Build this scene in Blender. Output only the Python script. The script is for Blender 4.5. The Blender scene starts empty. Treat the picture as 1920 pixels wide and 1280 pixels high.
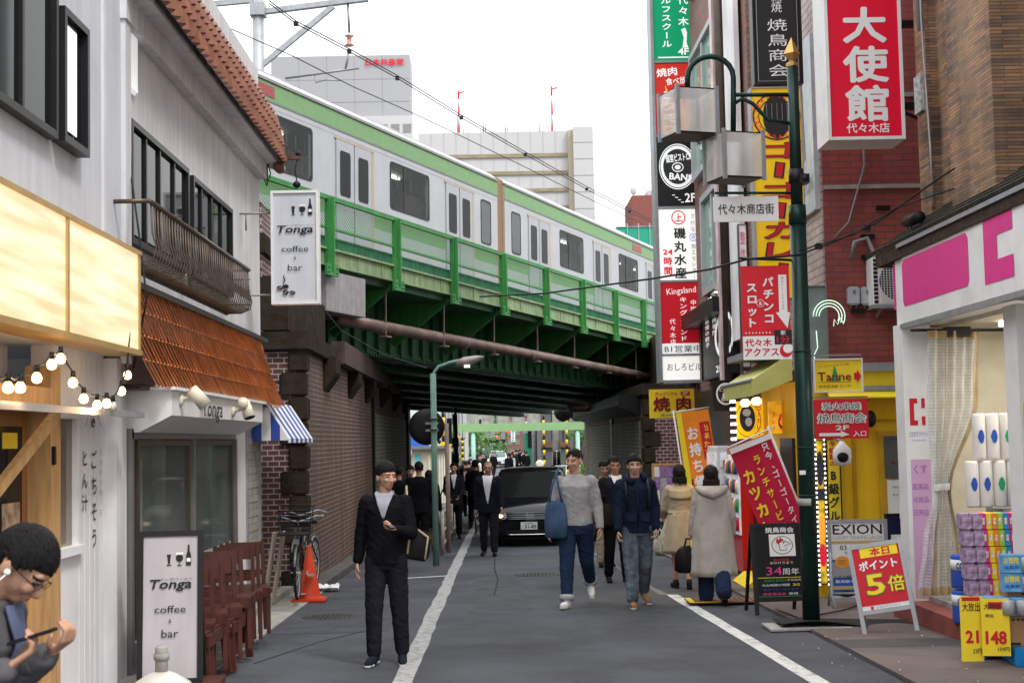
import bpy, bmesh, math, random
from mathutils import Matrix, Vector, Euler
random.seed(7)
R = math.radians
SC = bpy.context.scene
COL = SC.collection
# ------------------------------------------------------------------ camera
CAM = bpy.data.objects.new('camera', bpy.data.cameras.new('camera'))
COL.objects.link(CAM); SC.camera = CAM
CAM.data.sensor_width = 36.0; CAM.data.lens = 36.0*2700/1920
CAM.data.clip_start = 0.1; CAM.data.clip_end = 2000
CAM.data.dof.use_dof = True; CAM.data.dof.focus_distance = 17.5; CAM.data.dof.aperture_fstop = 7.0
CZ = 1.65
CROT = (Euler((R(90+3.9), 0, R(-0.83))).to_matrix() @ Matrix.Rotation(R(-1.2), 3, 'Z'))
CAM.matrix_world = Matrix.Translation((0, 0, CZ)) @ CROT.to_4x4()
# ------------------------------------------------------------------ world: bright overcast over a Nishita sky
W = bpy.data.worlds.new('World'); SC.world = W; W.use_nodes = True
nt = W.node_tree; nt.nodes.clear()
sky = nt.nodes.new('ShaderNodeTexSky'); sky.sky_type = 'NISHITA'; sky.sun_disc = False
sky.sun_elevation = R(52); sky.sun_rotation = R(140); sky.air_density = 1.2; sky.dust_density = 3.0
hs = nt.nodes.new('ShaderNodeHueSaturation'); hs.inputs['Saturation'].default_value = 0.12; hs.inputs['Value'].default_value = 1.0
tc = nt.nodes.new('ShaderNodeTexCoord'); nz = nt.nodes.new('ShaderNodeTexNoise'); nz.inputs['Scale'].default_value = 1.6
nz.inputs['Detail'].default_value = 5
rmp = nt.nodes.new('ShaderNodeMapRange'); rmp.inputs['To Min'].default_value = 14.0; rmp.inputs['To Max'].default_value = 19.0
mx = nt.nodes.new('ShaderNodeMixRGB'); mx.inputs[0].default_value = 0.75
bg = nt.nodes.new('ShaderNodeBackground'); bg.inputs['Strength'].default_value = 0.115
out = nt.nodes.new('ShaderNodeOutputWorld')
nt.links.new(sky.outputs[0], hs.inputs['Color']); nt.links.new(tc.outputs['Generated'], nz.inputs['Vector'])
nt.links.new(nz.outputs['Fac'], rmp.inputs['Value'])
cmb = nt.nodes.new('ShaderNodeMixRGB'); cmb.blend_type = 'MULTIPLY'; cmb.inputs[0].default_value = 1.0
cmb.inputs[2].default_value = (0.97, 0.985, 1.0, 1)
nt.links.new(rmp.outputs[0], cmb.inputs[1])
nt.links.new(hs.outputs[0], mx.inputs[1]); nt.links.new(cmb.outputs[0], mx.inputs[2])
sx_ = nt.nodes.new('ShaderNodeSeparateXYZ'); nt.links.new(tc.outputs['Generated'], sx_.inputs[0])   # overcast sky: brighter overhead than at the horizon
gr_ = nt.nodes.new('ShaderNodeMapRange'); gr_.inputs['From Min'].default_value = 0.0; gr_.inputs['From Max'].default_value = 1.0
gr_.inputs['To Min'].default_value = 0.6; gr_.inputs['To Max'].default_value = 1.6; nt.links.new(sx_.outputs[2], gr_.inputs['Value'])
gm_ = nt.nodes.new('ShaderNodeMixRGB'); gm_.blend_type = 'MULTIPLY'; gm_.inputs[0].default_value = 1.0
nt.links.new(mx.outputs[0], gm_.inputs[1]); nt.links.new(gr_.outputs[0], gm_.inputs[2])
nt.links.new(gm_.outputs[0], bg.inputs[0]); nt.links.new(bg.outputs[0], out.inputs[0])
sun = bpy.data.lights.new('sun', 'SUN'); sun.energy = 1.5; sun.angle = R(10); sun.color = (1, 0.97, 0.92)
SUN = bpy.data.objects.new('sun', sun); COL.objects.link(SUN)
SUN.rotation_euler = Euler((R(38), 0, R(40)))
SC.view_settings.view_transform = 'Standard'; SC.view_settings.look = 'None'
SC.view_settings.exposure = 0.42; SC.view_settings.gamma = 1.0; SC.view_settings.use_curve_mapping = False
SC.cycles.max_bounces = 7; SC.cycles.diffuse_bounces = 4; SC.cycles.glossy_bounces = 3; SC.cycles.transmission_bounces = 6
SC.cycles.transparent_max_bounces = 12; SC.cycles.sample_clamp_indirect = 4.0; SC.cycles.caustics_reflective = False
SC.cycles.caustics_refractive = False
# ------------------------------------------------------------------ measuring helpers
def gz(y):
    """height of the street: a gentle fall towards the underpass, level beyond it"""
    if y < 40: return -0.018*y
    if y < 50: return -0.72-0.018*(y-40)*(1-(y-40)/20)
    return -0.81
def ray(px, py): return CROT @ Vector(((px-960)/2700, (640-py)/2700, -1))
def at(px, py, Y):
    d = ray(px, py); k = Y/d.y
    return Vector((d.x*k, Y, CZ+d.z*k))
def gr(px, py):
    d = ray(px, py); k = (-CZ)/(d.z+0.018*d.y)
    p = d*k
    if p.y > 45 or k < 0: k = (-CZ-0.81)/d.z; p = d*k
    return Vector((p.x, p.y, p.z+CZ))
# ------------------------------------------------------------------ materials
def mat(name, col, rough=0.6, metal=0.0, var=0.12, scale=6.0, bump=0.0, bscale=None, emit=0.0, streak=0.0, alpha=1.0,
        spec=0.22, coat=0.0, stretch=(1, 1, 1), dirt=None, dirt_amt=0.35, dirt_scale=0.8):
    m = bpy.data.materials.new(name); m.use_nodes = True
    n = m.node_tree.nodes; l = m.node_tree.links; b = n['Principled BSDF']
    c = tuple(col[:3])+(1,)
    b.inputs['Roughness'].default_value = rough; b.inputs['Metallic'].default_value = metal
    b.inputs['Specular IOR Level'].default_value = spec
    if coat: b.inputs['Coat Weight'].default_value = coat
    geo = n.new('ShaderNodeTexCoord'); mp = n.new('ShaderNodeMapping'); mp.inputs['Scale'].default_value = stretch
    l.new(geo.outputs['Object'], mp.inputs['Vector'])
    cur = None
    def mul(prev, fac_socket, lo, hi):
        r = n.new('ShaderNodeMapRange'); r.inputs['From Min'].default_value = 0.3; r.inputs['From Max'].default_value = 0.7
        r.inputs['To Min'].default_value = lo; r.inputs['To Max'].default_value = hi
        l.new(fac_socket, r.inputs['Value'])
        mm = n.new('ShaderNodeMixRGB'); mm.blend_type = 'MULTIPLY'; mm.inputs[0].default_value = 1
        if prev is None: mm.inputs[1].default_value = c
        else: l.new(prev, mm.inputs[1])
        l.new(r.outputs[0], mm.inputs[2]); return mm.outputs[0]
    if var:
        t = n.new('ShaderNodeTexNoise'); t.inputs['Scale'].default_value = scale; t.inputs['Detail'].default_value = 6
        l.new(mp.outputs[0], t.inputs['Vector']); cur = mul(cur, t.outputs['Fac'], 1-var, 1+var)
    if streak:
        m2 = n.new('ShaderNodeMapping'); m2.inputs['Scale'].default_value = (7, 7, 0.35); l.new(geo.outputs['Object'], m2.inputs['Vector'])
        t2 = n.new('ShaderNodeTexNoise'); t2.inputs['Scale'].default_value = 1.5; t2.inputs['Detail'].default_value = 4
        l.new(m2.outputs[0], t2.inputs['Vector']); cur = mul(cur, t2.outputs['Fac'], 1-streak, 1+streak*0.35)
    if dirt:
        t3 = n.new('ShaderNodeTexNoise'); t3.inputs['Scale'].default_value = dirt_scale; t3.inputs['Detail'].default_value = 8
        t3.inputs['Roughness'].default_value = 0.7
        l.new(mp.outputs[0], t3.inputs['Vector'])
        r = n.new('ShaderNodeMapRange'); r.inputs['From Min'].default_value = 0.5; r.inputs['From Max'].default_value = 0.72
        r.inputs['To Max'].default_value = dirt_amt; l.new(t3.outputs['Fac'], r.inputs['Value'])
        mm = n.new('ShaderNodeMixRGB'); l.new(r.outputs[0], mm.inputs[0])
        if cur is None: mm.inputs[1].default_value = c
        else: l.new(cur, mm.inputs[1])
        mm.inputs[2].default_value = tuple(dirt)+(1,); cur = mm.outputs[0]
    if cur is None: b.inputs['Base Color'].default_value = c
    else: l.new(cur, b.inputs['Base Color'])
    if emit:
        b.inputs['Emission Strength'].default_value = emit
        if cur is None: b.inputs['Emission Color'].default_value = c
        else: l.new(cur, b.inputs['Emission Color'])
    if bump:
        t = n.new('ShaderNodeTexNoise'); t.inputs['Scale'].default_value = bscale or scale*4; t.inputs['Detail'].default_value = 5
        l.new(mp.outputs[0], t.inputs['Vector'])
        bp = n.new('ShaderNodeBump'); bp.inputs['Strength'].default_value = bump; bp.inputs['Distance'].default_value = 0.02
        l.new(t.outputs['Fac'], bp.inputs['Height']); l.new(bp.outputs[0], b.inputs['Normal'])
    if alpha < 1: b.inputs['Alpha'].default_value = alpha
    return m
def brick(name, c1, c2, mortar, w=0.21, h=0.065, gap=0.01, rough=0.75, dirt=None, dirt_amt=0.4, offset=0.5, bump=0.6, streak=0.25, hue=0.2):
    m = bpy.data.materials.new(name); m.use_nodes = True
    n = m.node_tree.nodes; l = m.node_tree.links; b = n['Principled BSDF']; b.inputs['Roughness'].default_value = rough
    g = n.new('ShaderNodeNewGeometry'); s = n.new('ShaderNodeSeparateXYZ'); l.new(g.outputs['Position'], s.inputs[0])
    a = n.new('ShaderNodeMath'); a.operation = 'ADD'; l.new(s.outputs[0], a.inputs[0]); l.new(s.outputs[1], a.inputs[1])
    cb = n.new('ShaderNodeCombineXYZ'); l.new(a.outputs[0], cb.inputs[0]); l.new(s.outputs[2], cb.inputs[1])
    t = n.new('ShaderNodeTexBrick'); l.new(cb.outputs[0], t.inputs['Vector'])
    t.offset = offset
    t.inputs['Color1'].default_value = tuple(c1)+(1,); t.inputs['Color2'].default_value = tuple(c2)+(1,); t.inputs['Mortar'].default_value = tuple(mortar)+(1,)
    t.inputs['Scale'].default_value = 1; t.inputs['Brick Width'].default_value = w; t.inputs['Row Height'].default_value = h
    t.inputs['Mortar Size'].default_value = gap; t.inputs['Mortar Smooth'].default_value = 0.15; t.inputs['Bias'].default_value = 0.0
    no = n.new('ShaderNodeTexNoise'); no.inputs['Scale'].default_value = 2.3; no.inputs['Detail'].default_value = 7; l.new(g.outputs['Position'], no.inputs['Vector'])
    r = n.new('ShaderNodeMapRange'); r.inputs['From Min'].default_value = 0.3; r.inputs['From Max'].default_value = 0.7
    r.inputs['To Min'].default_value = 1-hue; r.inputs['To Max'].default_value = 1+hue; l.new(no.outputs['Fac'], r.inputs['Value'])
    mm = n.new('ShaderNodeMixRGB'); mm.blend_type = 'MULTIPLY'; mm.inputs[0].default_value = 1
    l.new(t.outputs['Color'], mm.inputs[1]); l.new(r.outputs[0], mm.inputs[2]); cur = mm.outputs[0]
    if dirt:
        mp = n.new('ShaderNodeMapping'); mp.inputs['Scale'].default_value = (2.2, 2.2, 0.25); l.new(g.outputs['Position'], mp.inputs['Vector'])
        n2 = n.new('ShaderNodeTexNoise'); n2.inputs['Scale'].default_value = 1.3; n2.inputs['Detail'].default_value = 6; l.new(mp.outputs[0], n2.inputs['Vector'])
        r2 = n.new('ShaderNodeMapRange'); r2.inputs['From Min'].default_value = 0.42; r2.inputs['From Max'].default_value = 0.66
        r2.inputs['To Max'].default_value = dirt_amt; l.new(n2.outputs['Fac'], r2.inputs['Value'])
        m3 = n.new('ShaderNodeMixRGB'); l.new(r2.outputs[0], m3.inputs[0]); l.new(cur, m3.inputs[1]); m3.inputs[2].default_value = tuple(dirt)+(1,); cur = m3.outputs[0]
    l.new(cur, b.inputs['Base Color'])
    bp = n.new('ShaderNodeBump'); bp.inputs['Strength'].default_value = bump; bp.inputs['Distance'].default_value = 0.008; bp.invert = True
    l.new(t.outputs['Fac'], bp.inputs['Height']); l.new(bp.outputs[0], b.inputs['Normal'])
    return m
def glass(name, tint=(0.02, 0.025, 0.025), rough=0.03, alpha=0.55, coat=1.0):
    m = bpy.data.materials.new(name); m.use_nodes = True
    b = m.node_tree.nodes['Principled BSDF']; b.inputs['Base Color'].default_value = tuple(tint)+(1,)
    b.inputs['Roughness'].default_value = rough; b.inputs['Alpha'].default_value = alpha; b.inputs['Specular IOR Level'].default_value = coat
    return m
# ------------------------------------------------------------------ mesh builder
class MB:
    def __init__(s, T=None): s.v = []; s.f = []; s.m = []; s.T = T or Matrix(); s.mi = 0; s.sm = []; s.smooth = False
    def at(s, T): s.T = T; return s
    def add(s, vs, fs, mi=None, smooth=None):
        o = len(s.v); T = s.T
        s.v += [T @ Vector(p) for p in vs]; s.f += [[i+o for i in f] for f in fs]
        s.m += [s.mi if mi is None else mi]*len(fs); s.sm += [s.smooth if smooth is None else smooth]*len(fs); return s
    def box(s, c, d, mi=None, rx=0, ry=0, rz=0):
        x, y, z = d[0]/2, d[1]/2, d[2]/2
        M = Matrix.Translation(c)
        if rx or ry or rz: M = M @ Euler((rx, ry, rz)).to_matrix().to_4x4()
        vs = [M @ Vector((a*x, b*y, e*z)) for a in (-1, 1) for b in (-1, 1) for e in (-1, 1)]
        return s.add(vs, [(0, 1, 3, 2), (4, 6, 7, 5), (0, 4, 5, 1), (2, 3, 7, 6), (0, 2, 6, 4), (1, 5, 7, 3)], mi, False)
    def b2(s, a, b, mi=None): return s.box([(a[i]+b[i])/2 for i in range(3)], [abs(b[i]-a[i]) for i in range(3)], mi)
    def quad(s, *p, mi=None): return s.add(p, [tuple(range(len(p)))], mi, False)
    def rings(s, rs, cap=True, mi=None, smooth=True, closed=True):
        n = len(rs[0]); vs = [p for r in rs for p in r]; fs = []
        for i in range(len(rs)-1):
            for j in range(n if closed else n-1):
                k = (j+1) % n; fs.append((i*n+j, i*n+k, (i+1)*n+k, (i+1)*n+j))
        if cap: fs += [tuple(range(n))[::-1], tuple(range((len(rs)-1)*n, len(rs)*n))]
        return s.add(vs, fs, mi, smooth)
    def tube(s, a, b, r0, r1=None, n=10, mi=None, smooth=True, cap=True):
        a = Vector(a); b = Vector(b); d = (b-a).normalized(); r1 = r0 if r1 is None else r1
        u = d.orthogonal().normalized(); w = d.cross(u); rs = []
        for p, r in ((a, r0), (b, r1)):
            rs.append([p+(u*math.cos(t)+w*math.sin(t))*r for t in [2*math.pi*k/n for k in range(n)]])
        return s.rings(rs, cap, mi, smooth)
    def path(s, pts, r, n=8, mi=None, smooth=True):
        pts = [Vector(p) for p in pts]; rs = []; u = None
        rr = r if isinstance(r, (list, tuple)) else [r]*len(pts)
        for i, p in enumerate(pts):
            d = (pts[min(i+1, len(pts)-1)]-pts[max(i-1, 0)]).normalized()
            if u is None: u = d.orthogonal().normalized()
            u = (u-d*u.dot(d)).normalized(); w = d.cross(u)
            rs.append([p+(u*math.cos(t)+w*math.sin(t))*rr[i] for t in [2*math.pi*k/n for k in range(n)]])
        return s.rings(rs, True, mi, smooth)
    def bar(s, a, b, w, h=None, mi=None):
        """square bar from a to b"""
        a = Vector(a); b = Vector(b); d = (b-a); L = d.length; d.normalize(); h = h or w
        up = Vector((0, 0, 1)) if abs(d.z) < 0.95 else Vector((0, 1, 0))
        x = d.cross(up).normalized(); z = x.cross(d)
        vs = [q+x*(i*w/2)+z*(j*h/2) for q in (a, b) for i, j in ((-1, -1), (1, -1), (1, 1), (-1, 1))]
        return s.add(vs, [(3, 2, 1, 0), (4, 5, 6, 7), (0, 1, 5, 4), (1, 2, 6, 5), (2, 3, 7, 6), (3, 0, 4, 7)], mi, False)
    def lathe(s, prof, c=(0, 0, 0), n=16, mi=None, smooth=True, sx=1, sy=1):
        rs = [[Vector((c[0]+r*math.cos(t)*sx, c[1]+r*math.sin(t)*sy, c[2]+z)) for t in [2*math.pi*k/n for k in range(n)]] for r, z in prof]
        return s.rings(rs, True, mi, smooth)
    def loft(s, secs, n=16, mi=None, smooth=True, pw=1.0):
        """secs: (cx, cy, cz, rx, ry) ellipses stacked along z"""
        rs = []
        for cx, cy, cz, rx, ry in secs:
            rs.append([Vector((cx+rx*math.copysign(abs(math.cos(t))**pw, math.cos(t)), cy+ry*math.copysign(abs(math.sin(t))**pw, math.sin(t)), cz)) for t in [2*math.pi*k/n for k in range(n)]])
        return s.rings(rs, True, mi, smooth)
    def ball(s, c, r, n=12, mi=None, smooth=True):
        r = (r, r, r) if not isinstance(r, (tuple, list)) else r; rs = []
        for i in range(1, n//2+3):
            ph = math.pi*(i-0.5)/(n//2+2); rs.append([Vector((c[0]+r[0]*math.sin(ph)*math.cos(t), c[1]+r[1]*math.sin(ph)*math.sin(t), c[2]-r[2]*math.cos(ph))) for t in [2*math.pi*k/n for k in range(n)]])
        return s.rings(rs, True, mi, smooth)
    def cap(s, a, b, ra, rb, n=12, mi=None):
        """tapered capsule"""
        a = Vector(a); b = Vector(b); d = (b-a); L = d.length; d = d.normalized() if L > 1e-6 else Vector((0, 0, 1))
        u = d.orthogonal().normalized(); w = d.cross(u); rs = []
        for k in (-0.999, -0.9, -0.7, -0.38, 0): rs.append((a+d*(ra*k), ra*math.sqrt(max(1-k*k, 0.0004))))
        for k in (0, 0.38, 0.7, 0.9, 0.999): rs.append((b+d*(rb*k), rb*math.sqrt(max(1-k*k, 0.0004))))
        return s.rings([[p+(u*math.cos(t)+w*math.sin(t))*r for t in [2*math.pi*k/n for k in range(n)]] for p, r in rs], True, mi, True)
    def prism(s, poly, y0, y1, mi=None):
        """polygon in xz extruded along y"""
        n = len(poly)
        vs = [(x, y0, z) for x, z in poly]+[(x, y1, z) for x, z in poly]
        fs = [tuple(range(n)), tuple(range(n, 2*n))[::-1]]+[(i, i+n, (i+1) % n+n, (i+1) % n) for i in range(n)]
        return s.add(vs, fs, mi, False)
    def grid(s, fn, nu, nv, mi=None, smooth=True):
        vs = [fn(i/nu, j/nv) for i in range(nu+1) for j in range(nv+1)]
        fs = [(i*(nv+1)+j, (i+1)*(nv+1)+j, (i+1)*(nv+1)+j+1, i*(nv+1)+j+1) for i in range(nu) for j in range(nv)]
        return s.add(vs, fs, mi, smooth)
    def mesh(s, name, mats):
        me = bpy.data.meshes.new(name); me.from_pydata([tuple(p) for p in s.v], [], s.f); 
        for m in (mats if isinstance(mats, (list, tuple)) else [mats]): me.materials.append(m)
        me.polygons.foreach_set('material_index', s.m); me.polygons.foreach_set('use_smooth', s.sm); me.update(); return me
    def build(s, name, mats, parent=None, bev=0.0, fix=True, sol=0.0):
        me = s.mesh(name, mats)
        if fix:
            bm = bmesh.new(); bm.from_mesh(me); bmesh.ops.recalc_face_normals(bm, faces=bm.faces)
            if bev: 
                bmesh.ops.remove_doubles(bm, verts=bm.verts, dist=1e-5)
                es = [e for e in bm.edges if len(e.link_faces) == 2 and e.calc_face_angle(0) > 0.6]
                bmesh.ops.bevel(bm, geom=es, offset=bev, segments=2, affect='EDGES', clamp_overlap=True)
            bm.to_mesh(me); bm.free()
        o = bpy.data.objects.new(name, me); COL.objects.link(o); o.parent = parent
        if sol: md = o.modifiers.new('s', 'SOLIDIFY'); md.thickness = sol; md.offset = 0
        return o
def tag(o, label, cat=None, group=None, kind=None):
    if label: o['label'] = label
    if cat: o['category'] = cat
    if group: o['group'] = group
    if kind: o['kind'] = kind
    return o
def thing(name, label, cat, loc=(0, 0, 0), rz=0, group=None, rx=0, ry=0):
    o = bpy.data.objects.new(name, None); COL.objects.link(o); o.location = loc; o.rotation_euler = (rx, ry, rz); o.empty_display_size = 0.2
    return tag(o, label, cat, group)
def struct(mb, name, m, **k):
    o = mb.build(name, m, None, **k); o['kind'] = 'structure'; return o
CH = {}
for _ in (): pass
def dup(o, loc=None, rz=None, label=None, parent=None, mats=None):
    c = o.copy(); COL.objects.link(c)
    if parent is not None: c.parent = parent
    if loc is not None: c.location = loc
    if rz is not None: c.rotation_euler = (o.rotation_euler[0], o.rotation_euler[1], rz)
    if label: c['label'] = label
    for ch in list(o.children): dup(ch, parent=c)
    return c
# ------------------------------------------------------------------ lettering
TS = bpy.data.scenes.new('lettering_workbench')
TCACHE = {}
def glyphs(s, bold):
    k = (s, bold)
    if k not in TCACHE:
        c = bpy.data.curves.new('lettering', 'FONT'); c.body = s; c.size = 1; c.resolution_u = 2; c.offset = bold
        o = bpy.data.objects.new('lettering', c); TS.collection.objects.link(o); vl = TS.view_layers[0]; vl.update()
        e = o.evaluated_get(vl.depsgraph); me = e.to_mesh()
        TCACHE[k] = ([tuple(v.co) for v in me.vertices], [tuple(p.vertices) for p in me.polygons]); e.to_mesh_clear()
        bpy.data.objects.remove(o); bpy.data.curves.remove(c)
    return TCACHE[k]
def embolden(vs, fs, b):
    """thicker strokes: shifted copies of the glyph, each a hair behind the last"""
    if b <= 0 or not vs: return vs, fs
    V_ = []; F_ = []
    for k, (dx, dy) in enumerate(((0, 0), (1, 0), (-1, 0), (0, 1), (0, -1), (.7, .7), (-.7, .7), (.7, -.7), (-.7, -.7))):
        if b < .03 and k > 4: break
        o = len(V_); V_ += [(v[0]+dx*b*.62, v[1]+dy*b*.62, k) for v in vs]; F_ += [tuple(i+o for i in f) for f in fs]
    return V_, F_
def tx(mb, s, cx, cz, w, h, mi=0, y=-0.004, bold=0.02, rot=0.0, slant=0.0, keep=False):
    """line of writing in the xz plane, its bounding box fitted to w x h about (cx, cz), facing -y"""
    vs, fs = embolden(*glyphs(s, 0.0), bold)
    if not vs: return
    x0 = min(v[0] for v in vs); x1 = max(v[0] for v in vs); z0 = min(v[1] for v in vs); z1 = max(v[1] for v in vs)
    a = w/max(x1-x0, 1e-6); b = h/max(z1-z0, 1e-6)
    if keep: a = b = min(a, b)
    ca, sa = math.cos(rot), math.sin(rot); p = []
    for v in vs:
        X = (v[0]-(x0+x1)/2)*a; Z = (v[1]-(z0+z1)/2)*b; X += Z*slant
        p.append((cx+X*ca-Z*sa, y+v[2]*.00006, cz+X*sa+Z*ca))
    mb.add(p, fs, mi, False)
def tv(mb, s, cx, ztop, cw, ch, mi=0, y=-0.004, bold=0.02, fill=0.86):
    """vertical writing: one glyph per cell of cw x ch, downwards from ztop"""
    for i, c in enumerate(s):
        if c == ' ': continue
        z = ztop-ch*(i+0.5)
        vs, fs = embolden(*glyphs(c, 0.0), bold)
        if not vs: continue
        x0 = min(v[0] for v in vs); x1 = max(v[0] for v in vs); z0 = min(v[1] for v in vs); z1 = max(v[1] for v in vs)
        if c in 'ー―-':
            mb.add([(cx-(v[1]-(z0+z1)/2)*cw*fill, y+v[2]*.00006, z+(v[0]-(x0+x1)/2)*ch*fill) for v in vs], fs, mi, False)
        else:
            mb.add([(cx+(v[0]-0.5*(x0+x1))*cw*fill, y+v[2]*.00006, z+(v[1]-0.36)*ch*fill) for v in vs], fs, mi, False)
def disc(mb, cx, cz, rx, rz, mi=0, y=-0.004, n=24, r_in=0.0):
    ps = [(cx+rx*math.cos(2*math.pi*k/n), y, cz+rz*math.sin(2*math.pi*k/n)) for k in range(n)]
    if r_in:
        q = [(cx+rx*r_in*math.cos(2*math.pi*k/n), y, cz+rz*r_in*math.sin(2*math.pi*k/n)) for k in range(n)]
        mb.add(ps+q, [(k, (k+1) % n, (k+1) % n+n, k+n) for k in range(n)], mi, False)
    else: mb.add(ps, [tuple(range(n))], mi, False)
def rect(mb, cx, cz, w, h, mi=0, y=-0.003, rot=0):
    ca, sa = math.cos(rot), math.sin(rot)
    mb.add([(cx+a*w/2*ca-b*h/2*sa, y, cz+a*w/2*sa+b*h/2*ca) for a, b in ((-1, -1), (1, -1), (1, 1), (-1, 1))], [(0, 1, 2, 3)], mi, False)
def poly(mb, pts, mi=0, y=-0.004): mb.add([(x, y, z) for x, z in pts], [tuple(range(len(pts)))], mi, False)
# ------------------------------------------------------------------ palette
M = {}
def mk(k, *a, **kw): M[k] = mat(k, *a, **kw); return M[k]
mk('asphalt', (0.093, 0.098, 0.112), 0.82, var=0.24, scale=0.9, bump=1.0, bscale=110, dirt=(0.045, 0.046, 0.05), dirt_amt=0.75, dirt_scale=0.7)
mk('ground', (0.12, 0.12, 0.118), 0.9, var=0.2, scale=1.5, bump=0.3)
mk('paint', (0.6, 0.6, 0.58), 0.7, var=0.15, scale=20, dirt=(0.12, 0.12, 0.125), dirt_amt=1.0, dirt_scale=7)
mk('paint_worn', (0.38, 0.38, 0.38), 0.75, var=0.25, scale=14, dirt=(0.1, 0.1, 0.105), dirt_amt=1.0, dirt_scale=11)
mk('concrete', (0.34, 0.33, 0.31), 0.85, var=0.2, scale=5, bump=0.3, dirt=(0.12, 0.12, 0.11), dirt_amt=0.6, dirt_scale=1.5)
mk('plaster', (0.67, 0.67, 0.69), 0.85, var=0.05, scale=2, bump=0.12, bscale=60, streak=0.17, dirt=(.45, .44, .42), dirt_amt=.5, dirt_scale=1.1)
mk('plaster_blue', (0.6, 0.62, 0.68), 0.85, var=0.06, scale=2, bump=0.12, bscale=40, streak=0.1, dirt=(.42, .42, .43), dirt_amt=.5, dirt_scale=1.0)
mk('boards', (0.72, 0.71, 0.73), 0.6, var=0.05, scale=3, streak=0.08)
mk('white', (0.76, 0.76, 0.76), 0.5, var=0.04, scale=5, dirt=(0.4, 0.39, 0.37), dirt_amt=0.3, dirt_scale=2)
mk('cream', (0.68, 0.63, 0.5), 0.6, var=0.06)
mk('frame_dark', (0.016, 0.015, 0.017), 0.4, var=0.1)
mk('frame_grey', (0.22, 0.22, 0.22), 0.4, 0.4, var=0.1)
mk('bronze', (0.11, 0.085, 0.07), 0.4, 0.5, var=0.15)
mk('steel', (0.33, 0.34, 0.36), 0.45, 0.35, var=0.12, streak=0.1)
mk('silver', (0.41, 0.42, 0.445), 0.45, 0.2, var=0.05, scale=3)
mk('black', (0.008, 0.008, 0.009), 0.5, var=0.1)
mk('rubber', (0.02, 0.02, 0.02), 0.75, var=0.1)
mk('red', (0.62, 0.018, 0.03), 0.45, var=0.05); mk('yellow', (0.85, 0.64, 0.03), 0.5, var=0.05)
mk('green', (0.02, 0.33, 0.13), 0.5, var=0.05); mk('blue', (0.03, 0.09, 0.42), 0.5, var=0.05)
mk('pink', (0.68, 0.045, 0.26), 0.45, var=0.05); mk('orange', (0.75, 0.25, 0.03), 0.5, var=0.05)
mk('tile_brown', (0.21, 0.088, 0.058), 0.42, var=0.3, scale=7, coat=0.3, dirt=(0.13, 0.06, 0.045), dirt_amt=0.5, dirt_scale=3)
mk('tile_orange', (0.8, 0.4, 0.19), 0.38, var=0.25, scale=7, coat=0.3, dirt=(0.48, 0.2, 0.085), dirt_amt=0.5, dirt_scale=2.5)
mk('wood_light', (0.47, 0.28, 0.12), 0.5, var=0.25, scale=4, stretch=(6, 6, 0.6))
mk('wood_red', (0.072, 0.021, 0.014), 0.42, var=0.3, scale=5, stretch=(3, 3, 1), bump=0.1)
mk('wood_grey', (0.33, 0.29, 0.24), 0.8, var=0.25, scale=4, stretch=(5, 5, 0.5))
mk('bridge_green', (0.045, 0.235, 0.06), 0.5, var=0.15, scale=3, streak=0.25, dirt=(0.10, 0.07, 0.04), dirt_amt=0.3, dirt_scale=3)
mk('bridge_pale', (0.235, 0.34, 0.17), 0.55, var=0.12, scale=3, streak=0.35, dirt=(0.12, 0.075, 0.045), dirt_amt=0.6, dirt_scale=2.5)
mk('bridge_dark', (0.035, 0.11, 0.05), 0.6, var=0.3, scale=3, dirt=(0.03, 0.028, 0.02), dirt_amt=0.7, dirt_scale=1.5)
mk('trough', (0.035, 0.2, 0.12), 0.6, var=0.25, scale=4, streak=0.35)
mk('soffit', (0.3, 0.34, 0.38), 0.28, 0.3, var=0.25, scale=3, stretch=(0.3, 3, 1))
mk('rust_pipe', (0.2, 0.145, 0.125), 0.5, 0.3, var=0.3, scale=3, dirt=(0.1, 0.05, 0.03), dirt_amt=0.7, dirt_scale=2)
mk('stone_dark', (0.04, 0.03, 0.023), 0.95, spec=0.05, var=0.35, scale=4, bump=1.0, bscale=9, dirt=(0.03, 0.028, 0.026), dirt_amt=0.6, dirt_scale=2)
mk('brown_beam', (0.085, 0.055, 0.045), 0.7, var=0.25, scale=3, streak=0.3)
M['brick_left'] = brick('brick_left', (0.125, 0.047, 0.03), (0.07, 0.032, 0.022), (0.25, 0.19, 0.15), 0.225, 0.072, 0.010, dirt=(0.05, 0.036, 0.025), dirt_amt=0.7)
M['brick_front'] = brick('brick_front', (0.13, 0.042, 0.038), (0.075, 0.03, 0.03), (0.45, 0.4, 0.38), 0.16, 0.075, 0.008, dirt=(0.05, 0.04, 0.04), dirt_amt=0.35)
M['panel_brick'] = brick('panel_brick', (0.2, 0.18, 0.15), (0.13, 0.12, 0.1), (0.34, 0.33, 0.28), 0.2, 0.09, 0.014, dirt=(0.09, 0.12, 0.05), dirt_amt=0.5, offset=0.0)
M['brick_red'] = brick('brick_red', (0.34, 0.066, 0.052), (0.26, 0.052, 0.045), (0.14, 0.06, 0.055), 0.26, 0.08, 0.009, dirt=(0.13, 0.04, 0.04), dirt_amt=0.3, hue=0.15)
M['brick_pink'] = brick('brick_pink', (0.5, 0.4, 0.39), (0.45, 0.37, 0.36), (0.26, 0.22, 0.22), 0.3, 0.1, 0.012)
M['brick_brown'] = brick('brick_brown', (0.26, 0.13, 0.1), (0.2, 0.11, 0.09), (0.12, 0.09, 0.08), 0.3, 0.08, 0.01)
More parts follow.
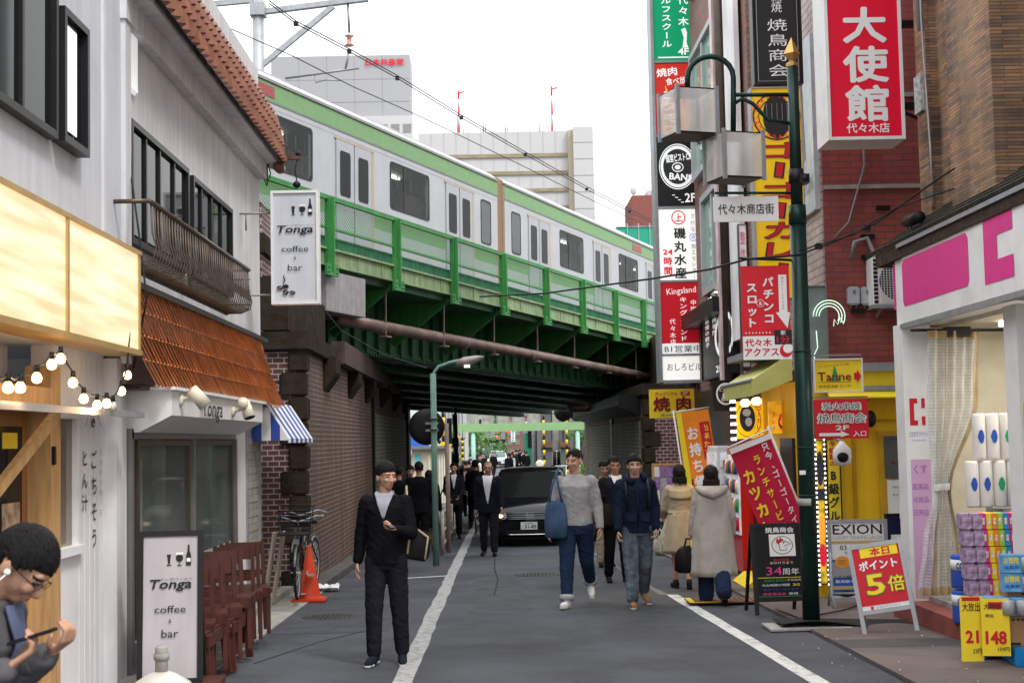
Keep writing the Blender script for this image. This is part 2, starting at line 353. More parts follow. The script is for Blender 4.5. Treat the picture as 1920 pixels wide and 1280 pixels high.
M['slate'] = brick('slate', (0.33, 0.17, 0.085), (0.1, 0.07, 0.058), (0.05, 0.04, 0.032), 0.3, 0.032, 0.003, bump=1.0, hue=0.5, dirt=(0.3, 0.2, 0.11), dirt_amt=0.5)
M['paver'] = brick('paver', (0.14, 0.105, 0.098), (0.11, 0.09, 0.086), (0.06, 0.055, 0.055), 0.2, 0.1, 0.006)
M['glass_dark'] = glass('glass_dark', (0.012, 0.014, 0.014), 0.04, 0.97, 0.09)
M['glass_clear'] = glass('glass_clear', (0.2, 0.24, 0.23), 0.03, 0.34, 0.3)
M['mirror'] = mat('mirror', (0.8, 0.85, 0.9), 0.04, 1.0, var=0)
def emis(name, col, s): M[name] = mat(name, col, 0.5, var=0.0, emit=s); return M[name]
PALN = 'white black red yellow green pink blue orange grey gold purple dkred'.split()
PALC = [(0.78, 0.78, 0.78), (0.02, 0.02, 0.022), (0.55, 0.015, 0.03), (0.85, 0.66, 0.03), (0.02, 0.3, 0.1), (0.7, 0.05, 0.25), (0.03, 0.1, 0.4), (0.78, 0.3, 0.03), (0.3, 0.3, 0.31), (0.5, 0.36, 0.15), (0.3, 0.12, 0.4), (0.2, 0.01, 0.02)]
PAL = [mat('ink_'+a, b, 0.5, var=0.0) for a, b in zip(PALN, PALC)]
LIT = [mat('lit_'+a, b, 0.5, var=0.0, emit=0.45) for a, b in zip(PALN, PALC)]
WH, BK, RD, YL, GN, PK, BL, OR, GY, GD, PU, DR = range(12)
def draw(mb, w, h, items, y=-0.004):
    """items in fractions of the panel, u from its left edge and v down from its top"""
    for k, it in enumerate(items):
        t = it[0]; yy = y-0.0014*k if len(items) < 12 else y-0.0008*k
        X = lambda u: (u-0.5)*w
        Z = lambda v: (0.5-v)*h
        if t == 'h': tx(mb, it[1], X(it[2]), Z(it[3]), it[4]*w, it[5]*h, it[6], yy, *(it[7:] or (0.02,)))
        elif t == 'v': tv(mb, it[1], X(it[2]), Z(it[3]), it[4]*w, it[5]*h, it[6], yy, *(it[7:] or (0.03,)))
        elif t == 'r': rect(mb, X(it[1]), Z(it[2]), it[3]*w, it[4]*h, it[5], yy, *(it[6:]))
        elif t == 'd': disc(mb, X(it[1]), Z(it[2]), it[3]*w, it[4]*h, it[5], yy, 28, *(it[6:]))
        elif t == 'p': poly(mb, [(X(a), Z(b)) for a, b in it[1]], it[2], yy)
def sign(name, label, cat, box, Y, d, face, frame, items, rz=0, group=None, lit=False, fr=0.02, Yb=None):
    """a signboard whose face fills the picture box px0, py0, px1, py1 at distance Y, facing down the street"""
    x0, y0, x1, y1 = box
    a = at(x0, (y0+y1)/2, Y); b = at(x1, (y0+y1)/2, Y); t = at((x0+x1)/2, y0, Y); o = at((x0+x1)/2, y1, Y)
    w = (b.x-a.x)/max(math.cos(rz), 0.2); h = t.z-o.z
    T = thing(name, label, cat, ((a.x+b.x)/2, Y, (t.z+o.z)/2), rz, group)
    panel(T, w, h, d, face, frame, items, lit, fr)
    T['w'] = w; T['h'] = h
    return T, w, h
def panel(T, w, h, d, face, frame, items, lit=False, fr=0.02):
    m = MB(); m.box((0, 0.006+d/2, 0), (w-2*fr*0.5, max(d-0.012, .004), h-2*fr*0.5)); m.build('panel', face, T)
    if fr:
        m = MB(); D = d; 
        for sx in (-1, 1): m.box((sx*(w/2-fr/2), D/2-0.004, 0), (fr, D+0.01, h))
        for sz in (-1, 1): m.box((0, D/2-0.004, sz*(h/2-fr/2)), (w-2*fr, D+0.01, fr))
        m.build('frame', frame, T)
    if items:
        m = MB(); draw(m, w, h, items, 0.003); m.build('lettering', LIT if lit else PAL, T, fix=False)
# ------------------------------------------------------------------ the street
g = MB(); ys = [-25, 0, 10, 20, 30, 40, 42, 44, 46, 48, 50, 70, 110, 200, 900]
for a, b in zip(ys, ys[1:]): g.quad((-500, a, gz(a)-0.03), (500, a, gz(a)-0.03), (500, b, gz(b)-0.03), (-500, b, gz(b)-0.03))
struct(g, 'ground', M['ground'])
def strip(name, m, x0, x1, ya, yb, dz, step=1.0, wob=0.0, th=0.0):
    s = MB(); n = max(1, int((yb-ya)/step)); P = []
    for i in range(n+1):
        y = ya+(yb-ya)*i/n; f0 = x0(y) if callable(x0) else x0; f1 = x1(y) if callable(x1) else x1
        P.append((Vector((f0+random.uniform(-wob, wob), y, gz(y)+dz)), Vector((f1+random.uniform(-wob, wob), y, gz(y)+dz))))
    for (a, b), (c, d) in zip(P, P[1:]):
        s.quad(a, b, d, c)
        if th:
            dn = Vector((0, 0, -th)); s.quad(a+dn, a, c, c+dn); s.quad(b, b+dn, d+dn, d)
    if th:
        dn = Vector((0, 0, -th)); a, b = P[0]; s.quad(a+dn, b+dn, b, a); a, b = P[-1]; s.quad(a, b, b+dn, a+dn)
    return struct(s, name, m, fix=False)
strip('road', M['asphalt'], -2.35, 3.0, -22, 220, 0.0, 2.0)
strip('road_marking', M['paint_worn'], lambda y: -0.82+0.006*(y-12), lambda y: -0.66+0.006*(y-12), 4.0, 43, 0.004, 0.5, 0.012)
strip('road_marking', M['paint'], lambda y: 2.29-0.026*(y-12), lambda y: 2.43-0.026*(y-12), 4.0, 18.2, 0.004, 0.5, 0.006)
strip('road_marking', mat('worn_paint', (0.16, 0.16, 0.16), 0.8, var=0.3, scale=15), lambda y: 2.2-0.026*(y-12), lambda y: 2.3-0.026*(y-12), 18.2, 27, 0.004, 0.5, 0.02)
s = MB(); s.quad(*(Vector((x, y, gz(y)+0.004)) for x, y in ((-1.75, 21.6), (-0.72, 22.1), (-0.72, 22.25), (-1.75, 21.75)))); struct(s, 'road_marking', M['paint'], fix=False)
strip('pavement', M['paver'], lambda y: 3.02 if y < 16 else 3.0, 4.25, 3, 30.5, 0.03, 1.0, 0, 0.06)
strip('pavement', M['concrete'], -2.75, -2.35, 2, 20, 0.012, 0.6, 0.0, 0.06)
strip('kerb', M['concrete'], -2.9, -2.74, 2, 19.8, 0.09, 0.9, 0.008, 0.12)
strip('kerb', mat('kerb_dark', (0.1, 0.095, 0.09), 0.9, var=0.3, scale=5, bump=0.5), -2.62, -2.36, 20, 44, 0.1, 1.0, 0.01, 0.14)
# cracks and patches in the asphalt
mk('asphalt_patch', (0.078, 0.082, 0.093), 0.85, var=0.2, scale=3, bump=0.6, bscale=150)
for x0, x1, ya, yb in ((-2.3, -1.1, 14.8, 17.4), (-.3, .4, 16.4, 21.8), (1.2, 2.15, 19.5, 24)): strip('road', M['asphalt_patch'], x0, x1, ya, yb, .0022, .25, .05)
s = MB()
for pts in ([(-0.02, 23.5), (0.03, 21), (-0.03, 18.6)], [(0.0, 29), (-0.02, 23.5)], [(-2.1, 12.6), (-1.7, 14.1), (-1.2, 15.3)]):
    for (xa, ya), (xb, yb) in zip(pts, pts[1:]): s.quad((xa-.012, ya, gz(ya)+.003), (xa+.012, ya, gz(ya)+.003), (xb+.012, yb, gz(yb)+.003), (xb-.012, yb, gz(yb)+.003))
struct(s, 'road', mat('seam', (0.03, 0.03, 0.032), 0.9), fix=False)
s = MB()
for k in range(26):
    x = random.uniform(2.7, 3.9); y = random.uniform(10, 15.5); r = random.uniform(.004, .012)
    s.box((x, y, gz(y)+(.036 if x > 3.0 else .005)), (r, r*1.5, .004), rz=random.uniform(0, 3))
tag(s.build('litter', M['white']), 'scraps of pale litter scattered over the dark paving by the drugstore', 'litter', None, 'stuff')
def manhole(px, py, r, label, mt):
    p = gr(px, py); t = thing('manhole_cover', label, 'manhole cover', (p.x, p.y, gz(p.y)), group=None)
    m = MB(); m.lathe([(r*1.12, 0.002), (r*1.12, 0.006), (r*1.02, 0.006)], n=28); m.build('rim', mt, t)
    m = MB(); m.lathe([(r, 0.002), (r, 0.008), (r*.9, 0.009), (0.01, 0.009)], n=28)
    for i in range(-5, 6):
        for j in range(-5, 6):
            if i*i+j*j < 22: m.box((i*r*.17, j*r*.17, 0.010), (r*.1, r*.1, 0.004))
    m.build('cover', mt, t)
iron = mat('cast_iron', (0.05, 0.05, 0.052), 0.6, 0.4, var=0.3, scale=8)
manhole(1010, 1077, 0.33, 'round dark manhole cover in the middle of the road in front of the van', iron)
manhole(622, 1156, 0.3, 'dark round manhole cover beside the walker in the black cardigan', iron)
p = gr(1345, 1131); t = thing('drain_cover', 'yellow edged ribbed metal drain cover on the paving under the grey coated woman', 'drain cover', (p.x+.12, p.y, gz(p.y)+0.03))
m = MB(); m.box((0, 0, .006), (.95, .5, .008)); m.build('plate', mat('rust', (0.13, 0.07, 0.05), .7, .3, var=.3), t)
m = MB(); [m.box((-.42+.06*k, 0, .013), (.028, .44, .008)) for k in range(15)]; m.build('grating', mat('rust2', (0.2, 0.1, 0.06), .6, .3, var=.3), t)
m = MB(); m.box((-.44, -.02, .018), (.07, .5, .004)); m.box((-.28, -.235, .018), (.3, .03, .004)); m.build('painted_edge', M['yellow'], t)
# ------------------------------------------------------------------ near white shop building
sh = thing('shop_building', 'pale blue-grey two storey shop with a long lit fascia and wooden door', 'building', (-2.85, 2, 0))
m = MB(); m.b2((-5, 0, 2.35), (0, 9.35, 9)); m.build('upper_wall', M['plaster_blue'], sh)
m = MB(); m.b2((-0.12, 9.12, 2.3), (0.035, 9.3, 8.9)); m.b2((-0.1, 8.55, 2.4), (0.02, 8.62, 8.9)); m.build('corner_strip', M['plaster'], sh)
def pane_window(root, y0, y1, z0, z1, gl, fr, d=0.05, mull=()):
    f = MB()
    for a, b in ((y0, y0+.05), (y1-.05, y1)): f.b2((0, a, z0), (d, b, z1))
    for a, b in ((z0, z0+.05), (z1-.05, z1)): f.b2((0, y0+.05, a), (d, y1-.05, b))
    for q in mull: f.b2((0.004, q-.02, z0+.05), (d-.012, q+.02, z1-.05))
    fo = f.build('window', fr, root); fo.location = (0.003, 0, 0)
    q = MB(); q.b2((0.002, y0+.05, z0+.05), (d*.45, y1-.05, z1-.05)); q.build('pane', gl, fo)
    return fo
pane_window(sh, 5.0, 7.27, 3.65, 5.3, M['glass_dark'], M['frame_dark'], .07, (6.6,))
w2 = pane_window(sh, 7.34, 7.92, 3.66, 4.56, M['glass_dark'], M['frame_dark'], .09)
q = MB(); q.b2((0.05, 7.4, 3.76), (0.056, 7.72, 4.5)); q.build('sky_reflection', mat('bright_pane', (0.8, 0.82, 0.85), 0.1, 0.9, var=0.04), w2)  # pale mirror sheet added over the glass as its white sky reflection
# ground floor wall: boarded wall with writing, door bay, side window
m = MB(); m.b2((-0.25, 8.28, -0.3), (-0.1, 8.97, 2.35)); m.b2((-0.25, 7.72, -0.3), (-0.1, 8.28, 0.93)); m.b2((-.25, 7.72, 1.9), (-.1, 8.28, 2.35))
for k in range(5): m.b2((-0.1, 8.32+k*.135, -.3), (-0.097, 8.33+k*.135, 2.3))
m.build('boarded_wall', M['boards'], sh)
m = MB(); m.b2((-0.2, 8.97, -0.3), (0.0, 9.12, 2.33)); m.b2((-.25, 9.12, -.3), (-.02, 9.34, 2.3)); m.build('pillar', M['plaster'], sh)
m = MB(); m.b2((-0.16, 7.74, .92), (-.05, 8.33, .98)); m.b2((-.14, 7.74, 1.86), (-.08, 8.28, 1.92)); m.b2((-.14, 7.74, .98), (-.08, 7.8, 1.86)); m.b2((-.14, 8.22, .98), (-.08, 8.28, 1.86)); fo = m.build('window', M['white'], sh)
m = MB(); m.b2((-.2, 7.8, .98), (-.12, 8.22, 1.86)); m.build('pane', mat('pane_warm', (.2, .17, .14), .08, var=.3, scale=3), fo)
m = MB(); m.b2((-.22, 7.5, -.3), (-.05, 7.72, 2.2)); m.b2((-.22, 5.2, 1.9), (-.04, 7.5, 2.05)); m.b2((-.25, 6.2, -.3), (-.1, 6.35, 1.9)); m.build('door_frame', M['wood_light'], sh)
m = MB(); m.b2((-.3, 6.35, -.3), (-.2, 7.5, 1.9)); dr = m.build('door', mat('door_wood', (.28, .12, .045), .4, var=.3, stretch=(4, 4, .5)), sh)
m = MB(); m.b2((-.2, 6.9, .9), (-.19, 7.36, 1.8)); m.build('glass', M['glass_dark'], dr)
m = MB(); m.b2((-.188, 6.97, .95), (-.184, 7.3, 1.32)); m.build('poster', mat('poster', (.45, .3, .2), .5, var=.6, scale=14), dr)
m = MB(); m.b2((-.188, 6.97, 1.66), (-.184, 7.25, 1.76)); m.build('yellow_card', M['yellow'], dr)
m = MB(); m.b2((-.19, 6.68, .2), (-.17, 6.86, 1.9)); m.build('jamb', M['black'], dr)
for z in (.25, 1.55): m = MB(); m.b2((-.05, 7.52, z), (-.03, 7.56, z+.12)); m.build('hinge', M['black'], dr)
m = MB(); m.b2((-5, 0, -.3), (-.3, 5.2, 2.35)); m.b2((-.6, 5.2, -.3), (-.4, 7.7, 2.35)); m.b2((-5, 9.1, -.3), (-.25, 9.34, 2.35)); m.build('inner_wall', M['boards'], sh)
m = MB(T=Matrix.Translation((-.096, 8.62, 0)) @ Matrix.Rotation(R(90), 4, 'Z'))
tv(m, 'ごちそう', .07, 1.66, .2, .19, BK, -.004, .012, .8); tv(m, 'とん汁', -.17, 1.66, .19, .16, BK, -.004, .012, .8)
tv(m, '和食呑み喰う店', .25, 1.66, .08, .075, GY, -.004, 0, .7)
disc(m, .05, 1.84, .045, .034, BK); disc(m, .05, 1.83, .022, .006, WH, -.006); rect(m, .05, 1.905, .035, .012, BK)
for a in (-1, 1):
    for r_, z_ in ((.1, 1.91), (.15, 1.87), (.19, 1.83)): rect(m, .05+a*r_, z_, .045, .008, BK, -.004, a*-.8)
m.build('lettering', PAL, sh, fix=False)
# transparent canopy with timber brace
cn = thing('door_canopy', 'thin clear door canopy on a slanting timber brace under the string lights', 'canopy', (-2.85, 8, 0))
m = MB(); m.b2((-.05, -3.5, 1.89), (.22, 2.85, 1.905)); m.build('clear_sheet', mat('clear_sheet', (.6, .6, .6), .15, var=.1, alpha=.5), cn)
m = MB(); m.b2((.2, -3.5, 1.87), (.235, 2.87, 1.915)); m.build('edge_trim', M['steel'], cn)
m = MB(); m.bar((.15, .95, 1.86), (-.04, .35, 1.38), .05, .06); m.build('timber_brace', M['wood_light'], cn)
# lit fascia box
fb = thing('light_box_sign', 'long blank warm lit fascia box on the pale blue-grey shop', 'sign', (-2.82, 8, 0))
def tube_mat():
    m = bpy.data.materials.new('lit_acrylic'); m.use_nodes = True; n = m.node_tree.nodes; l = m.node_tree.links; b = n['Principled BSDF']
    g_ = n.new('ShaderNodeTexCoord'); mp = n.new('ShaderNodeMapping'); mp.inputs['Scale'].default_value = (1, .6, 8); l.new(g_.outputs['Object'], mp.inputs['Vector'])
    t_ = n.new('ShaderNodeTexNoise'); t_.inputs['Scale'].default_value = 1.6; t_.inputs['Detail'].default_value = 1.5; l.new(mp.outputs[0], t_.inputs['Vector'])
    r_ = n.new('ShaderNodeValToRGB'); r_.color_ramp.elements[0].position = .3; r_.color_ramp.elements[0].color = (.68, .4, .13, 1); r_.color_ramp.elements[1].position = .7; r_.color_ramp.elements[1].color = (.98, .8, .5, 1)
    l.new(t_.outputs['Fac'], r_.inputs[0]); l.new(r_.outputs[0], b.inputs['Emission Color']); b.inputs['Emission Strength'].default_value = 0.8
    b.inputs['Base Color'].default_value = (.4, .36, .3, 1); b.inputs['Roughness'].default_value = .3; return m
M['lit_acrylic'] = tube_mat()
for a, b in ((-4, .88), (.92, 2.7)):
    m = MB(); m.b2((.0, a, 2.37), (.2, b, 3.08)); m.build('lit_panel', M['lit_acrylic'], fb)
m = MB(); m.b2((-.02, -4, 3.08), (.22, 2.75, 3.11)); m.b2((-.02, -4, 2.33), (.22, 2.75, 2.37)); m.b2((-.02, 2.7, 2.37), (.21, 2.75, 3.08)); m.b2((.0, .88, 2.37), (.215, .92, 3.08)); m.build('frame', mat('brass', (.5, .33, .12), .4, .4, var=.1), fb)
# string lights
SL = [(-14, 722), (15, 725), (38, 725), (69, 707), (97, 682), (114, 671), (137, 716), (157, 746), (182, 758), (200, 755), (212, 760), (228, 732), (239, 702)]
sl = thing('string_lights', 'string of round warm bulbs on a black cord above the shop door', 'string lights', (0, 0, 0))
emis('bulb', (1.0, .62, .25), 9); P = []
bulb_cap = None
for i, (px, py) in enumerate(SL):
    p = at(px, py, 2.62*2700/(925-px)); P.append(p+Vector((0, 0, .06)))
    c_ = MB(); c_.lathe([(.014, .07), (.016, .03), (.012, .025)], n=8); co = c_.build('socket', M['black'], sl); co.location = p
    b_ = MB(); b_.lathe([(.012, .028), (.024, .012), (.03, -.006), (.024, -.026), (.008, -.034)], n=12); bo = b_.build('bulb', M['silver'] if i == 10 else M['bulb'], co)
m = MB(); Q = []
for a, b in zip(P, P[1:]): Q += [a, (a+b)/2-Vector((0, 0, .02))]
m.path(Q+[P[-1], P[-1]+Vector((-.02, .15, .25))], .006, 6); m.build('cord', M['black'], sl)
for i in (2, 5, 8):
    la = bpy.data.lights.new('bulb_light', 'POINT'); la.energy = 2.2; la.color = (1, .6, .28); la.shadow_soft_size = .04
    lo = bpy.data.objects.new('bulb_light', la); COL.objects.link(lo); lo.location = P[i]+Vector((.05, 0, -.1)); lo.parent = sl
# ------------------------------------------------------------------ cafe building
cf = thing('cafe_building', 'white plaster cafe with tiled mansard roof and tiled skirt above the shopfront', 'building', (-2.9, 11.4, 0))
m = MB(); m.b2((-6, 0, 2.6), (0, 6.7, 6.4)); m.b2((-6, 6.4, -.5), (-.04, 6.7, 2.6)); m.b2((-6, 0, -.5), (-.5, 6.4, 2.6)); m.build('wall', M['plaster'], cf)
m = MB(); m.b2((-.06, -.12, 2.2), (.03, 0.02, 6.3)); m.build('corner_post', M['plaster'], cf)
pane_window(cf, .02, 2.2, 3.28, 4.28, M['glass_dark'], M['frame_dark'], .06, (.55, 1.05, 1.62))
pane_window(cf, 2.4, 4.5, 3.28, 4.26, M['glass_dark'], M['frame_dark'], .06, (2.85, 3.35, 3.9))
def tiles(root, name, m_, y0, y1, pts, pw, prof, nseg=5, over=.03):
    """rows of roof tiles: pts = (x, z) from the eave up, prof = height of the tile's roll"""
    t = MB(); n = int((y1-y0)/pw)
    for (xa, za), (xb, zb) in zip(pts, pts[1:]):
        d = Vector((xb-xa, 0, zb-za)); nrm = Vector((d.z, 0, -d.x)).normalized(); L = d.length; d.normalize()
        if nrm.x < 0 and abs(nrm.x) > .1: nrm = -nrm
        if nrm.z < -.2: nrm = -nrm
        for c in range(n):
            yc = y0+(c+.5)*pw; lift = random.uniform(0, .006); rs = []
            for k, (s_, off) in enumerate(((-over, .028), (-over, .028+.0), (L, .004))):
                r_ = []
                for j in range(nseg+1):
                    a = j/nseg; hgt = prof(a)
                    r_.append(Vector((xa, yc-pw/2+a*pw*.985, za))+d*s_+nrm*((off+lift+hgt) if k else (off+lift-.012)))
                rs.append(r_)
            t.rings(rs, False, smooth=False, closed=False)
    return t.build(name, m_, root, fix=False)
roll = lambda a: .05*math.sin(math.pi*min(a/.62, 1)) if a < .62 else -.012*math.sin(math.pi*(a-.62)/.38)
pan = lambda a: .022 if a < .22 else (.004 if a < .3 else -.004)
P_ = [(.3, 5.22), (.27, 5.42), (.22, 5.62), (.15, 5.82), (.04, 6.0), (-.12, 6.17), (-.35, 6.3), (-.65, 6.4)]
tiles(cf, 'roof_tiles', M['tile_brown'], -.3, 6.75, P_, .2, roll, 7)
m = MB(); m.b2((-.6, -.3, 5.2), (.24, 6.7, 5.24)); m.quad((.24, 6.72, 5.2), (-.6, 6.72, 5.2), (-.6, 6.72, 6.36), (-.1, 6.72, 6.14), (.1, 6.72, 5.9), (.2, 6.72, 5.55)); m.b2((-.6, -.3, 5.0), (.1, 6.68, 5.2)); m.build('eave', M['plaster'], cf)
m = MB(); m.tube((.26, 6.78, 5.15), (.26, 6.6, 5.15), .07); m.path([(.3, 6.74, 5.2), (.28, 6.75, 5.5), (.2, 6.76, 5.8), (.02, 6.77, 6.05), (-.2, 6.78, 6.25)], .035); m.build('verge_tile', M['tile_brown'], cf)
P_ = [(.33, 2.12), (.25, 2.32), (.18, 2.52), (.11, 2.73), (.05, 2.93)]
tiles(cf, 'skirt_tiles', M['tile_orange'], -.55, 6.3, P_, .125, pan, 4, .02)
m = MB(); m.b2((-.1, -.5, 2.93), (.09, 6.72, 2.98)); m.b2((.0, -.3, 2.1), (.2, 6.3, 2.14)); m.build('skirt_trim', M['frame_dark'], cf)
m = MB(); m.quad((0, 6.36, 2.1), (.3, 6.36, 2.1), (.06, 6.36, 2.93), (0, 6.36, 2.93)); m.build('skirt_end', M['tile_orange'], cf)
# balcony railing with belly bars
m = MB()
for k in range(44):
    y = -.45+k*.101
    m.path([(.32, y, 3.5), (.33, y, 3.28), (.36, y, 3.17), (.34, y, 3.09), (.25, y, 3.05), (.08, y, 3.05)], .008, 5)
m.tube((.32, -.5, 3.52), (.32, 3.98, 3.52), .02); m.tube((.0, -.5, 3.52), (.32, -.5, 3.52), .018); m.tube((.0, 3.98, 3.52), (.32, 3.98, 3.52), .018)
m.tube((.08, -.5, 3.05), (.08, 3.98, 3.05), .014); m.tube((.1, 2.0, 3.05), (.1, 2.0, 3.5), .018)
for z in (3.15, 3.3, 3.42): m.tube((.0, 3.98, z), (.33, 3.98, z), .008)
m.build('balcony_railing', M['bronze'], cf)
m = MB(); m.b2((-.4, -.02, -.4), (0.06, .06, 1.8)); m.b2((-.3, .0, -.4), (.05, .3, .1)); m.b2((-.3, 0, 1.72), (.06, 4.6, 1.8)); m.b2((-.2, 2.3, -.4), (.07, 2.38, 1.72)); m.b2((-.2, 4.52, -.4), (.075, 4.58, 1.72)); m.b2((-.2, .06, -.4), (.06, 4.52, .12)); m.build('shopfront_frame', M['frame_grey'], cf)
m = MB(); m.b2((-.1, 4.58, -.4), (.04, 5.35, 1.9)); m.build('side_panel', M['boards'], cf)
for a, b in ((.25, 2.25), (2.42, 4.48)):
    m = MB(); m.b2((.0, a, .15), (.02, b, 1.7)); fo = m.build('window', M['glass_clear'], cf)
    m = MB(); m.b2((.012, a, .1), (.045, a+.06, 1.71)); m.b2((.012, b-.06, .1), (.045, b, 1.71)); m.b2((.012, a+.06, 1.66), (.045, b-.06, 1.71)); m.build('window_frame', M['bronze'], fo)
    m = MB()
    for k in range(14): m.tube((-.12-.02*(k % 2), a+.1+k*.05, .2), (-.12-.02*(k % 2), a+.1+k*.05, 1.66), .03, n=6)
    m.build('curtain', M['cream'], fo)
    m = MB(); m.b2((.021, a+.06, .15), (.024, b-.06, .62)); m.build('frosted_film', mat('film', (.42, .5, .48), .6, var=.1, alpha=.6), fo)
m = MB()
for k in range(26): m.b2((.0, 5.4, -.3+k*.085), (.02+.008*(k % 2), 6.3, -.3+k*.085+.08))
m.build('shutter', mat('shutter', (.4, .38, .33), .5, var=.15, streak=.3), cf)
m = MB(); m.b2((-.02, 5.3, -.4), (.06, 5.4, 1.95)); m.b2((-.02, 6.3, -.4), (.05, 6.36, 1.95)); m.build('shutter_rail', M['steel'], cf)
# white canopy box over the shopfront
m = MB(); T_ = Matrix.Rotation(R(90), 4, 'Z')
P0 = [(0.0, 1.77), (.1, 1.77), (.36, 1.9), (.36, 2.1), (0.0, 2.1)]
m.add([(x, .05, z) for x, z in P0]+[(x, 4.55, z) for x, z in P0], [(0, 1, 2, 3, 4), (9, 8, 7, 6, 5)]+[(i, i+5, (i+1) % 5+5, (i+1) % 5) for i in range(5)], smooth=False)
m.b2((-.02, 0.0, 2.1), (.4, 4.6, 2.125)); m.build('canopy_box', M['white'], cf)
m = MB(T=Matrix.Translation((.365, 1.55, 1.96)) @ Matrix.Rotation(R(90), 4, 'Z')); tx(m, 'Tonga', 0, 0, .95, .2, BK, -.03, .03, 0, .25); m.build('lettering', PAL, cf, fix=False)
m = MB(); m.box((.012, .2, 4.78), (.05, .26, .5)); m.build('wall_lamp', emis('lamp_white', (.85, .87, .9), .35), cf, bev=.02)
# spotlights on the canopy
def spot(p, aim, label):
    t = thing('spotlight', label, 'spotlight', p); a = Vector(aim).normalized()
    m = MB(); m.lathe([(.05, -.01), (.05, .01), (.03, .02)], n=14); m.build('base', M['cream'], t, fix=False).rotation_euler = (0, R(90), 0)
    m = MB(); m.tube((0, 0, 0), (.1, 0, .03), .015); m.build('stem', M['cream'], t)
    m = MB(); c = Vector((.13, 0, .03)); m.tube(c-a*.07, c+a*.1, .05, .058, 16); h_ = m.build('lamp_head', M['cream'], t)
    m = MB(); m.tube(c+a*.101, c+a*.104, .05, .05, 16); m.build('lens', M['black'], h_)
p = at(318, 728, 11.9); spot((-2.53, 11.75, 2.03), (.55, .5, -.75), 'cream spotlight on the white canopy, tilted down over the lettering')
spot((-2.53, 14.1, 1.98), (.35, -.25, -.95), 'cream double spotlight near the far end of the white canopy box')
m = MB(); m.tube((.1, -.03, .05), (.12, -.13, .09), .045, .05, 14); m.build('second_head', M['cream'], bpy.data.objects['spotlight.001'])
# striped awning
aw = thing('striped_awning', 'blue and white striped awning over the narrow shutter', 'awning', (-2.86, 17.25, 0))
m = MB(); n_ = 11
for k in range(n_): m.add([(.13, 2.3*k/n_, 2.17), (.13, 2.3*(k+1)/n_, 2.17), (.42, 2.3*(k+1)/n_, 1.72), (.42, 2.3*k/n_, 1.72)], [(0, 1, 2, 3)], k % 2)
for k in range(n_): m.add([(.42, 2.3*k/n_, 1.72), (.42, 2.3*(k+1)/n_, 1.72), (.42, 2.3*(k+1)/n_, 1.67), (.42, 2.3*k/n_, 1.67)], [(0, 1, 2, 3)], k % 2)
xs = [-.02, .1, .21, .32, .42]; zt = lambda x: 2.17 if x < .13 else 2.17-(x-.13)/.29*.45
for k in range(4): m.add([(xs[k], 0, 1.7), (xs[k+1], 0, 1.7), (xs[k+1], 0, zt(xs[k+1])), (xs[k], 0, zt(xs[k]))], [(0, 1, 2, 3)], 1-(k % 2))
m.add([(0, 0, 2.17), (.13, 0, 2.17), (.13, 2.3, 2.17), (0, 2.3, 2.17)], [(0, 1, 2, 3)], 0); m.build('canvas', [M['white'], mat('awning_blue', (.035, .08, .36), .6, var=.06)], aw, fix=False, sol=.006)
# hanging cafe sign
GLASSES = [('r', .53, .165, .09, .006, BK), ('p', [(.43, .14), (.51, .14), (.495, .17), (.49, .205), (.45, .205), (.445, .17)], BK), ('p', [(.43, .21), (.51, .21), (.51, .218), (.43, .218)], BK),
           ('d', .66, .165, .065, .028, BK), ('r', .66, .135, .13, .016, WH), ('r', .66, .2, .012, .03, BK), ('r', .66, .216, .08, .006, BK), ('p', [(.78, .218), (.78, .15), (.805, .12), (.81, .075), (.84, .075), (.845, .12), (.87, .15), (.87, .218)], BK), ('r', .825, .18, .07, .025, WH)]
TONGA = [it for it in GLASSES[1:]]+[('h', 'トンガコーヒー', .62, .31, .56, .018, BK, .0), ('h', 'Tonga', .5, .352, .78, .085, BK, .035, 0, .25), ('h', 'coffee', .5, .515, .56, .05, BK, .0), ('h', '&', .5, .595, .05, .028, BK, 0), ('h', 'bar', .5, .68, .3, .055, BK, 0)]
BEANS = [('d', .18, .855, .07, .017, BK), ('d', .3, .845, .065, .019, BK), ('d', .3, .895, .065, .021, BK), ('d', .44, .9, .065, .017, BK), ('r', .18, .855, .1, .003, WH, .3), ('r', .3, .895, .1, .003, WH, .6), ('r', .44, .9, .1, .003, WH, .4),
         ('p', [(.24, .82), (.27, .79), (.25, .76), (.28, .735), (.275, .76), (.3, .79), (.26, .82)], BK)]
CUP = [('p', [(.3, .89), (.36, .86), (.34, .82), (.37, .78), (.4, .82), (.42, .86), (.34, .895)], BK), ('p', [(.27, .935), (.5, .935), (.48, .965), (.29, .965)], BK)]
mk('sign_grey', (.57, .6, .65), .35, var=.06, scale=3, streak=.08)
T, w, h = sign('hanging_sign', 'tall grey coffee and bar sign hung from the white cafe wall by the bridge', 'sign', (508, 357, 598, 570), 16.6, .16, M['sign_grey'], M['white'], TONGA+BEANS, fr=.03)
m = MB(); [m.tube((-w/2, .08, z), (-w/2-.62, .08, z), .012) for z in (h/2-.25, -h/2+.12)]; m.tube((-w/2-.3, .08, h/2-.25), (-w/2-.3, .08, h/2-.45), .01); m.build('bracket', M['frame_grey'], T)
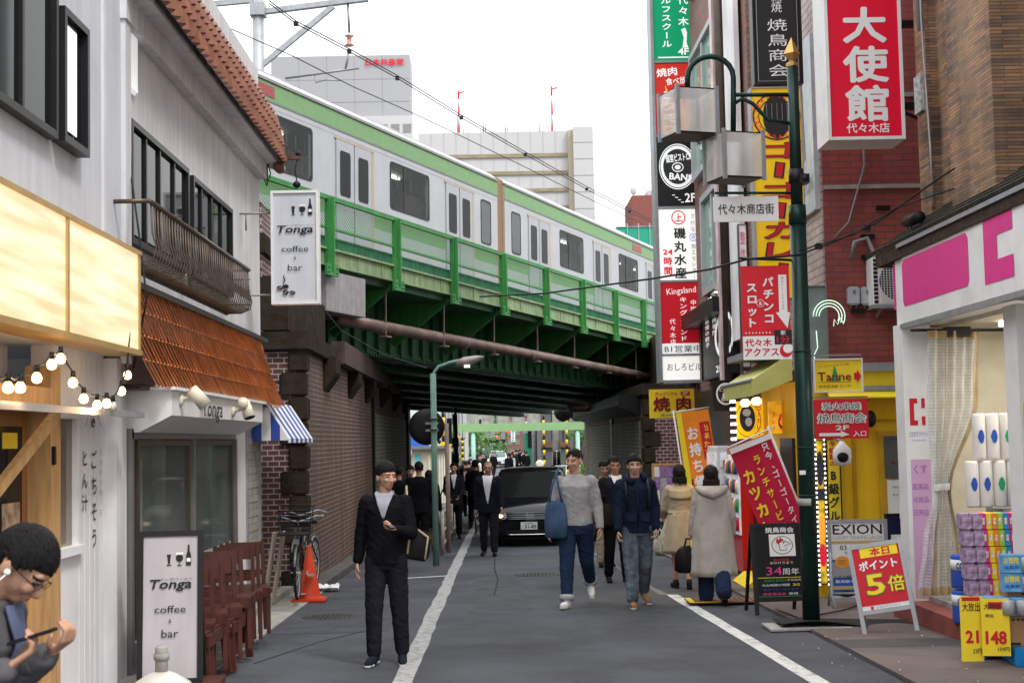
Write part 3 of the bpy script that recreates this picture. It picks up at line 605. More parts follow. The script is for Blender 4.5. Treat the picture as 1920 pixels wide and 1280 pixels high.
# ------------------------------------------------------------------ brick abutments
def abutment(label, x, ya, yb, side, zt):
    t = thing('bridge_abutment', label, 'abutment', (x, ya, 0)); s = side
    m = MB(); m.b2((0, 0.12, -1.2), (s*6, yb-ya, zt)); m.build('brick_wall', M['brick_left'], t)
    m = MB(); m.b2((s*.1, .0, -1.2), (s*6, .12, zt-.02)); m.build('front_wall', M['brick_front'], t)
    k = 0; z = gz(ya)-.05
    while z < zt-.25:
        L = .2 if k % 2 else .32; D = .36 if k % 2 else .22
        m = MB(); m.b2((-s*.05, -.05, z+.012), (s*L, D, z+.33)); o = m.build('quoin_stone', M['stone_dark'], t, bev=.02); z += .34; k += 1
    m = MB(); m.b2((-s*.09, -.1, zt), (s*6, yb-ya, zt+.26)); m.build('stone_cornice', M['stone_dark'], t, bev=.02)
    return t
ab = abutment('dark brick abutment with rough quoin stones under the railway, beside the striped awning', -2.62, 20, 44.5, -1, 2.95)
m = MB(); m.b2((-6, -.02, 3.22), (-.55, 5, 5.0)); m.build('upper_brick', M['brick_front'], ab)
m = MB(); m.b2((-6, -.06, 4.98), (-.75, 5, 5.25)); m.b2((-.75, -.03, 3.22), (-.2, 4.5, 4.0)); m.b2((-1.4, -.06, 4.3), (-.5, 4, 4.6)); m.build('upper_stone', M['stone_dark'], ab, bev=.02)
m = MB(); m.b2((.0, 11.2, -1), (.06, 11.5, 2.9)); m.build('drain_recess', M['black'], ab)
m = MB(); m.b2((-.02, 23.2, -1), (.1, 24.2, 2.95)); m.build('end_pier', M['black'], ab)
m = MB(); m.b2((.0, 11.6, -.9), (.035, 23.0, 2.3)); m.build('screened_panel', M['panel_brick'], ab)
for k, y in enumerate((2.4, 6.2, 9.6, 13.5, 18, 22)):
    m = MB(); pr = [(.0, 2.45), (.2, 2.72), (.2, 3.0), (0, 3.0)]
    m.add([(a, y, b) for a, b in pr]+[(a, y+.7, b) for a, b in pr], [(0, 1, 2, 3), (7, 6, 5, 4)]+[(i, i+4, (i+1) % 4+4, (i+1) % 4) for i in range(4)]); m.build('corbel', M['stone_dark'], ab, bev=.02)
m = MB(); m.b2((.0, 3.6, 2.95), (.22, 12, 3.32)); m.b2((.0, 12.2, 2.9), (.2, 24, 3.2)); m.build('bearing_beam', M['brown_beam'], ab)
ar = abutment('dark brick abutment behind the notice board and the walking men', 3.3, 31.2, 52, 1, 2.55)
m = MB(); m.b2((-.035, 1.0, -.9), (0, 8.2, 2.0)); m.b2((-.035, 8.8, -.9), (0, 18, 2.0)); m.build('screened_panel', M['panel_brick'], ar)
m = MB(); m.b2((-.05, 8.2, -1), (0, 8.8, 2.5)); m.build('drain_recess', M['black'], ar)
m = MB()
for k in range(24): m.add([(-.02, .9+k*.75, 2.15), (-.55, .9+k*.75, 2.35), (-.55, 1.6+k*.75, 2.35), (-.02, 1.6+k*.75, 2.15)], [(0, 1, 2, 3)]); m.add([(-.02, .9+k*.75, 2.15), (-.55, .9+k*.75, 2.35), (-.02, .9+k*.75, 2.6)], [(0, 1, 2)])
m.b2((-.5, .9, 2.35), (0, 19, 2.6)); m.build('ledge', M['black'], ar)
m = MB(); m.b2((1.3, .2, 2.8), (6, 14, 4.5)); m.build('upper_brick', M['brick_left'], ar)
# ------------------------------------------------------------------ railway bridge (skewed across the street)
BR = math.atan2(.916, .402)
br = thing('railway_bridge', 'green riveted steel railway bridge crossing the street with a mesh fence and a pipe', 'bridge', (1.3, 34, -.04), BR, ry=R(1.1))
POSTS = [-15.3, -12.8, -10.3, -7.82, -5.3, -2.75, -.2, 2.3, 4.85, 7.3, 9.8, 12.3]
def soffit_z(y): return 3.42-.072*y
m = MB(); m.b2((-18, 0, 4.56), (16, .1, 4.84)); m.b2((-18, -.05, 4.82), (16, .12, 4.86)); m.b2((-18, -.04, 4.54), (16, .14, 4.57))
for x in POSTS: m.b2((x-.5, -.012, 4.6), (x-.44, 0, 4.8)); m.b2((x+1.1, -.012, 4.58), (x+1.16, 0, 4.82))
m.build('fascia_beam', M['bridge_pale'], br)
for x in POSTS:
    m = MB(); m.b2((x-.075, -.09, 4.36), (x+.075, -.01, 5.72)); m.b2((x-.02, -.16, 4.45), (x+.02, -.09, 5.72))
    m.b2((x-.2, -.13, 4.36), (x+.2, -.085, 4.56))
    for a in (-.14, .14):
        for z in (4.42, 4.5): m.tube((x+a, -.15, z), (x+a, -.13, z), .018, n=6)
    m.build('post', M['bridge_green'], br)
m = MB(); m.b2((-18, -.07, 5.68), (16, .0, 5.76)); m.b2((-18, -.05, 5.18), (16, .0, 5.22)); m.build('rail', M['bridge_green'], br)
m = MB(); z0, z1 = 4.88, 5.18; s_ = .075; k = -18
while k < 16: 
    m.add([(k, .02, z0), (k+.007, .02, z0), (k+.307, .02, z1), (k+.3, .02, z1)], [(0, 1, 2, 3)]); m.add([(k+.3, .024, z0), (k+.307, .024, z0), (k+.007, .024, z1), (k, .024, z1)], [(0, 1, 2, 3)]); k += s_
m.build('fence_mesh', M['bridge_green'], br, fix=False)
m = MB(); k = -18
while k < 16:
    for i_ in (0, 1): m.add([(k, .012+.004*i_, 5.22 if i_ else 5.68), (k+.02, .012+.004*i_, 5.22 if i_ else 5.68), (k+.48, .012+.004*i_, 5.68 if i_ else 5.22), (k+.46, .012+.004*i_, 5.68 if i_ else 5.22)], [(0, 1, 2, 3)])
    k += .07
m.build('fence_bars', mat('fence_green', (.065, .23, .085), .6, var=.2, streak=.2), br, fix=False)
m = MB(); m.b2((-18, .3, 4.86), (16, .62, 5.12)); m.b2((-18, .28, 5.12), (16, .64, 5.15))
for k in range(44): m.b2((-18+k*.78, .29, 4.9), (-17.97+k*.78, .3, 5.1))
m.build('cable_trough', M['trough'], br)
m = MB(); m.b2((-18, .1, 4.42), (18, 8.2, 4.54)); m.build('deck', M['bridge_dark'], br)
for x in POSTS:
    m = MB(); m.bar((x, .05, 4.5), (x+.05, 1.35, 3.62), .09, .14); m.bar((x, .2, 4.47), (x, 1.4, 4.47), .14, .1); m.add([(x, .15, 4.5), (x, 1.4, 4.5), (x, 1.4, 3.7)], [(0, 1, 2)])
    m.build('bracket', M['bridge_green'], br)
for k in range(7):
    y = 1.4+k*1.05; zb = soffit_z(y)
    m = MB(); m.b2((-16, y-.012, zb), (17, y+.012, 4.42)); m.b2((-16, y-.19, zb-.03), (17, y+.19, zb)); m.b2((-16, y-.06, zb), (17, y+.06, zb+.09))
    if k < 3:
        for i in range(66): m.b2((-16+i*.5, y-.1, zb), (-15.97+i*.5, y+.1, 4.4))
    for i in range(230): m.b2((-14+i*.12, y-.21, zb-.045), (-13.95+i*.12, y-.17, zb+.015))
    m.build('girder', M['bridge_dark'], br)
m = MB()
for k in range(6):
    y = 1.4+k*1.05; z = soffit_z(y+.5)
    m.b2((-14, y+.2, z+.05), (17, y+.85, z+.07))
    for i in range(24): m.b2((-14+i*1.3, y+.2, z+.035), (-13.94+i*1.3, y+.85, z+.05))
m.build('soffit_plate', M['soffit'], br)
for x in POSTS: m = MB(); m.b2((x-.012, .16, 3.53), (x+.012, .185, 4.4)); m.b2((x-.1, .1, 3.5), (x+.1, .24, 3.53)); m.build('pipe_hanger', M['rust_pipe'], br)
m = MB(); m.path([(-9.4, .3, 3.72), (-2, .25, 3.68), (9.4, .2, 3.6), (9.9, .2, 3.5), (10.1, .25, 3.2), (9.6, .5, 2.9), (8.4, 1.2, 2.75), (7.2, 2.2, 2.7)], .115, 14)
for x in (-7.9, -4.2, -.5, 3.2, 6.8): m.tube((x, .27, 3.695-.008*(x+8)), (x+.1, .27, 3.695-.008*(x+8)), .135)
m.build('drain_pipe', M['rust_pipe'], br)
m = MB(); m.b2((-10.35, -.02, 3.76), (-8.95, 1.3, 4.46)); m.b2((-11.8, .1, 3.72), (-10.35, 1.3, 4.0)); m.build('bearing_housing', mat('housing', (.31, .29, .3), .6, .2, var=.12, streak=.2), br, bev=.01)
# ------------------------------------------------------------------ train
def railcar(label, flip, x0):
    t = thing('rail_car', label, 'train', (1.3, 34, -.04), BR, 'cars of the passing silver train', ry=R(1.1))
    y = 1.15; s = -1 if flip else 1
    X = lambda u: s*u
    a, b = sorted((X(.22), X(19.7)))
    yi = y+1.5
    m = MB(); pr = [(yi, 4.62), (yi, 7.42), (y, 7.42), (y, 7.92), (y+.05, 8.0), (y+.18, 8.1), (y+.5, 8.19), (y+1.4, 8.25), (y+2.3, 8.19), (y+2.85, 7.9), (y+2.85, 4.62)]
    n = len(pr); m.add([(a, p, q) for p, q in pr]+[(b, p, q) for p, q in pr], [tuple(range(n))[::-1], tuple(range(n, 2*n))]+[(i, (i+1) % n, (i+1) % n+n, i+n) for i in range(n)], 0, False)
    m.b2((a, y, 4.62), (b, y+.06, 6.39)); m.b2((a, y, 7.32), (b, y+.06, 7.43)); cs = sorted([X(u) for u in (4.85, 9.75, 14.65)]); e = a
    for c in cs: m.b2((e, y, 6.39), (c-.86, y+.06, 7.32)); e = c+.86
    m.b2((e, y, 6.39), (b, y+.06, 7.32)); m.b2((a, y+.06, 4.62), (a+.05, yi, 7.42)); m.b2((b-.05, y+.06, 4.62), (b, yi, 7.42)); m.build('body', M['silver'], t)
    m = MB(); m.b2((a+.06, yi-.02, 4.7), (b-.06, yi-.005, 7.4)); 
    for k in range(26): m.b2((a+.4+k*.73, yi-.05, 5.9), (a+.9+k*.73, yi-.02, 6.75), mi=1+(k*7 % 3))
    for k in range(60): m.tube((a+.3+k*.32, y+.55, 7.35), (a+.3+k*.32, y+.55, 7.08), .012, n=4, mi=4)
    m.build('interior', [mat('interior', (.3, .27, .26), .7, var=.3), mat('seat_red', (.3, .09, .13), .8), mat('seat_dark', (.03, .03, .035), .8), mat('seat_green', (.22, .3, .24), .8), M['white']], t)
    m = MB(); [m.b2((a+.6+k*2.4, y+.78, 7.37), (a+1.5+k*2.4, y+.84, 7.4)) for k in range(8)]; m.build('ceiling_lamp', M.get('train_lamp') or emis('train_lamp', (1, .97, .9), 5), t)
    m = MB(); m.b2((a, y-.006, 7.56), (b, y+.0, 7.88)); m.b2((a, y-.006, 5.86), (b, y, 6.12)); m.build('green_stripe', mat('train_green', (.17, .31, .14), .5, var=.06), t)
    m = MB(); m.b2((a, y-.03, 7.89), (b, y+.06, 7.94)); m.b2((a, y-.012, 7.53), (b, y, 7.55)); m.build('gutter', M['frame_grey'], t)
    for u in (4.0, 10, 16): 
        m = MB(); c = X(u); m.b2((c-1.5, y+.6, 8.16), (c+1.5, y+2.3, 8.38)); m.build('roof_unit', M['silver'], t, bev=.06)
    def win(c, w, z0, z1, nm, r=.08, mul=False):
        pts = []
        for (sx, sz) in ((1, 1), (-1, 1), (-1, -1), (1, -1)):
            for k in range(4):
                an = {(1, 1): 0, (-1, 1): 90, (-1, -1): 180, (1, -1): 270}[(sx, sz)]+30*k
                pts.append((c+sx*(w/2-r)+r*math.cos(R(an)), (z0+z1)/2+sz*((z1-z0)/2-r)+r*math.sin(R(an))))
        O_ = [((p-c)*1.04+c, (q-(z0+z1)/2)*1.05+(z0+z1)/2) for p, q in pts]; I_ = [((p-c)*.985+c, (q-(z0+z1)/2)*.98+(z0+z1)/2) for p, q in pts]; k_ = len(pts)
        m = MB(); m.add([(p, y-.012, q) for p, q in O_]+[(p, y-.012, q) for p, q in I_]+[(p, y+.02, q) for p, q in O_]+[(p, y+.02, q) for p, q in I_], [f for i in range(k_) for j in [(i+1) % k_] for f in ((i, j, k_+j, k_+i), (i, 2*k_+i, 2*k_+j, j), (k_+i, k_+j, 3*k_+j, 3*k_+i))], 0, False); o = m.build(nm, M['frame_dark'], t)
        m = MB(); m.prism(pts, y-.012, y-.003); m.build('pane', M['train_glass'], o)
        if mul: m = MB(); m.b2((c-w*.16-.025, y-.02, z0), (c-w*.16+.025, y-.01, z1)); m.build('bar', M['frame_dark'], o)
    for u in (2.42, 7.28, 12.2, 17.1):
        c = X(u)
        for e in (-.36, .36):
            m = MB(); m.b2((c+e-.34, y-.02, 4.75), (c+e+.34, y+.0, 7.36)); d_ = m.build('door', mat('door_metal', (.35, .36, .385), .35, .35, var=.05) if 'door_metal' not in M else M['door_metal'], t)
            M['door_metal'] = d_.data.materials[0]
            m = MB(); m.prism([(c+e-.17, 6.28), (c+e+.17, 6.28), (c+e+.2, 6.34), (c+e+.2, 7.1), (c+e+.17, 7.16), (c+e-.17, 7.16), (c+e-.2, 7.1), (c+e-.2, 6.34)], y-.026, y-.018); m.build('pane', M['glass_dark'], d_)
        m = MB(); m.b2((c+.72, y-.015, 4.75), (c+.82, y, 7.36)); m.b2((c-.75, y-.024, 7.36), (c+.8, y, 7.4)); m.build('door_edge', mat('beige', (.42, .34, .26), .5, var=.05), t)
    M['train_glass'] = M.get('train_glass') or glass('train_glass', (.02, .028, .026), .03, .3, .3)
    for u in (4.85, 9.75, 14.65): win(X(u), 1.75, 6.38, 7.33, 'window', mul=True)
    win(X(.92), .56, 6.3, 7.3, 'window')
    m = MB(); c = X(10.6); m.b2((c-.45, y-.014, 7.62), (c+.45, y-.004, 7.82)); m.build('route_display', mat('display', (.3, .06, .06), .4, var=.5, scale=30), t)
    m = MB(); m.b2((a, y+.2, 4.45), (b, y+2.6, 4.64)); m.build('underframe', M['black'], t)
    return t
railcar('silver and green rail car on the bridge, the nearer one above the cafe sign', True, 0)
railcar('silver and green rail car running towards the tall sign tower', False, 0)
m = MB(); m.b2((-.225, 1.2, 4.7), (.225, 3.9, 8.02)); gw = m.build('coupling_bellows', mat('bellows', (.26, .15, .08), .7, var=.3, scale=10, stretch=(8, 1, 1)), None); gw.location = (1.3, 34, -.04); gw.rotation_euler = (0, R(1.1), BR)
tag(gw, 'brown bellows gangway joining the two silver rail cars', 'gangway')
# ------------------------------------------------------------------ overhead line
ct = thing('catenary_mast', 'grey tubular mast with braced arm and insulator holding wires over the train', 'mast', (0, 0, 0))
a = at(484, 20, 34); m = MB(); m.tube((a.x, 34, 4), (a.x, 34, 13), .14, n=14); m.box((a.x, 34, a.z), (.36, .36, .3)); m.build('mast', M['steel'], ct)
m = MB(); b = at(690, -2, 34); m.bar((a.x, 34, at(484, 24, 34).z), (b.x, 34, b.z), .16, .12); m.bar((a.x, 34, at(490, 128, 34).z), (at(625, 12, 34).x, 34, at(625, 12, 34).z), .12, .12); m.bar((a.x, 34, at(484, 0, 34).z), (at(400, 8, 34).x, 34, at(400, 8, 34).z), .12); m.build('arm', M['steel'], ct)
m = MB(); p0 = at(652, 4, 34); p1 = at(655, 62, 34); p2 = at(655, 92, 34); p3 = at(648, 130, 34); q0 = at(535, 147, 34); q1 = at(673, 128, 34)
m.tube(p0, p1, .03); m.tube(p2, p3, .03); m.tube(q0, q1, .03); m.path([at(590, 142, 34), at(592, 155, 34), at(610, 150, 34), at(640, 151, 34)], .02); m.build('dropper_rod', M['frame_grey'], ct)
m = MB(); m.lathe([(.03, 0), (.12, .03), (.06, .08), (.05, .16), (.06, .22), (.12, .27), (.03, .3)], (p2.x, 34, p2.z+.05)); m.build('insulator', mat('insul', (.45, .2, .17), .3, var=.1), ct)
def wire(name, label, pts, r=.012, knots=(), mt='black'):
    t = thing(name, label, 'cable', pts[0]); o = Vector(pts[0]); P = []
    for a, b in zip(pts, pts[1:]):
        a = Vector(a); b = Vector(b)
        for k in range(5): P.append(a.lerp(b, k/5)-o)
    P.append(Vector(pts[-1])-o); m = MB(); m.path(P, r, 5); m.build('cable', M[mt], t)
    if knots:
        m = MB()
        for q in knots: m.box(Vector(q)-o, (r*7, r*9, r*6)); 
        m.build('clamp', M['black'], t)
def onv(px, py, v):
    """point above the bridge, v metres behind its fence, seen at px, py"""
    n = Vector((-.916, .402, 0)); d = ray(px, py); p0 = Vector((1.3, 34, 0))+n*v
    k = (p0.dot(n)-Vector((0, 0, CZ)).dot(n))/d.dot(n); return Vector((0, 0, CZ))+d*k
for off, lb in ((0, 'upper'), (5, 'lower')):
    K = [(505, 2), (555, 40), (655, 92), (745, 142), (865, 216), (985, 285), (1100, 350), (1180, 392), (1225, 414)]
    wire('catenary_wire', 'thin dark messenger wire over the train, the %s of the close pair' % lb, [onv(x, y+off, 2.6+off*.03) for x, y in K], .013, [onv(x, y+off, 2.6) for x, y in K[1:-1]] if off else ())
wire('contact_wire', 'single thin contact wire running just above the train roof', [onv(*q, 2.6) for q in ((400, 40), (550, 106), (660, 162), (780, 215), (870, 258), (990, 316), (1115, 378), (1215, 425))], .011)
# ------------------------------------------------------------------ buildings behind the railway
def facade(name, label, box, Y, dpt, wallm, deco=None):
    x0, y0, x1, y1 = box; a = at(x0, y0, Y); b = at(x1, y0, Y)
    t = thing(name, label, 'building', ((a.x+b.x)/2, Y, 0)); w = b.x-a.x; h = (a.z+b.z)/2
    m = MB(); m.b2((-w/2, 0, -1), (w/2, dpt, h)); m.build('wall', wallm, t); return t, w, h
mk('panel_grey', (.32, .32, .335), .6, var=.03); mk('panel_white', (.46, .455, .46), .6, var=.03, streak=.05); mk('panel_line', (.4, .4, .41), .7, var=.05)
t, w, h = facade('office_block', 'grey panelled office block with red lettering on its top storey', (508, 105, 768, 700), 262, 8, M['panel_grey'])
px = w/260
m = MB()
for k in range(1, 5): m.b2((-w/2+k*w/5-.03, -.02, 2), (-w/2+k*w/5+.03, 0, h))
m.b2((-w/2, -.02, h-46*px), (w/2, 0, h-45*px)); m.b2((-w/2, -.03, h-89*px), (w/2, 0, h-88*px)); m.build('panel_joint', M['frame_grey'], t)
m = MB(); m.b2((-w*.05, -.6, 0), (w/2+.4, -.02, h-117*px)); m.build('white_wing', M['panel_white'], t)
m = MB()
for k in range(6): m.b2((w*(.02+.085*k), -.65, h-150*px), (w*(.02+.085*k)+w*.06, -.6, h-133*px))
m.build('window', M['frame_grey'], t)
m = MB(); tx(m, '日本共産党', w*.32, h-14*px, 72*px, 13*px, RD, -.3, .05); m.build('lettering', PAL, t, fix=False)
m = MB(); m.b2((-w*.2, 5, h), (w*.1, 12, h+1.2)); m.tube((w*.3, 2, h-30*px), (w*.3, 2, h-88*px), .08); m.build('roof_fitting', M['panel_grey'], t)
t, w, h = facade('hospital_block', 'long white office block with tan window bands and roof antennas', (785, 248, 1064, 700), 232, 25, M['panel_white'])
px = w/279
m = MB()
for k in range(5): z = h-(42+33*k)*px; m.b2((-w/2, -.25, z-7*px), (w/2-2*px, -.02, z))
m.build('window', mat('band', (.26, .215, .14), .4, var=.25, scale=.4, stretch=(1, 1, 6)), t)
m = MB()
for k in range(1, 12): m.b2((-w/2+k*w/12-.06, -.05, 0), (-w/2+k*w/12+.06, 0, h))
m.build('panel_joint', M['panel_line'], t)
m = MB(); m.b2((w/2, -1, 0), (w/2+9*px, 20, h)); m.build('pier', mat('tan', (.42, .36, .27), .7), t)
m = MB(); m.b2((w/2+9*px, -2.2, 0), (w/2+46*px, 22, h+2*px)); sw = m.build('side_wing', M['panel_white'], t)
m = MB(); [m.b2((w/2+9*px, -2.23, h-(28+31*k)*px), (w/2+46*px, -2.2, h-(27+31*k)*px)) for k in range(6)]; m.build('panel_joint', M['frame_grey'], sw)
m = MB(); m.b2((w*.1, 4, h), (w*.24, 14, h+6*px)); m.b2((w*.14, 5, h+6*px), (w*.2, 12, h+13*px)); m.b2((-w*.2, 5, h), (-w*.05, 8, h+3*px)); m.b2((w*.28, 5, h), (w*.3, 8, h+4*px)); m.build('plant_room', M['panel_white'], t)
m = MB()
for u, hh in ((-.24, 40), (-.2, 16), (-.05, 24), (-.065, 32), (.085, 24), (.1, 18), (.315, 30), (.34, 14), (.4, 40), (-.17, 12)): m.tube((u*w, 3, h), (u*w, 3, h+hh*px), .14, .07, 5)
m.build('aerial', M['frame_grey'], t)
for pxx, top, lb in ((861, 170, 'red and white antenna pole on the white block, nearer its middle'), (1036, 162, 'red and white antenna pole near the end of the white block')):
    b_ = at(pxx, 252, 236); c = at(pxx, top, 236); a_ = thing('antenna_mast', lb, 'antenna', b_); H = c.z-b_.z
    for nm, mt, ks in (('red_band', M['red'], (0, 2, 4)), ('white_band', M['panel_white'], (1, 3))):
        m = MB()
        for k in ks: m.tube((0, 0, H*k/5), (0, 0, H*(k+1)/5), 0.16, n=6)
        if nm == 'red_band': m.bar((-.2, 0, H*.93), (1.0, 0, H*.97), .2)
        m.build(nm, mt, a_)
t, w, h = facade('red_brick_block', 'small dark red brick building peeping over the train roof', (1185, 366, 1240, 600), 215, 12, mat('redb', (.22, .07, .06), .8, var=.1))
m = MB(); m.b2((w*.05, 1, h), (w*.5, 8, h+.9)); m.b2((w*.3, 0, h+.9), (w*.5, 6, h+1.5)); m.b2((w*.2, -.05, h-3), (w*.42, 0, h-2)); m.build('roof_box', M['panel_white'], t)
m = MB(); m.tube((-w*.4, 2, h), (-w*.4, 2, h+2), .06, .03, 5); m.ball((-w*.4, 2, h+1.1), (.5, .2, .7), 8); m.build('aerial', M['panel_white'], t)
t, w, h = facade('netted_scaffold', 'green netted building scaffold behind the train beside the tall sign tower', (1155, 425, 1260, 700), 205, 6, mat('net', (.03, .3, .2), .8, var=.12, streak=.15))
m = MB(); [m.tube((-w/2+w*k/5, -.1, 2), (-w/2+w*k/5, -.1, h+.5), .06, n=6) for k in range(6)]; m.tube((-w/2, -.1, h), (w/2, -.1, h), .06, n=6); m.build('scaffold_pole', M['steel'], t)
# ------------------------------------------------------------------ buildings on the shop side
bb = thing('brown_brick_building', 'narrow brown brick building with aluminium windows behind the tall sign tower', 'building', (3.62, 19.6, 0))
m = MB(); m.b2((0, 0, -.5), (8, 5.9, 14)); m.build('wall', M['brick_brown'], bb)
for z0, z1, y0, y1 in ((6.0, 8.2, 2.3, 5.0), (9.2, 11.8, 2.3, 5.0), (3.95, 5.6, 2.0, 4.2)):
    f = MB(); f.b2((-.1, y0, z0), (-.0, y0+.12, z1)); f.b2((-.1, y1-.12, z0), (0, y1, z1)); f.b2((-.1, y0+.12, z0), (0, y1-.12, z0+.1)); f.b2((-.1, y0+.12, z1-.1), (0, y1-.12, z1)); f.b2((-.08, (y0+y1)/2-.06, z0+.1), (0, (y0+y1)/2+.06, z1-.1)); fo = f.build('window', M['silver'], bb)
    f = MB(); f.b2((-.03, y0+.12, z0+.1), (-.01, y1-.12, z1-.1)); f.build('pane', mat('pane_green', (.25, .42, .33), .08, var=.2, scale=1), fo)
m = MB(); m.tube((-.1, 5.6, 2.5), (-.1, 5.6, 14), .06); m.tube((-.1, 1.6, 2.4), (-.1, 1.6, 14), .09); m.build('drain_pipe', M['bronze'], bb)
m = MB(); m.b2((-.3, 1.8, 3.5), (0, 5.6, 3.72)); m.b2((-.05, 0.1, .0), (0, 5.8, 2.4)); m.build('shopfront', M['frame_dark'], bb)
m = MB(); m.b2((-.12, .3, 3.0), (-.05, 1.2, 14)); m.build('white_strip_sign', mat('strip', (.7, .68, .7), .5, var=.25, scale=2, stretch=(1, 1, .5)), bb)
m = MB(); m.b2((-.2, 1.72, 2.4), (-.1, 1.95, 14)); m.build('pink_strip_sign', mat('strip2', (.68, .5, .52), .5, var=.3, scale=2.5), bb)
yb_ = thing('curry_shop', 'bright yellow corner shop with an awning and a grey gutter under the red brick', 'building', (3.66, 17.2, 0))
M['yellow_wall'] = mat('yellow_wall', (.82, .5, .015), .5, var=.05, scale=3, streak=.08)
m = MB(); m.b2((0, 0, -.5), (3.4, 2.35, 2.28)); m.build('wall', M['yellow_wall'], yb_)
m = MB(); m.b2((.2, -.05, 1.78), (3.4, 0, 1.8)); m.b2((.62, -.03, -.4), (.66, 0, 1.78)); m.build('wall_trim', mat('ochre', (.45, .25, .01), .5), yb_)
m = MB(); m.b2((.25, -.2, 2.2), (3.4, 0, 2.37)); m.build('yellow_fascia', M['yellow'], yb_)
m = MB(); m.add([(.3, -.2, 2.14), (3.4, -.2, 2.14), (3.4, -.34, 2.02), (.3, -.34, 2.06)], [(0, 1, 2, 3)]); m.build('furled_awning', M['yellow'], yb_, sol=.02, fix=False)
m = MB(); m.b2((.2, -.24, 2.14), (3.4, -.2, 2.2)); m.b2((.2, -.26, 2.37), (3.4, 0, 2.47)); m.build('gutter', M['steel'], yb_)
m = MB(); m.b2((.93, -.03, .62), (1.62, 0, 1.66)); bx_ = m.build('notice_frame', mat('mustard', (.55, .32, .02), .5), yb_)
m = MB(); m.b2((1.0, -.045, 1.1), (1.55, -.03, 1.6)); m.build('dark_panel', mat('smoke', (.1, .11, .11), .2, var=.1), bx_)
m = MB(); m.b2((1.02, -.045, .66), (1.53, -.03, 1.08)); m.build('notice', M['white'], bx_)
m = MB(T=Matrix.Translation((1.275, -.046, 1.14)))
draw(m, .5, 1.0, [('h', 'インフォメーション', .5, .08, .8, .035, BK), ('h', 'Tanne', .6, .28, .5, .05, DR), ('h', '第三四宮ビル', .4, .36, .6, .035, DR), ('p', [(.8, .345), (.86, .345), (.86, .33), (.92, .36), (.86, .39), (.86, .375), (.8, .375)], WH)]+[('h', s_, .5, .51+.045*k, .5+.3*(k % 2), .022, BK, 0) for k, s_ in enumerate(('第一・第二・第三四宮ビル', 'ご案内板内', '空室・賃貸情報等のお問合せ先は', '下記の連絡先へお願い致します', '03-5308-3980', '受付時間平日九時より', '管理株式会社'))], 0); m.build('lettering', PAL, bx_, fix=False)
m = MB()   # curry shop street front: awning, hood, door bay
m.add([(-.02, .2, 2.62), (-.02, 2.3, 2.62), (-.52, 2.3, 2.3), (-.52, .2, 2.3)], [(0, 1, 2, 3)]); m.add([(-.52, .2, 2.3), (-.52, 2.3, 2.3), (-.5, 2.3, 2.12), (-.5, .2, 2.12)], [(0, 1, 2, 3)]); m.add([(-.02, .2, 2.62), (-.52, .2, 2.3), (-.5, .2, 2.12), (-.02, .2, 2.3)], [(0, 1, 2, 3)])
m.build('awning', mat('awning_lime', (.55, .55, .18), .6, var=.1), yb_, fix=False, sol=.012)
m = MB(); m.tube((-.52, .2, 2.31), (-.52, 2.3, 2.31), .025); m.b2((-.45, .3, 2.62), (0, 2.35, 2.7)); m.build('awning_rail', M['steel'], yb_)
m = MB(); m.b2((-.04, .25, -.3), (0, 1.0, 1.6)); m.build('doorway', M['frame_dark'], yb_)
for y in (.55, 1.35):
    m = MB(); m.box((-.4, y, 2.06), (.1, .18, .09)); m.build('floodlight', emis('flood', (1, .75, .4), 5), yb_, bev=.02)
la = bpy.data.lights.new('flood_light', 'AREA'); la.energy = 14; la.size = .5; la.color = (1, .75, .4); lo = bpy.data.objects.new('flood_light', la); COL.objects.link(lo); lo.location = (-.5, 1, 2.05); lo.rotation_euler = (0, R(50), 0); lo.parent = yb_
rb = thing('red_brick_building', 'dark red brick upper storeys above the yellow shop', 'building', (4.08, 17.4, 0))
m = MB(); m.b2((0.02, 0, 2.48), (6, 6, 15)); m.build('wall', M['brick_red'], rb)
m = MB(); m.b2((0, .05, 2.5), (.02, 2.2, 15)); m.build('tiled_side', M['brick_pink'], rb)
m = MB(); [m.b2((0.02, -.03, z), (3.2, 0, z+.05)) for z in (4.62, 5.75)]; m.build('string_course', M['concrete'], rb)
m = MB(); m.b2((-.06, .1, 4.4), (0, 1.3, 6.6)); so = m.build('salon_window_sign', mat('salon', (.55, .63, .68), .2, var=.15), rb)
m = MB(T=Matrix.Translation((-.066, .7, 4.75)) @ Matrix.Rotation(R(-90), 4, 'Z')); tx(m, 'G SALON', 0, 0, 1.0, .2, GY, -.002, 0); poly(m, [(-.2, .35), (.15, .35), (.05, 1.5), (-.02, 1.7)], GY, -.002); m.build('lettering', PAL, so, fix=False)
m = MB(); m.path([(.5, -.06, 5.9), (.52, -.06, 4.9), (.3, -.06, 4.2), (.1, -.08, 4.0)], .015, 5); m.path([(.9, -.05, 2.5), (.9, -.05, 3.1), (1.1, -.05, 3.25)], .02, 5); m.path([(.3, -.1, 3.75), (.35, -.12, 3.95), (.5, -.12, 4.0), (.58, -.12, 3.8), (.58, -.2, 3.6)], .03, 8); m.build('cable_run', M['frame_grey'], rb)
for x, z in ((.45, 4.0), (.45, 3.75), (.65, 4.35), (.7, 3.5), (.3, 3.1)): m = MB(); m.b2((x, -.08, z), (x+.16, -.01, z+.05)); m.build('wall_clip', M['black'], rb)
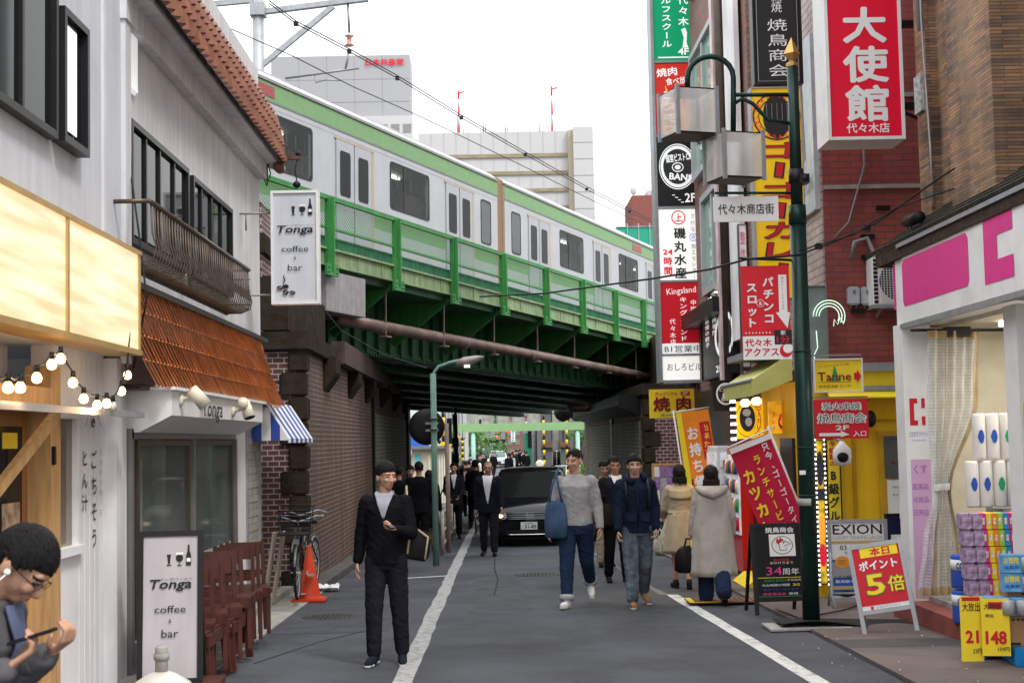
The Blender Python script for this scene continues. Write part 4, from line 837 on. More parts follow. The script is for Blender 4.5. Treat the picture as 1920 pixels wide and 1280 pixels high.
def meter(px, label):
    a = at(px, 538, 17.35); b = at(px+24, 572, 17.35); t = thing('meter_box', label, 'meter box', ((a.x+b.x)/2, 17.35, (a.z+b.z)/2)); w = b.x-a.x; h = a.z-b.z
    m = MB(); m.box((0, 0, 0), (w, .1, h)); m.build('case', mat('metergrey', (.42, .44, .47), .5, var=.06), t, bev=.02); m = MB(); m.box((0, -.052, h*.2), (w*.25, .008, h*.22)); m.tube((-w*.2, 0, -h/2-.04), (-w*.2, 0, -h/2), .012); m.tube((w*.2, 0, -h/2-.04), (w*.2, 0, -h/2), .012); m.build('dial', M['frame_grey'], t)
meter(1588, 'grey meter box on red brick, farther from the air conditioner'); meter(1613, 'grey meter box on red brick, next to the air conditioner')
a = at(1638, 480, 17.0); b = at(1722, 570, 17.0); t = thing('air_conditioner', 'white outdoor air conditioner unit on brackets on the red brick wall', 'air conditioner', ((a.x+b.x)/2, 17.1, b.z)); w = b.x-a.x; h = a.z-b.z
m = MB(); m.b2((-w/2, 0, 0), (w/2, .28, h)); m.build('case', M['white'], t, bev=.015)
m = MB(); [m.box((-w/2+.04, .0-.004, h*(.08+.085*k)), (.05, .006, h*.06)) for k in range(11)]; m.tube((w*.12, -.004, h/2), (w*.12, .0, h/2), h*.4, n=28); m.build('fan_recess', M['frame_dark'], t)
m = MB(); [m.b2((-w/2+.1, -.016, h*(.06+.05*k)), (w/2-.02, -.011, h*(.06+.05*k)+.005)) for k in range(18)]; [m.b2((-w/2+.1+.035*k, -.016, h*.06), (-w/2+.105+.035*k, -.011, h*.94)) for k in range(12)]; m.build('grille', M['white'], t)
m = MB(); m.bar((-w/2+.1, .25, -.12), (-w/2+.1, -.02, -.02), .025); m.b2((-w/2, -.02, -.03), (w/2, .3, -.005)); m.build('wall_bracket', M['steel'], t)
# slate-clad building over the drugstore
st = thing('slate_clad_building', 'upper storey clad in brown split slate with pilasters above the dark eave', 'building', (4.78, 6, 0))
m = MB(); m.b2((0, 0, 3.4), (6, 9.3, 15)); m.b2((-.12, 8.95, 3.4), (0, 9.32, 15)); m.b2((-.34, 6.4, 3.4), (0, 7.6, 15)); m.b2((-.2, 3, 3.4), (0, 5.4, 3.9)); m.build('wall', M['slate'], st)
m = MB(); m.b2((-.02, 5.5, 5.2), (0, 6.3, 15)); m.build('window', M['frame_dark'], st)
m = MB(); m.tube((-.16, 9.0, 5.9), (-.16, 9.0, 9), .025); m.path([(-.15, 8.9, 9), (-.16, 8.92, 6), (-.14, 8.85, 4.6), (-.15, 8.8, 4.0)], .012, 5); m.build('conduit', M['steel'], st)
m = MB(); m.b2((-.16, 9.05, 5.05), (-.1, 9.28, 5.45)); m.build('junction_box', mat('splash', (.35, .38, .38), .5, var=.6, scale=18), st)
ev = thing('mossy_eave', 'dark mossy shingled eave between the slate wall and the pink fascia', 'roof', (4.24, 6, 0))
m = MB()
for k in range(7):
    xa = -.12+k*.13; za = 3.56+k*.085; m.add([(xa, 0, za), (xa, 9.35+.25*(k < 1), za), (xa+.17, 9.3, za+.09), (xa+.17, 0, za+.09)], [(0, 1, 2, 3)])
m.build('shingle', mat('moss', (.045, .045, .035), .95, var=.4, scale=9, bump=1, bscale=14, dirt=(.02, .02, .018), dirt_amt=.8, dirt_scale=3), ev, sol=.04, fix=False)
m = MB(); m.b2((-.1, 0, 3.4), (.8, 9.3, 3.54)); m.build('eave_board', mat('thatch', (.045, .03, .022), .95, var=.4, scale=14, bump=1, bscale=30), ev)
m = MB(); m.bar((.74, 0, 4.14), (.74, 9.35, 4.14), .05); m.build('ridge_flashing', M['steel'], ev)
m = MB(); m.tube((.0, 8.0, 3.75), (.02, 8.5, 3.78), .06); m.path([(.0, 8.3, 3.7), (.0, 8.2, 3.5), (.02, 8.2, 3.4)], .01, 5); m.build('lamp_fitting', M['black'], ev)
# drugstore
ds = thing('drugstore', 'white drugstore front with a magenta patterned fascia and pale pillars', 'building', (4.3, 6, 0))
m = MB(); m.b2((-.14, 0, 2.73), (.3, 8.4, 3.5)); m.build('fascia', M['white'], ds)
m = MB(); m.b2((-.18, 0, 3.5), (.3, 8.45, 3.54)); m.b2((-.17, 0, 2.68), (-.1, 8.43, 2.73)); m.build('fascia_trim', M['steel'], ds)
def rr(y0, y1, z0, z1, r=.05): return [(y, z) for y, z in ((y0+r, z0), (y1-r, z0), (y1, z0+r), (y1, z1-r), (y1-r, z1), (y0+r, z1), (y0, z1-r), (y0, z0+r))]
m = MB()
for p_ in (rr(6.38, 8.39, 2.9, 3.37), ):
    m.add([(-.144, y, z) for y, z in p_], [tuple(range(8))])
Cs = [(6.4, 3.42), (5.5, 3.42), (5.5, 3.26), (5.9, 3.26), (5.9, 3.03), (5.5, 3.03), (5.5, 2.86), (6.4, 2.86)]
m.add([(-.144, y, z) for y, z in [(5.98, 3.42), (5.3, 3.42), (5.3, 3.24), (5.66, 3.24), (5.66, 3.04), (5.3, 3.04), (5.3, 2.86), (5.98, 2.86)]], [tuple(range(8))])
m.add([(-.14, 8.724, 2.9), (.28, 8.724, 2.9), (.28, 8.724, 3.37), (-.14, 8.724, 3.37)], [(0, 1, 2, 3)]); m.build('fascia_panel', M['pink'], ds, fix=False)
m = MB(); m.b2((-.17, 8.4, -.3), (.12, 8.7, 2.73)); m.b2((-.12, 8.4, 2.73), (.3, 8.72, 3.5)); m.build('pillar', M['white'], ds)
m = MB(T=Matrix.Translation((-.03, 8.4, 0)))
for p_ in ([(-.09, 1.98), (-.01, 1.98), (-.01, 1.93), (-.045, 1.93), (-.045, 1.76), (-.01, 1.76), (-.01, 1.71), (-.09, 1.71)], [(.03, 1.98), (.065, 1.98), (.065, 1.88), (.03, 1.88)], [(.03, 1.8), (.065, 1.8), (.065, 1.71), (.03, 1.71)]): poly(m, p_, RD)
tx(m, 'ココカラファイン', -.01, 1.62, .19, .05, BL, -.004, .0); tx(m, 'COCOKARA FINE', -.01, 1.56, .14, .018, GY, -.004, 0)
m.add([(x, -.003, z) for x, z in ((-.1, 0.0), (.1, 0.0), (.1, 1.37), (-.1, 1.37))], [(0, 1, 2, 3)], 12)
tv(m, 'く', -.05, 1.33, .09, .12, PU); tv(m, 'す', .03, 1.33, .09, .12, PU); 
for k, s_ in enumerate(('医薬品', '化粧品', '日用品')): tx(m, s_, -.01, 1.1-.13*k, .15, .06, PU, -.005, 0)
m.build('lettering', PAL+[mat('lilac', (.62, .38, .6), .5, var=.03)], ds, fix=False)
m = MB(); m.b2((0.02, 5.75, .1), (.3, 6.05, 2.68)); m.build('pillar', M['white'], ds)
m = MB(T=Matrix.Translation((.14, 5.745, 0))); rect(m, .0, 1.75, .2, .22, YL); rect(m, 0, 1.1, .2, 1.0, PK); tv(m, '特価品', 0, 1.6, .12, .16, YL, -.006); m.build('poster', PAL, ds, fix=False)
m = MB(); m.b2((1.3, 0, 0), (1.4, 8.6, 2.7)); m.b2((.12, 8.6, 0), (1.4, 8.7, 2.7)); m.b2((.3, 0, 2.69), (5, 8.7, 3.4)); m.build('inner_wall', M['cream'], ds)
m = MB(); [m.b2((1.25, y, 0), (1.3, y+.06, 2.66)) for y in (6.3, 7.2, 8.1)]; m.b2((1.24, 0, 1.6), (1.3, 8.5, 1.68)); m.build('shop_window_frame', M['steel'], ds)
m = MB(); m.b2((-.22, 0, -.4), (5, 8.9, -.03)); m.build('step', mat('red_step', (.24, .07, .06), .7, var=.25, scale=5, dirt=(.1, .05, .05), dirt_amt=.5), ds)
m = MB(); m.b2((-.0, 0, -.03), (5, 8.6, .02)); m.build('threshold', M['concrete'], ds)
la = bpy.data.lights.new('shop_light', 'AREA'); la.energy = 30; la.size = 1.6; la.color = (1, .93, .82); lo = bpy.data.objects.new('shop_light', la); COL.objects.link(lo); lo.location = (.9, 6.8, 2.6); lo.parent = ds
m = MB(); m.b2((.6, 5.9, 2.64), (1.1, 7.8, 2.68)); m.build('ceiling_lamp', emis('ceil', (1, .95, .88), 3), ds)
# gathered plastic curtain
cu = thing('plastic_curtain', 'gathered clear plastic curtain with tan edge strips hanging beside the drugstore pillar', 'curtain', (4.38, 14.0, 0))
def cfun(u, v):
    z = 2.62-2.55*v
    def ip(K):
        for (a, p_), (b, q_) in zip(K, K[1:]):
            if v <= b: t_ = (v-a)/(b-a); t_ = t_*t_*(3-2*t_); return p_+(q_-p_)*t_
        return K[-1][1]
    xl = ip(((0, -.16), (.3, -.17), (.62, -.14), (.8, -.25), (1, -.33))); xr = ip(((0, .44), (.25, .4), (.62, .07), (.8, .12), (1, .16)))
    x = xl+(xr-xl)*u; y = .05*math.sin(u*34+v*3)+.3*(u-.5)*(1-.5*v)
    return Vector((x, y, z))
m = MB(); m.grid(cfun, 60, 30); m.build('sheet', mat('poly_sheet', (.66, .68, .68), .12, var=.3, scale=6, alpha=.42, bump=.8, bscale=14, spec=.5), cu, fix=False)
m = MB(); 
for u in (0.36, .97): m.grid(lambda a, b, u=u: cfun(u+.05*(a-.5), b)+Vector((-.01, -.05, 0)), 2, 24)
m.grid(lambda a, b: cfun(a, b*.03)+Vector((-.0, -.02, 0)), 30, 2); m.grid(lambda a, b: cfun(a, .97+b*.03)+Vector((-.0, -.03, 0)), 30, 2); m.build('edge_strip', mat('tape', (.5, .38, .22), .5, var=.2), cu, fix=False)
m = MB(); m.grid(lambda a, b: cfun(a, .58+b*.025)*1.0+Vector((0, -.05, 0)), 20, 2); m.build('tie', M['white'], cu, fix=False)
m = MB(); 
for k in range(46):
    m.add([cfun(k/46, v)+Vector((0, -.004, 0)) for v in (0, .25, .5, .6, .75, 1)]+[cfun(k/46+.0022, v)+Vector((0, -.004, 0)) for v in (0, .25, .5, .6, .75, 1)], [(i, i+1, i+7, i+6) for i in range(5)])
for k in range(80):
    v = k/80; m.add([cfun(u/40, v)+Vector((0, -.003, 0)) for u in range(41)]+[cfun(u/40, v+.0016)+Vector((0, -.003, 0)) for u in range(41)], [(i, i+1, i+42, i+41) for i in range(40)])
m.build('mesh_threads', mat('thread', (.5, .5, .48), .6), cu, fix=False)
m = MB(); m.tube((-.3, -.1, 2.63), (1.0, .2, 2.63), .015); m.b2((.05, -.05, 2.56), (.3, .02, 2.66)); m.build('curtain_rail', M['frame_dark'], cu)
# ------------------------------------------------------------------ people
from mathutils import noise as NZ
def fuse(mb, name, mats, vox, smooth=3, parent=None, paint=None, crease=0.0):
    """one continuous skin over overlapping limbs"""
    me = mb.mesh('shape', mats[:1]); o = bpy.data.objects.new('shape', me); TS.collection.objects.link(o)
    md = o.modifiers.new('r', 'REMESH'); md.mode = 'VOXEL'; md.voxel_size = vox; md.use_smooth_shade = True
    if smooth: sm = o.modifiers.new('s', 'SMOOTH'); sm.factor = .5; sm.iterations = smooth
    vl = TS.view_layers[0]; vl.update(); dg = vl.depsgraph
    r = bpy.data.meshes.new_from_object(o.evaluated_get(dg), depsgraph=dg); bpy.data.objects.remove(o); bpy.data.meshes.remove(me)
    r.name = name; r.materials.clear()
    if crease:
        n_ = [0.0]*(3*len(r.vertices)); r.vertices.foreach_get('normal', n_); c_ = list(n_); r.vertices.foreach_get('co', c_)
        for i in range(0, len(c_), 3):
            q = Vector((c_[i]*9, c_[i+1]*9, c_[i+2]*13+c_[i]*5)); a = NZ.noise(q)+.5*NZ.noise(q*2.3); a = (abs(a)-.3)*crease
            for j in range(3): c_[i+j] += n_[i+j]*a
        r.vertices.foreach_set('co', c_)
    for m in mats: r.materials.append(m)
    mi = [0]*len(r.polygons)
    if paint:
        for p in r.polygons: mi[p.index] = paint(p.center, p.normal)
    r.polygons.foreach_set('material_index', mi); r.polygons.foreach_set('use_smooth', [True]*len(r.polygons)); r.update()
    b = bpy.data.objects.new(name, r); COL.objects.link(b); b.parent = parent; return b
def cloth(name, col, rough=.85, var=.16, bump=.35, bs=16): 
    if name not in M: M[name] = mat(name, col, rough, var=var, scale=9, bump=bump, bscale=bs, spec=.06, stretch=(1, 1, .6))
    return M[name]
M['skin'] = mat('skin', (.5, .285, .2), .5, var=.08, scale=10, spec=.35); M['skin_tan'] = mat('skin_tan', (.4, .215, .14), .5, var=.08, scale=10, spec=.35)
M['lip'] = mat('lip', (.36, .13, .11), .45, var=.05); M['hair'] = mat('hair', (.009, .008, .009), .55, spec=.12, var=.3, scale=30, bump=.6, bscale=60, stretch=(3, 3, .6)); M['hair_brown'] = mat('hair_brown', (.018, .011, .009), .5, spec=.12, var=.3, scale=30, bump=.6, bscale=60)
M['hair_grey'] = mat('hair_grey', (.12, .115, .11), .55, var=.4, scale=30); M['eye'] = mat('eye', (.025, .02, .018), .25, var=.0); M['sole'] = mat('sole', (.5, .48, .44), .7, var=.1)
V = Vector
def rotx(v, a, piv): 
    c, s = math.cos(R(a)), math.sin(R(a)); q = v-piv; return V((q.x, q.y*c-q.z*s, q.y*s+q.z*c))+piv
def person(label, loc, rz=0, H=1.72, pose=None, wear=None, vox=.0075, group=None, female=False, hairstyle='short', skin='skin', hair='hair', head=(0, 0), build=1.0, glasses=False, lean=0, name='person', hands=True):
    """figure facing -y. pose: arm_a / arm_b (the -x and +x arm): (forward, outward, elbow, inward), leg_a / leg_b: (forward, knee, outward); head: (turn, nod)"""
    P = dict(arm_a=(5, 9, 14, 0), arm_b=(-4, 9, 12, 0), leg_a=(0, 0, 2), leg_b=(0, 0, 2)); P.update(pose or {})
    s = H/1.72; bw = build*(.9 if female else 1)
    up = lambda x, y, z: V((x*s, y*s, z*s))
    hip = up(0, 0, .92); J = {}
    lz = lambda v: rotx(v, lean, hip) 
    for sd, k in ((-1, 'a'), (1, 'b')):
        f, o, e, i = P['arm_'+k]
        sh = lz(up(sd*.163*bw, .01, 1.372)); 
        f += -lean
        u = V((sd*math.sin(R(o)), -math.sin(R(f))*math.cos(R(o)), -math.cos(R(f))*math.cos(R(o))))
        el = sh+u*.28*s; f2 = f+e; o2 = o-i
        w = V((sd*math.sin(R(o2)), -math.sin(R(f2))*math.cos(R(o2)), -math.cos(R(f2))*math.cos(R(o2))))
        wr = el+w*.245*s; J['sh'+k], J['el'+k], J['wr'+k], J['hd'+k] = sh, el, wr, w
        f, kn, o = P['leg_'+k]
        hp = up(sd*.085*bw, 0, .90); u = V((sd*math.sin(R(o)), -math.sin(R(f)), -math.cos(R(f)))).normalized()
        ke = hp+u*.43*s; g = f-kn; w = V((sd*math.sin(R(o))*.6, -math.sin(R(g)), -math.cos(R(g)))).normalized(); an = ke+w*.40*s
        pt = P.get('foot_'+k, max(0, -g)*.55 if g < 0 else -g*.5)
        fd = V((sd*.14, -math.cos(R(pt)), -math.sin(R(pt)))).normalized(); dn = V((0, -math.sin(R(-pt)), -math.cos(R(pt))))
        J['hp'+k], J['kn'+k], J['an'+k], J['fd'+k] = hp, ke, an, fd
        J['to'+k] = an+fd*.15*s+V((0, 0, -.055*s)); J['he'+k] = an-fd*.05*s+V((0, 0, -.05*s))-V((0, 0, 1))*math.sin(R(pt))*-.0
    low = min(min(J['to'+k].z, J['he'+k].z) for k in 'ab')-.03*s
    off = V((0, 0, -low))
    for k in J:
        if k[:2] not in ('hd', 'fd'): J[k] = J[k]+off
    hip = hip+off
    nk = lz(up(0, .015, 1.44))+off if lean == 0 else rotx(up(0, .015, 1.44)+off, lean, hip)
    turn, nod = head
    HM = Matrix.Translation(nk) @ Matrix.Rotation(R(turn), 4, 'Z') @ Matrix.Rotation(R(-lean*.4+nod), 4, 'X') @ Matrix.Scale(s*(.96 if female else 1), 4)
    LM = Matrix.Translation(off+V((0, 0, 0))) @ (Matrix.Translation(hip-off) @ Matrix.Rotation(R(lean), 4, 'X') @ Matrix.Translation(-(hip-off))) @ Matrix.Scale(s, 4)
    b = MB()
    # torso
    b.at(LM); b.loft([(0, .005, .84, .10*bw, .09), (0, .005, .90, .155*bw, .105), (0, .0, 1.0, .145*bw, .098), (0, .0, 1.08, .132*bw, .09), (0, 0, 1.2, .15*bw, .105), (0, 0, 1.32, .165*bw, .108), (0, .01, 1.385, .145*bw, .09), (0, .012, 1.43, .09*bw, .07)], 18)
    b.at(Matrix())
    for sd, k in ((-1, 'a'), (1, 'b')):
        b.cap(J['sh'+k], J['el'+k], .05*s*bw, .04*s); b.cap(J['el'+k], J['wr'+k], .04*s, .027*s)
        b.cap(J['hp'+k], J['kn'+k], .083*s*bw, .055*s); b.cap(J['kn'+k], J['an'+k]+V((0, 0, .02)), .053*s, .036*s)
        b.cap(J['he'+k], J['to'+k], .03*s, .028*s)
        # hand: palm, four bent fingers, thumb
        if hands:
            w = J['hd'+k].normalized(); wr = J['wr'+k]; hp = P.get('palm_'+k)
            side = V((sd, 0, 0)); side = (side-w*side.dot(w)).normalized() if abs(w.x) < .9 else V((0, 0, 1))
            pal = w.cross(side).normalized()            # along the knuckle row
            if hp == 'up': nrm = V((0, 0, 1)); nrm = (nrm-w*nrm.dot(w)).normalized(); pal = nrm.cross(w)*(-sd); inn = nrm
            else:
                if pal.y > 0: pal = -pal
                inn = -side
            c0 = wr+w*.045*s
            for q in (-.026, -.009, .009, .026): b.cap(wr+w*.01*s+pal*q*.6*s, wr+w*.085*s+pal*q*s, .0125*s, .0115*s, 8)
            curl = P.get('curl_'+k, 35)
            for q, ln in ((.028, .068), (.0095, .077), (-.0095, .072), (-.028, .056)):
                p0 = wr+w*.088*s+pal*q*s; d1 = (w*math.cos(R(curl*.7))+inn*math.sin(R(curl*.7))); d2 = (w*math.cos(R(curl*1.7))+inn*math.sin(R(curl*1.7)))
                p1 = p0+d1*ln*.5*s; p2 = p1+d2*ln*.5*s; b.cap(p0, p1, .0095*s, .0088*s, 8); b.cap(p1, p2, .0088*s, .0075*s, 8)
            t0 = wr+w*.03*s+pal*.026*s; t1 = t0+(w*.6+pal*.7+inn*.35).normalized()*.04*s; t2 = t1+(w*.85+pal*.1+inn*.5).normalized()*.03*s
            b.cap(t0, t1, .013*s, .0105*s, 8); b.cap(t1, t2, .0105*s, .0085*s, 8)
            J['palm'+k] = c0+inn*.02*s
        else: b.cap(J['wr'+k], J['wr'+k]+J['hd'+k]*.14*s, .03*s, .025*s)
    # neck and head (head frame: origin at the neck base)
    b.at(HM); b.cap((0, .012, -.02), (0, -.002, .1), .058 if not female else .05, .053 if not female else .047)
    b.ball((0, .008, .19), (.076, .094, .094), 16); b.ball((0, -.03, .135), (.064, .062, .075), 14); b.ball((0, -.055, .082), (.036, .034, .03), 10)
    b.ball((0, -.062, .17), (.06, .035, .05), 12)
    b.cap((0, -.094, .162), (0, -.108, .128), .010, .015, 8); b.ball((0, -.1, .122), (.02, .012, .01), 8)
    for sx in (-1, 1): b.ball((sx*.078, .012, .148), (.012, .022, .032), 10); b.ball((sx*.036, -.078, .135), (.026, .02, .022), 8)
    b.ball((0, -.088, .095), (.026, .014, .012), 8); b.ball((0, -.082, .19), (.055, .016, .018), 10)
    HI = HM.inverted()
    def paint(c, n):
        q = HI @ V(c)
        if q.y < -.05 and q.z > .05:
            if abs(abs(q.x)-.033) < .0155 and abs(q.z-.162) < .0058: return 1
            if abs(abs(q.x)-.034) < .021 and abs(q.z-.182+.08*(abs(abs(q.x)-.034))) < .0046: return 3
            if abs(q.x) < .024 and abs(q.z-.0965) < .0075: return 2
        return 0
    body = fuse(b, name, [M[skin], M['eye'], M['lip'], M[hair]], vox, 2, None, paint)
    body.location = loc; body.rotation_euler = (0, 0, rz); tag(body, label, 'person', group)
    # hair
    if hairstyle:
        h = MB(); h.at(HM); rs = random.Random(len(label)); N1, N2 = 26, 18; rows = []
        for i in range(N2+1):
            ph = math.pi*i/N2; row = []
            for j in range(N1):
                th = 2*math.pi*j/N1; d = V((math.sin(ph)*math.cos(th), math.sin(ph)*math.sin(th), math.cos(ph)))
                front = -d.y; 
                lim = {'short': .42 if front > .35 else (-.02 if front > -.3 else -.62), 'crop': .55 if front > .35 else (.2 if front > -.3 else -.3), 'mop': .12 if front > .3 else (-.25 if front > -.25 else -.75), 'bob': .25 if front > .4 else -1.3, 'long': .3 if front > .45 else -2, 'receding': .72 if front > .2 else (.1 if front > -.3 else -.5)}[hairstyle]
                thick = {'short': 1.13, 'crop': 1.09, 'mop': 1.09, 'bob': 1.22, 'long': 1.24, 'receding': 1.07}[hairstyle]
                k = thick*(1+rs.uniform(-.035, .04)) if d.z > lim else .86
                if hairstyle == 'crop' and d.z > .5: k *= 1.09
                row.append(V((d.x*.079*k, .01+d.y*.098*k, .19+d.z*.097*k)))
            rows.append(row)
        h.rings(rows, True)
        if hairstyle in ('bob', 'long'):
            ln = .045 if hairstyle == 'bob' else -.05
            h.loft([(0, .045, .2, .088, .062), (0, .045, .12, .098, .066), (0, .048, ln+.03, .1 if hairstyle == 'bob' else .108, .066), (0, .05, ln, .088, .055)], 16)
            for k in range(14):
                a = math.pi*k/13; h.cap((.095*math.cos(a), .035+.07*math.sin(a), .1), (.1*math.cos(a)+rs.uniform(-.01, .01), .04+.072*math.sin(a), ln+rs.uniform(-.02, .01)), .018, .014, 6)
        else:
            for k in range(360 if hairstyle != 'receding' else 0):
                th = rs.uniform(0, 2*math.pi); ph = rs.uniform(0, 1.25 if hairstyle != 'mop' else 1.5); d = V((math.sin(ph)*math.cos(th), math.sin(ph)*math.sin(th), math.cos(ph)))
                if -d.y > .45 and d.z < .5: continue
                r0 = V((d.x*.079, .01+d.y*.098, .19+d.z*.097)); e = (d+V((rs.uniform(-.5, .5), rs.uniform(-.9, .2), rs.uniform(-.6, .1)))).normalized()
                t_ = V((rs.uniform(-.25, .25), -.45, -.75)); d2 = (d+(t_-d*t_.dot(d))*rs.uniform(.35, .6)).normalized(); q2 = .1+.05*rs.random(); h.cap(V((d.x*.079*1.07, .01+d.y*.098*1.07, .19+d.z*.097*1.07)), V((d2.x*.079*(1+q2), .01+d2.y*.098*(1+q2), .19+d2.z*.097*(1+q2))), .0085, .003, 5)
        fuse(h, 'hair', [M[hair]], max(vox*.65, .0036), 1, body)
    if glasses:
        g_ = MB(); g_.at(HM)
        for sx in (-1, 1):
            pts = [(sx*.036+.025*math.cos(t), -.102, .16+.017*math.sin(t)) for t in [2*math.pi*k/14 for k in range(15)]]; g_.path(pts, .0015, 5); g_.tube((sx*.061, -.1, .163), (sx*.08, .01, .163), .002, n=5)
        g_.tube((-.011, -.104, .164), (.011, -.104, .164), .0022, n=5); g_.build('glasses', M['frame_dark'], body)
    # clothing
    W_ = dict(wear or {})
    def top(nm, m_, z0=.86, loose=.022, sleeve='wr', neck=True, hem=None, flare=0, vneck=0, cuff=0):
        t = MB(); t.at(LM); l_ = loose/s
        secs = [(0, .004, z0, (.158+flare)*bw+l_, .112+flare*.8+l_), (0, .002, max(z0+.08, .96), .152*bw+l_+flare*.6, .106+l_+flare*.5), (0, 0, 1.1, .142*bw+l_, .1+l_), (0, 0, 1.22, .155*bw+l_, .11+l_), (0, 0, 1.33, .168*bw+l_, .112+l_), (0, .008, 1.385, .15*bw+l_*.5, .1+l_*.6), (0, .012, 1.43, .105*bw+l_*.4, .078+l_*.5), (0, .014, 1.46, .07*bw+l_*.3, .066+l_*.3)]
        t.loft(secs, 20); t.at(Matrix())
        for k in 'ab':
            t.cap(J['sh'+k], J['el'+k], .056*s*bw+loose*.75, .047*s+loose*.6); e = J['wr'+k]-J['hd'+k]*.02
            t.cap(J['el'+k], e if sleeve == 'wr' else J['el'+k].lerp(e, .4), .047*s+loose*.6, .034*s+loose*.45)
        return fuse(t, nm, [m_], max(vox, .007), 4, body, crease=.009)
    def vpanel(nm, m_, wd, z1, z0, yo=.0, loose=.022):
        """shirt front seen in the opening of the garment, following the chest"""
        t = MB(); t.at(LM); l_ = loose/s+.004
        def ry(z): return .112+l_ if z > 1.2 else .106+l_
        def f(u, v):
            z = z1+(z0-z1)*v; x = wd*(1-v*.92)*(u-.5)*2; k = math.sqrt(max(0, 1-(x/.2)**2))
            bl = min(1, max(0, (z-1.36)/.09)); yy = -(ry(z)*(1-bl)+.07*bl)*k-.003; return V((x, yy-yo, z))
        t.grid(f, 8, 8); return t.build(nm, m_, body, fix=False, sol=.008)
    def trousers(m_, loose=.016, ankle=.0, nm='trousers', hem=.0, wide=0):
        t = MB(); t.at(Matrix.Translation(off) @ Matrix.Scale(s, 4)); t.loft([(0, .004, .80, .12*bw+loose, .095+loose), (0, .004, .88, .158*bw+loose, .108+loose), (0, 0, .98, .15*bw+loose, .102+loose), (0, 0, 1.02, .143*bw+loose*.8, .1+loose*.7)], 18); t.at(Matrix())
        for k in 'ab':
            t.cap(J['hp'+k]+V((0, 0, -.02)), J['kn'+k], .088*s*bw+loose, .062*s+loose+wide*.5, 14); e = J['kn'+k].lerp(J['an'+k], .93-ankle)
            t.cap(J['kn'+k], e, .062*s+loose+wide*.5, .049*s+loose*.9+wide, 14)
        return fuse(t, nm, [m_], max(vox, .007), 3, body, crease=.010)
    def shoes(m_, sole=None, high=0):
        for k in 'ab':
            t = MB(); a = J['an'+k]; f = J['fd'+k]; t.cap(J['he'+k]+V((0, 0, .012)), J['to'+k]-f*.03*s, .040*s, .042*s); t.cap(J['to'+k]-f*.05*s, J['to'+k]+f*.035*s, .042*s, .03*s); t.cap(J['he'+k]+V((0, 0, .03)), a+V((0, 0, .015+high)), .04*s, .042*s)
            o = fuse(t, 'shoe', [m_], .007, 2, body)
            t = MB(); u = MB(); lo_ = min(J['he'+k].z, J['to'+k].z)
            for q, r_ in ((J['he'+k], .037), (J['to'+k]-f*.03*s, .041), (J['to'+k]+f*.04*s, .03)):
                t.lathe([(r_*s, -.032*s), (r_*s*1.02, -.014*s)], q, 14)
            t.build('sole', sole or M['rubber'], o)
    ctx = dict(body=body, J=J, HM=HM, LM=LM, off=off, s=s, bw=bw, top=top, vpanel=vpanel, trousers=trousers, shoes=shoes)
    return ctx
def skirt(c, m_, z0, z1, r0, r1, nm='coat_skirt', yo=0, split=False, vox=.009):
    """hanging lower part of a coat or skirt, z in body metres, with soft folds"""
    t = MB(); t.at(c['LM'])
    def f(u, v):
        z = z1+(z0-z1)*v; a = 2*math.pi*u; rr = (r1[0]+(r0[0]-r1[0])*v, r1[1]+(r0[1]-r1[1])*v); k = 1+.035*v*math.sin(a*7)+.02*v*math.sin(a*3+1)
        return V((rr[0]*k*math.cos(a), yo*v+rr[1]*k*math.sin(a), z))
    t.grid(f, 48, 14); o = t.build(nm, m_, c['body'], fix=False, sol=.012); return o
def bagmesh(c, nm, m_, T, w, d, h, strap=None, sm=None):
    t = MB(); t.at(T); t.loft([(0, 0, -h/2, w*.4, d*.4), (0, 0, -h*.42, w*.5, d*.5), (0, 0, 0, w*.51, d*.5), (0, 0, h*.4, w*.46, d*.3), (0, 0, h/2, w*.42, d*.18)], 20, pw=.6)
    o = t.build(nm, m_, None); return o
def gpos(px, py): p = gr(px, py); return p
BLK = cloth('wool_black', (.007, .007, .009)); NAVY = cloth('suit_navy', (.01, .011, .018)); GREYK = cloth('knit_grey', (.33, .32, .325), bump=.2); JEAN = cloth('denim_dark', (.018, .032, .07), bs=60); JEANW = cloth('denim_worn', (.1, .125, .15), var=.5, bs=60)
SHIRT = cloth('shirt_white', (.62, .6, .64), var=.05, bump=.15); SHIRTG = cloth('shirt_grey', (.33, .34, .39), bump=.15); TROU = cloth('trouser_charcoal', (.014, .014, .021)); ANOR = cloth('anorak_navy', (.009, .014, .032), .7, bump=.6, bs=16)
BEIGE = cloth('coat_beige', (.4, .33, .23), bump=.3, bs=14); COATG = cloth('coat_grey', (.42, .375, .34), bump=.35, bs=12); KHAKI = cloth('khaki', (.3, .22, .14)); DARKB = cloth('leather_black', (.015, .014, .014), .45)
def collar(c, m_, wd=.075):
    t = MB(); t.at(c['LM'])
    for sx in (-1, 1):
        t.add([(sx*.015, -.085, 1.395), (sx*.06, -.1, 1.40), (sx*.075, -.045, 1.47), (sx*.06, -.05, 1.475), (sx*.012, -.085, 1.425)], [(0, 1, 2, 3, 4)]); t.add([(sx*.075, -.045, 1.47), (sx*.06, .07, 1.475), (sx*.07, .08, 1.44), (sx*.085, -.04, 1.44)], [(0, 1, 2, 3)])
    return t.build('collar', m_, c['body'], fix=False, sol=.008)
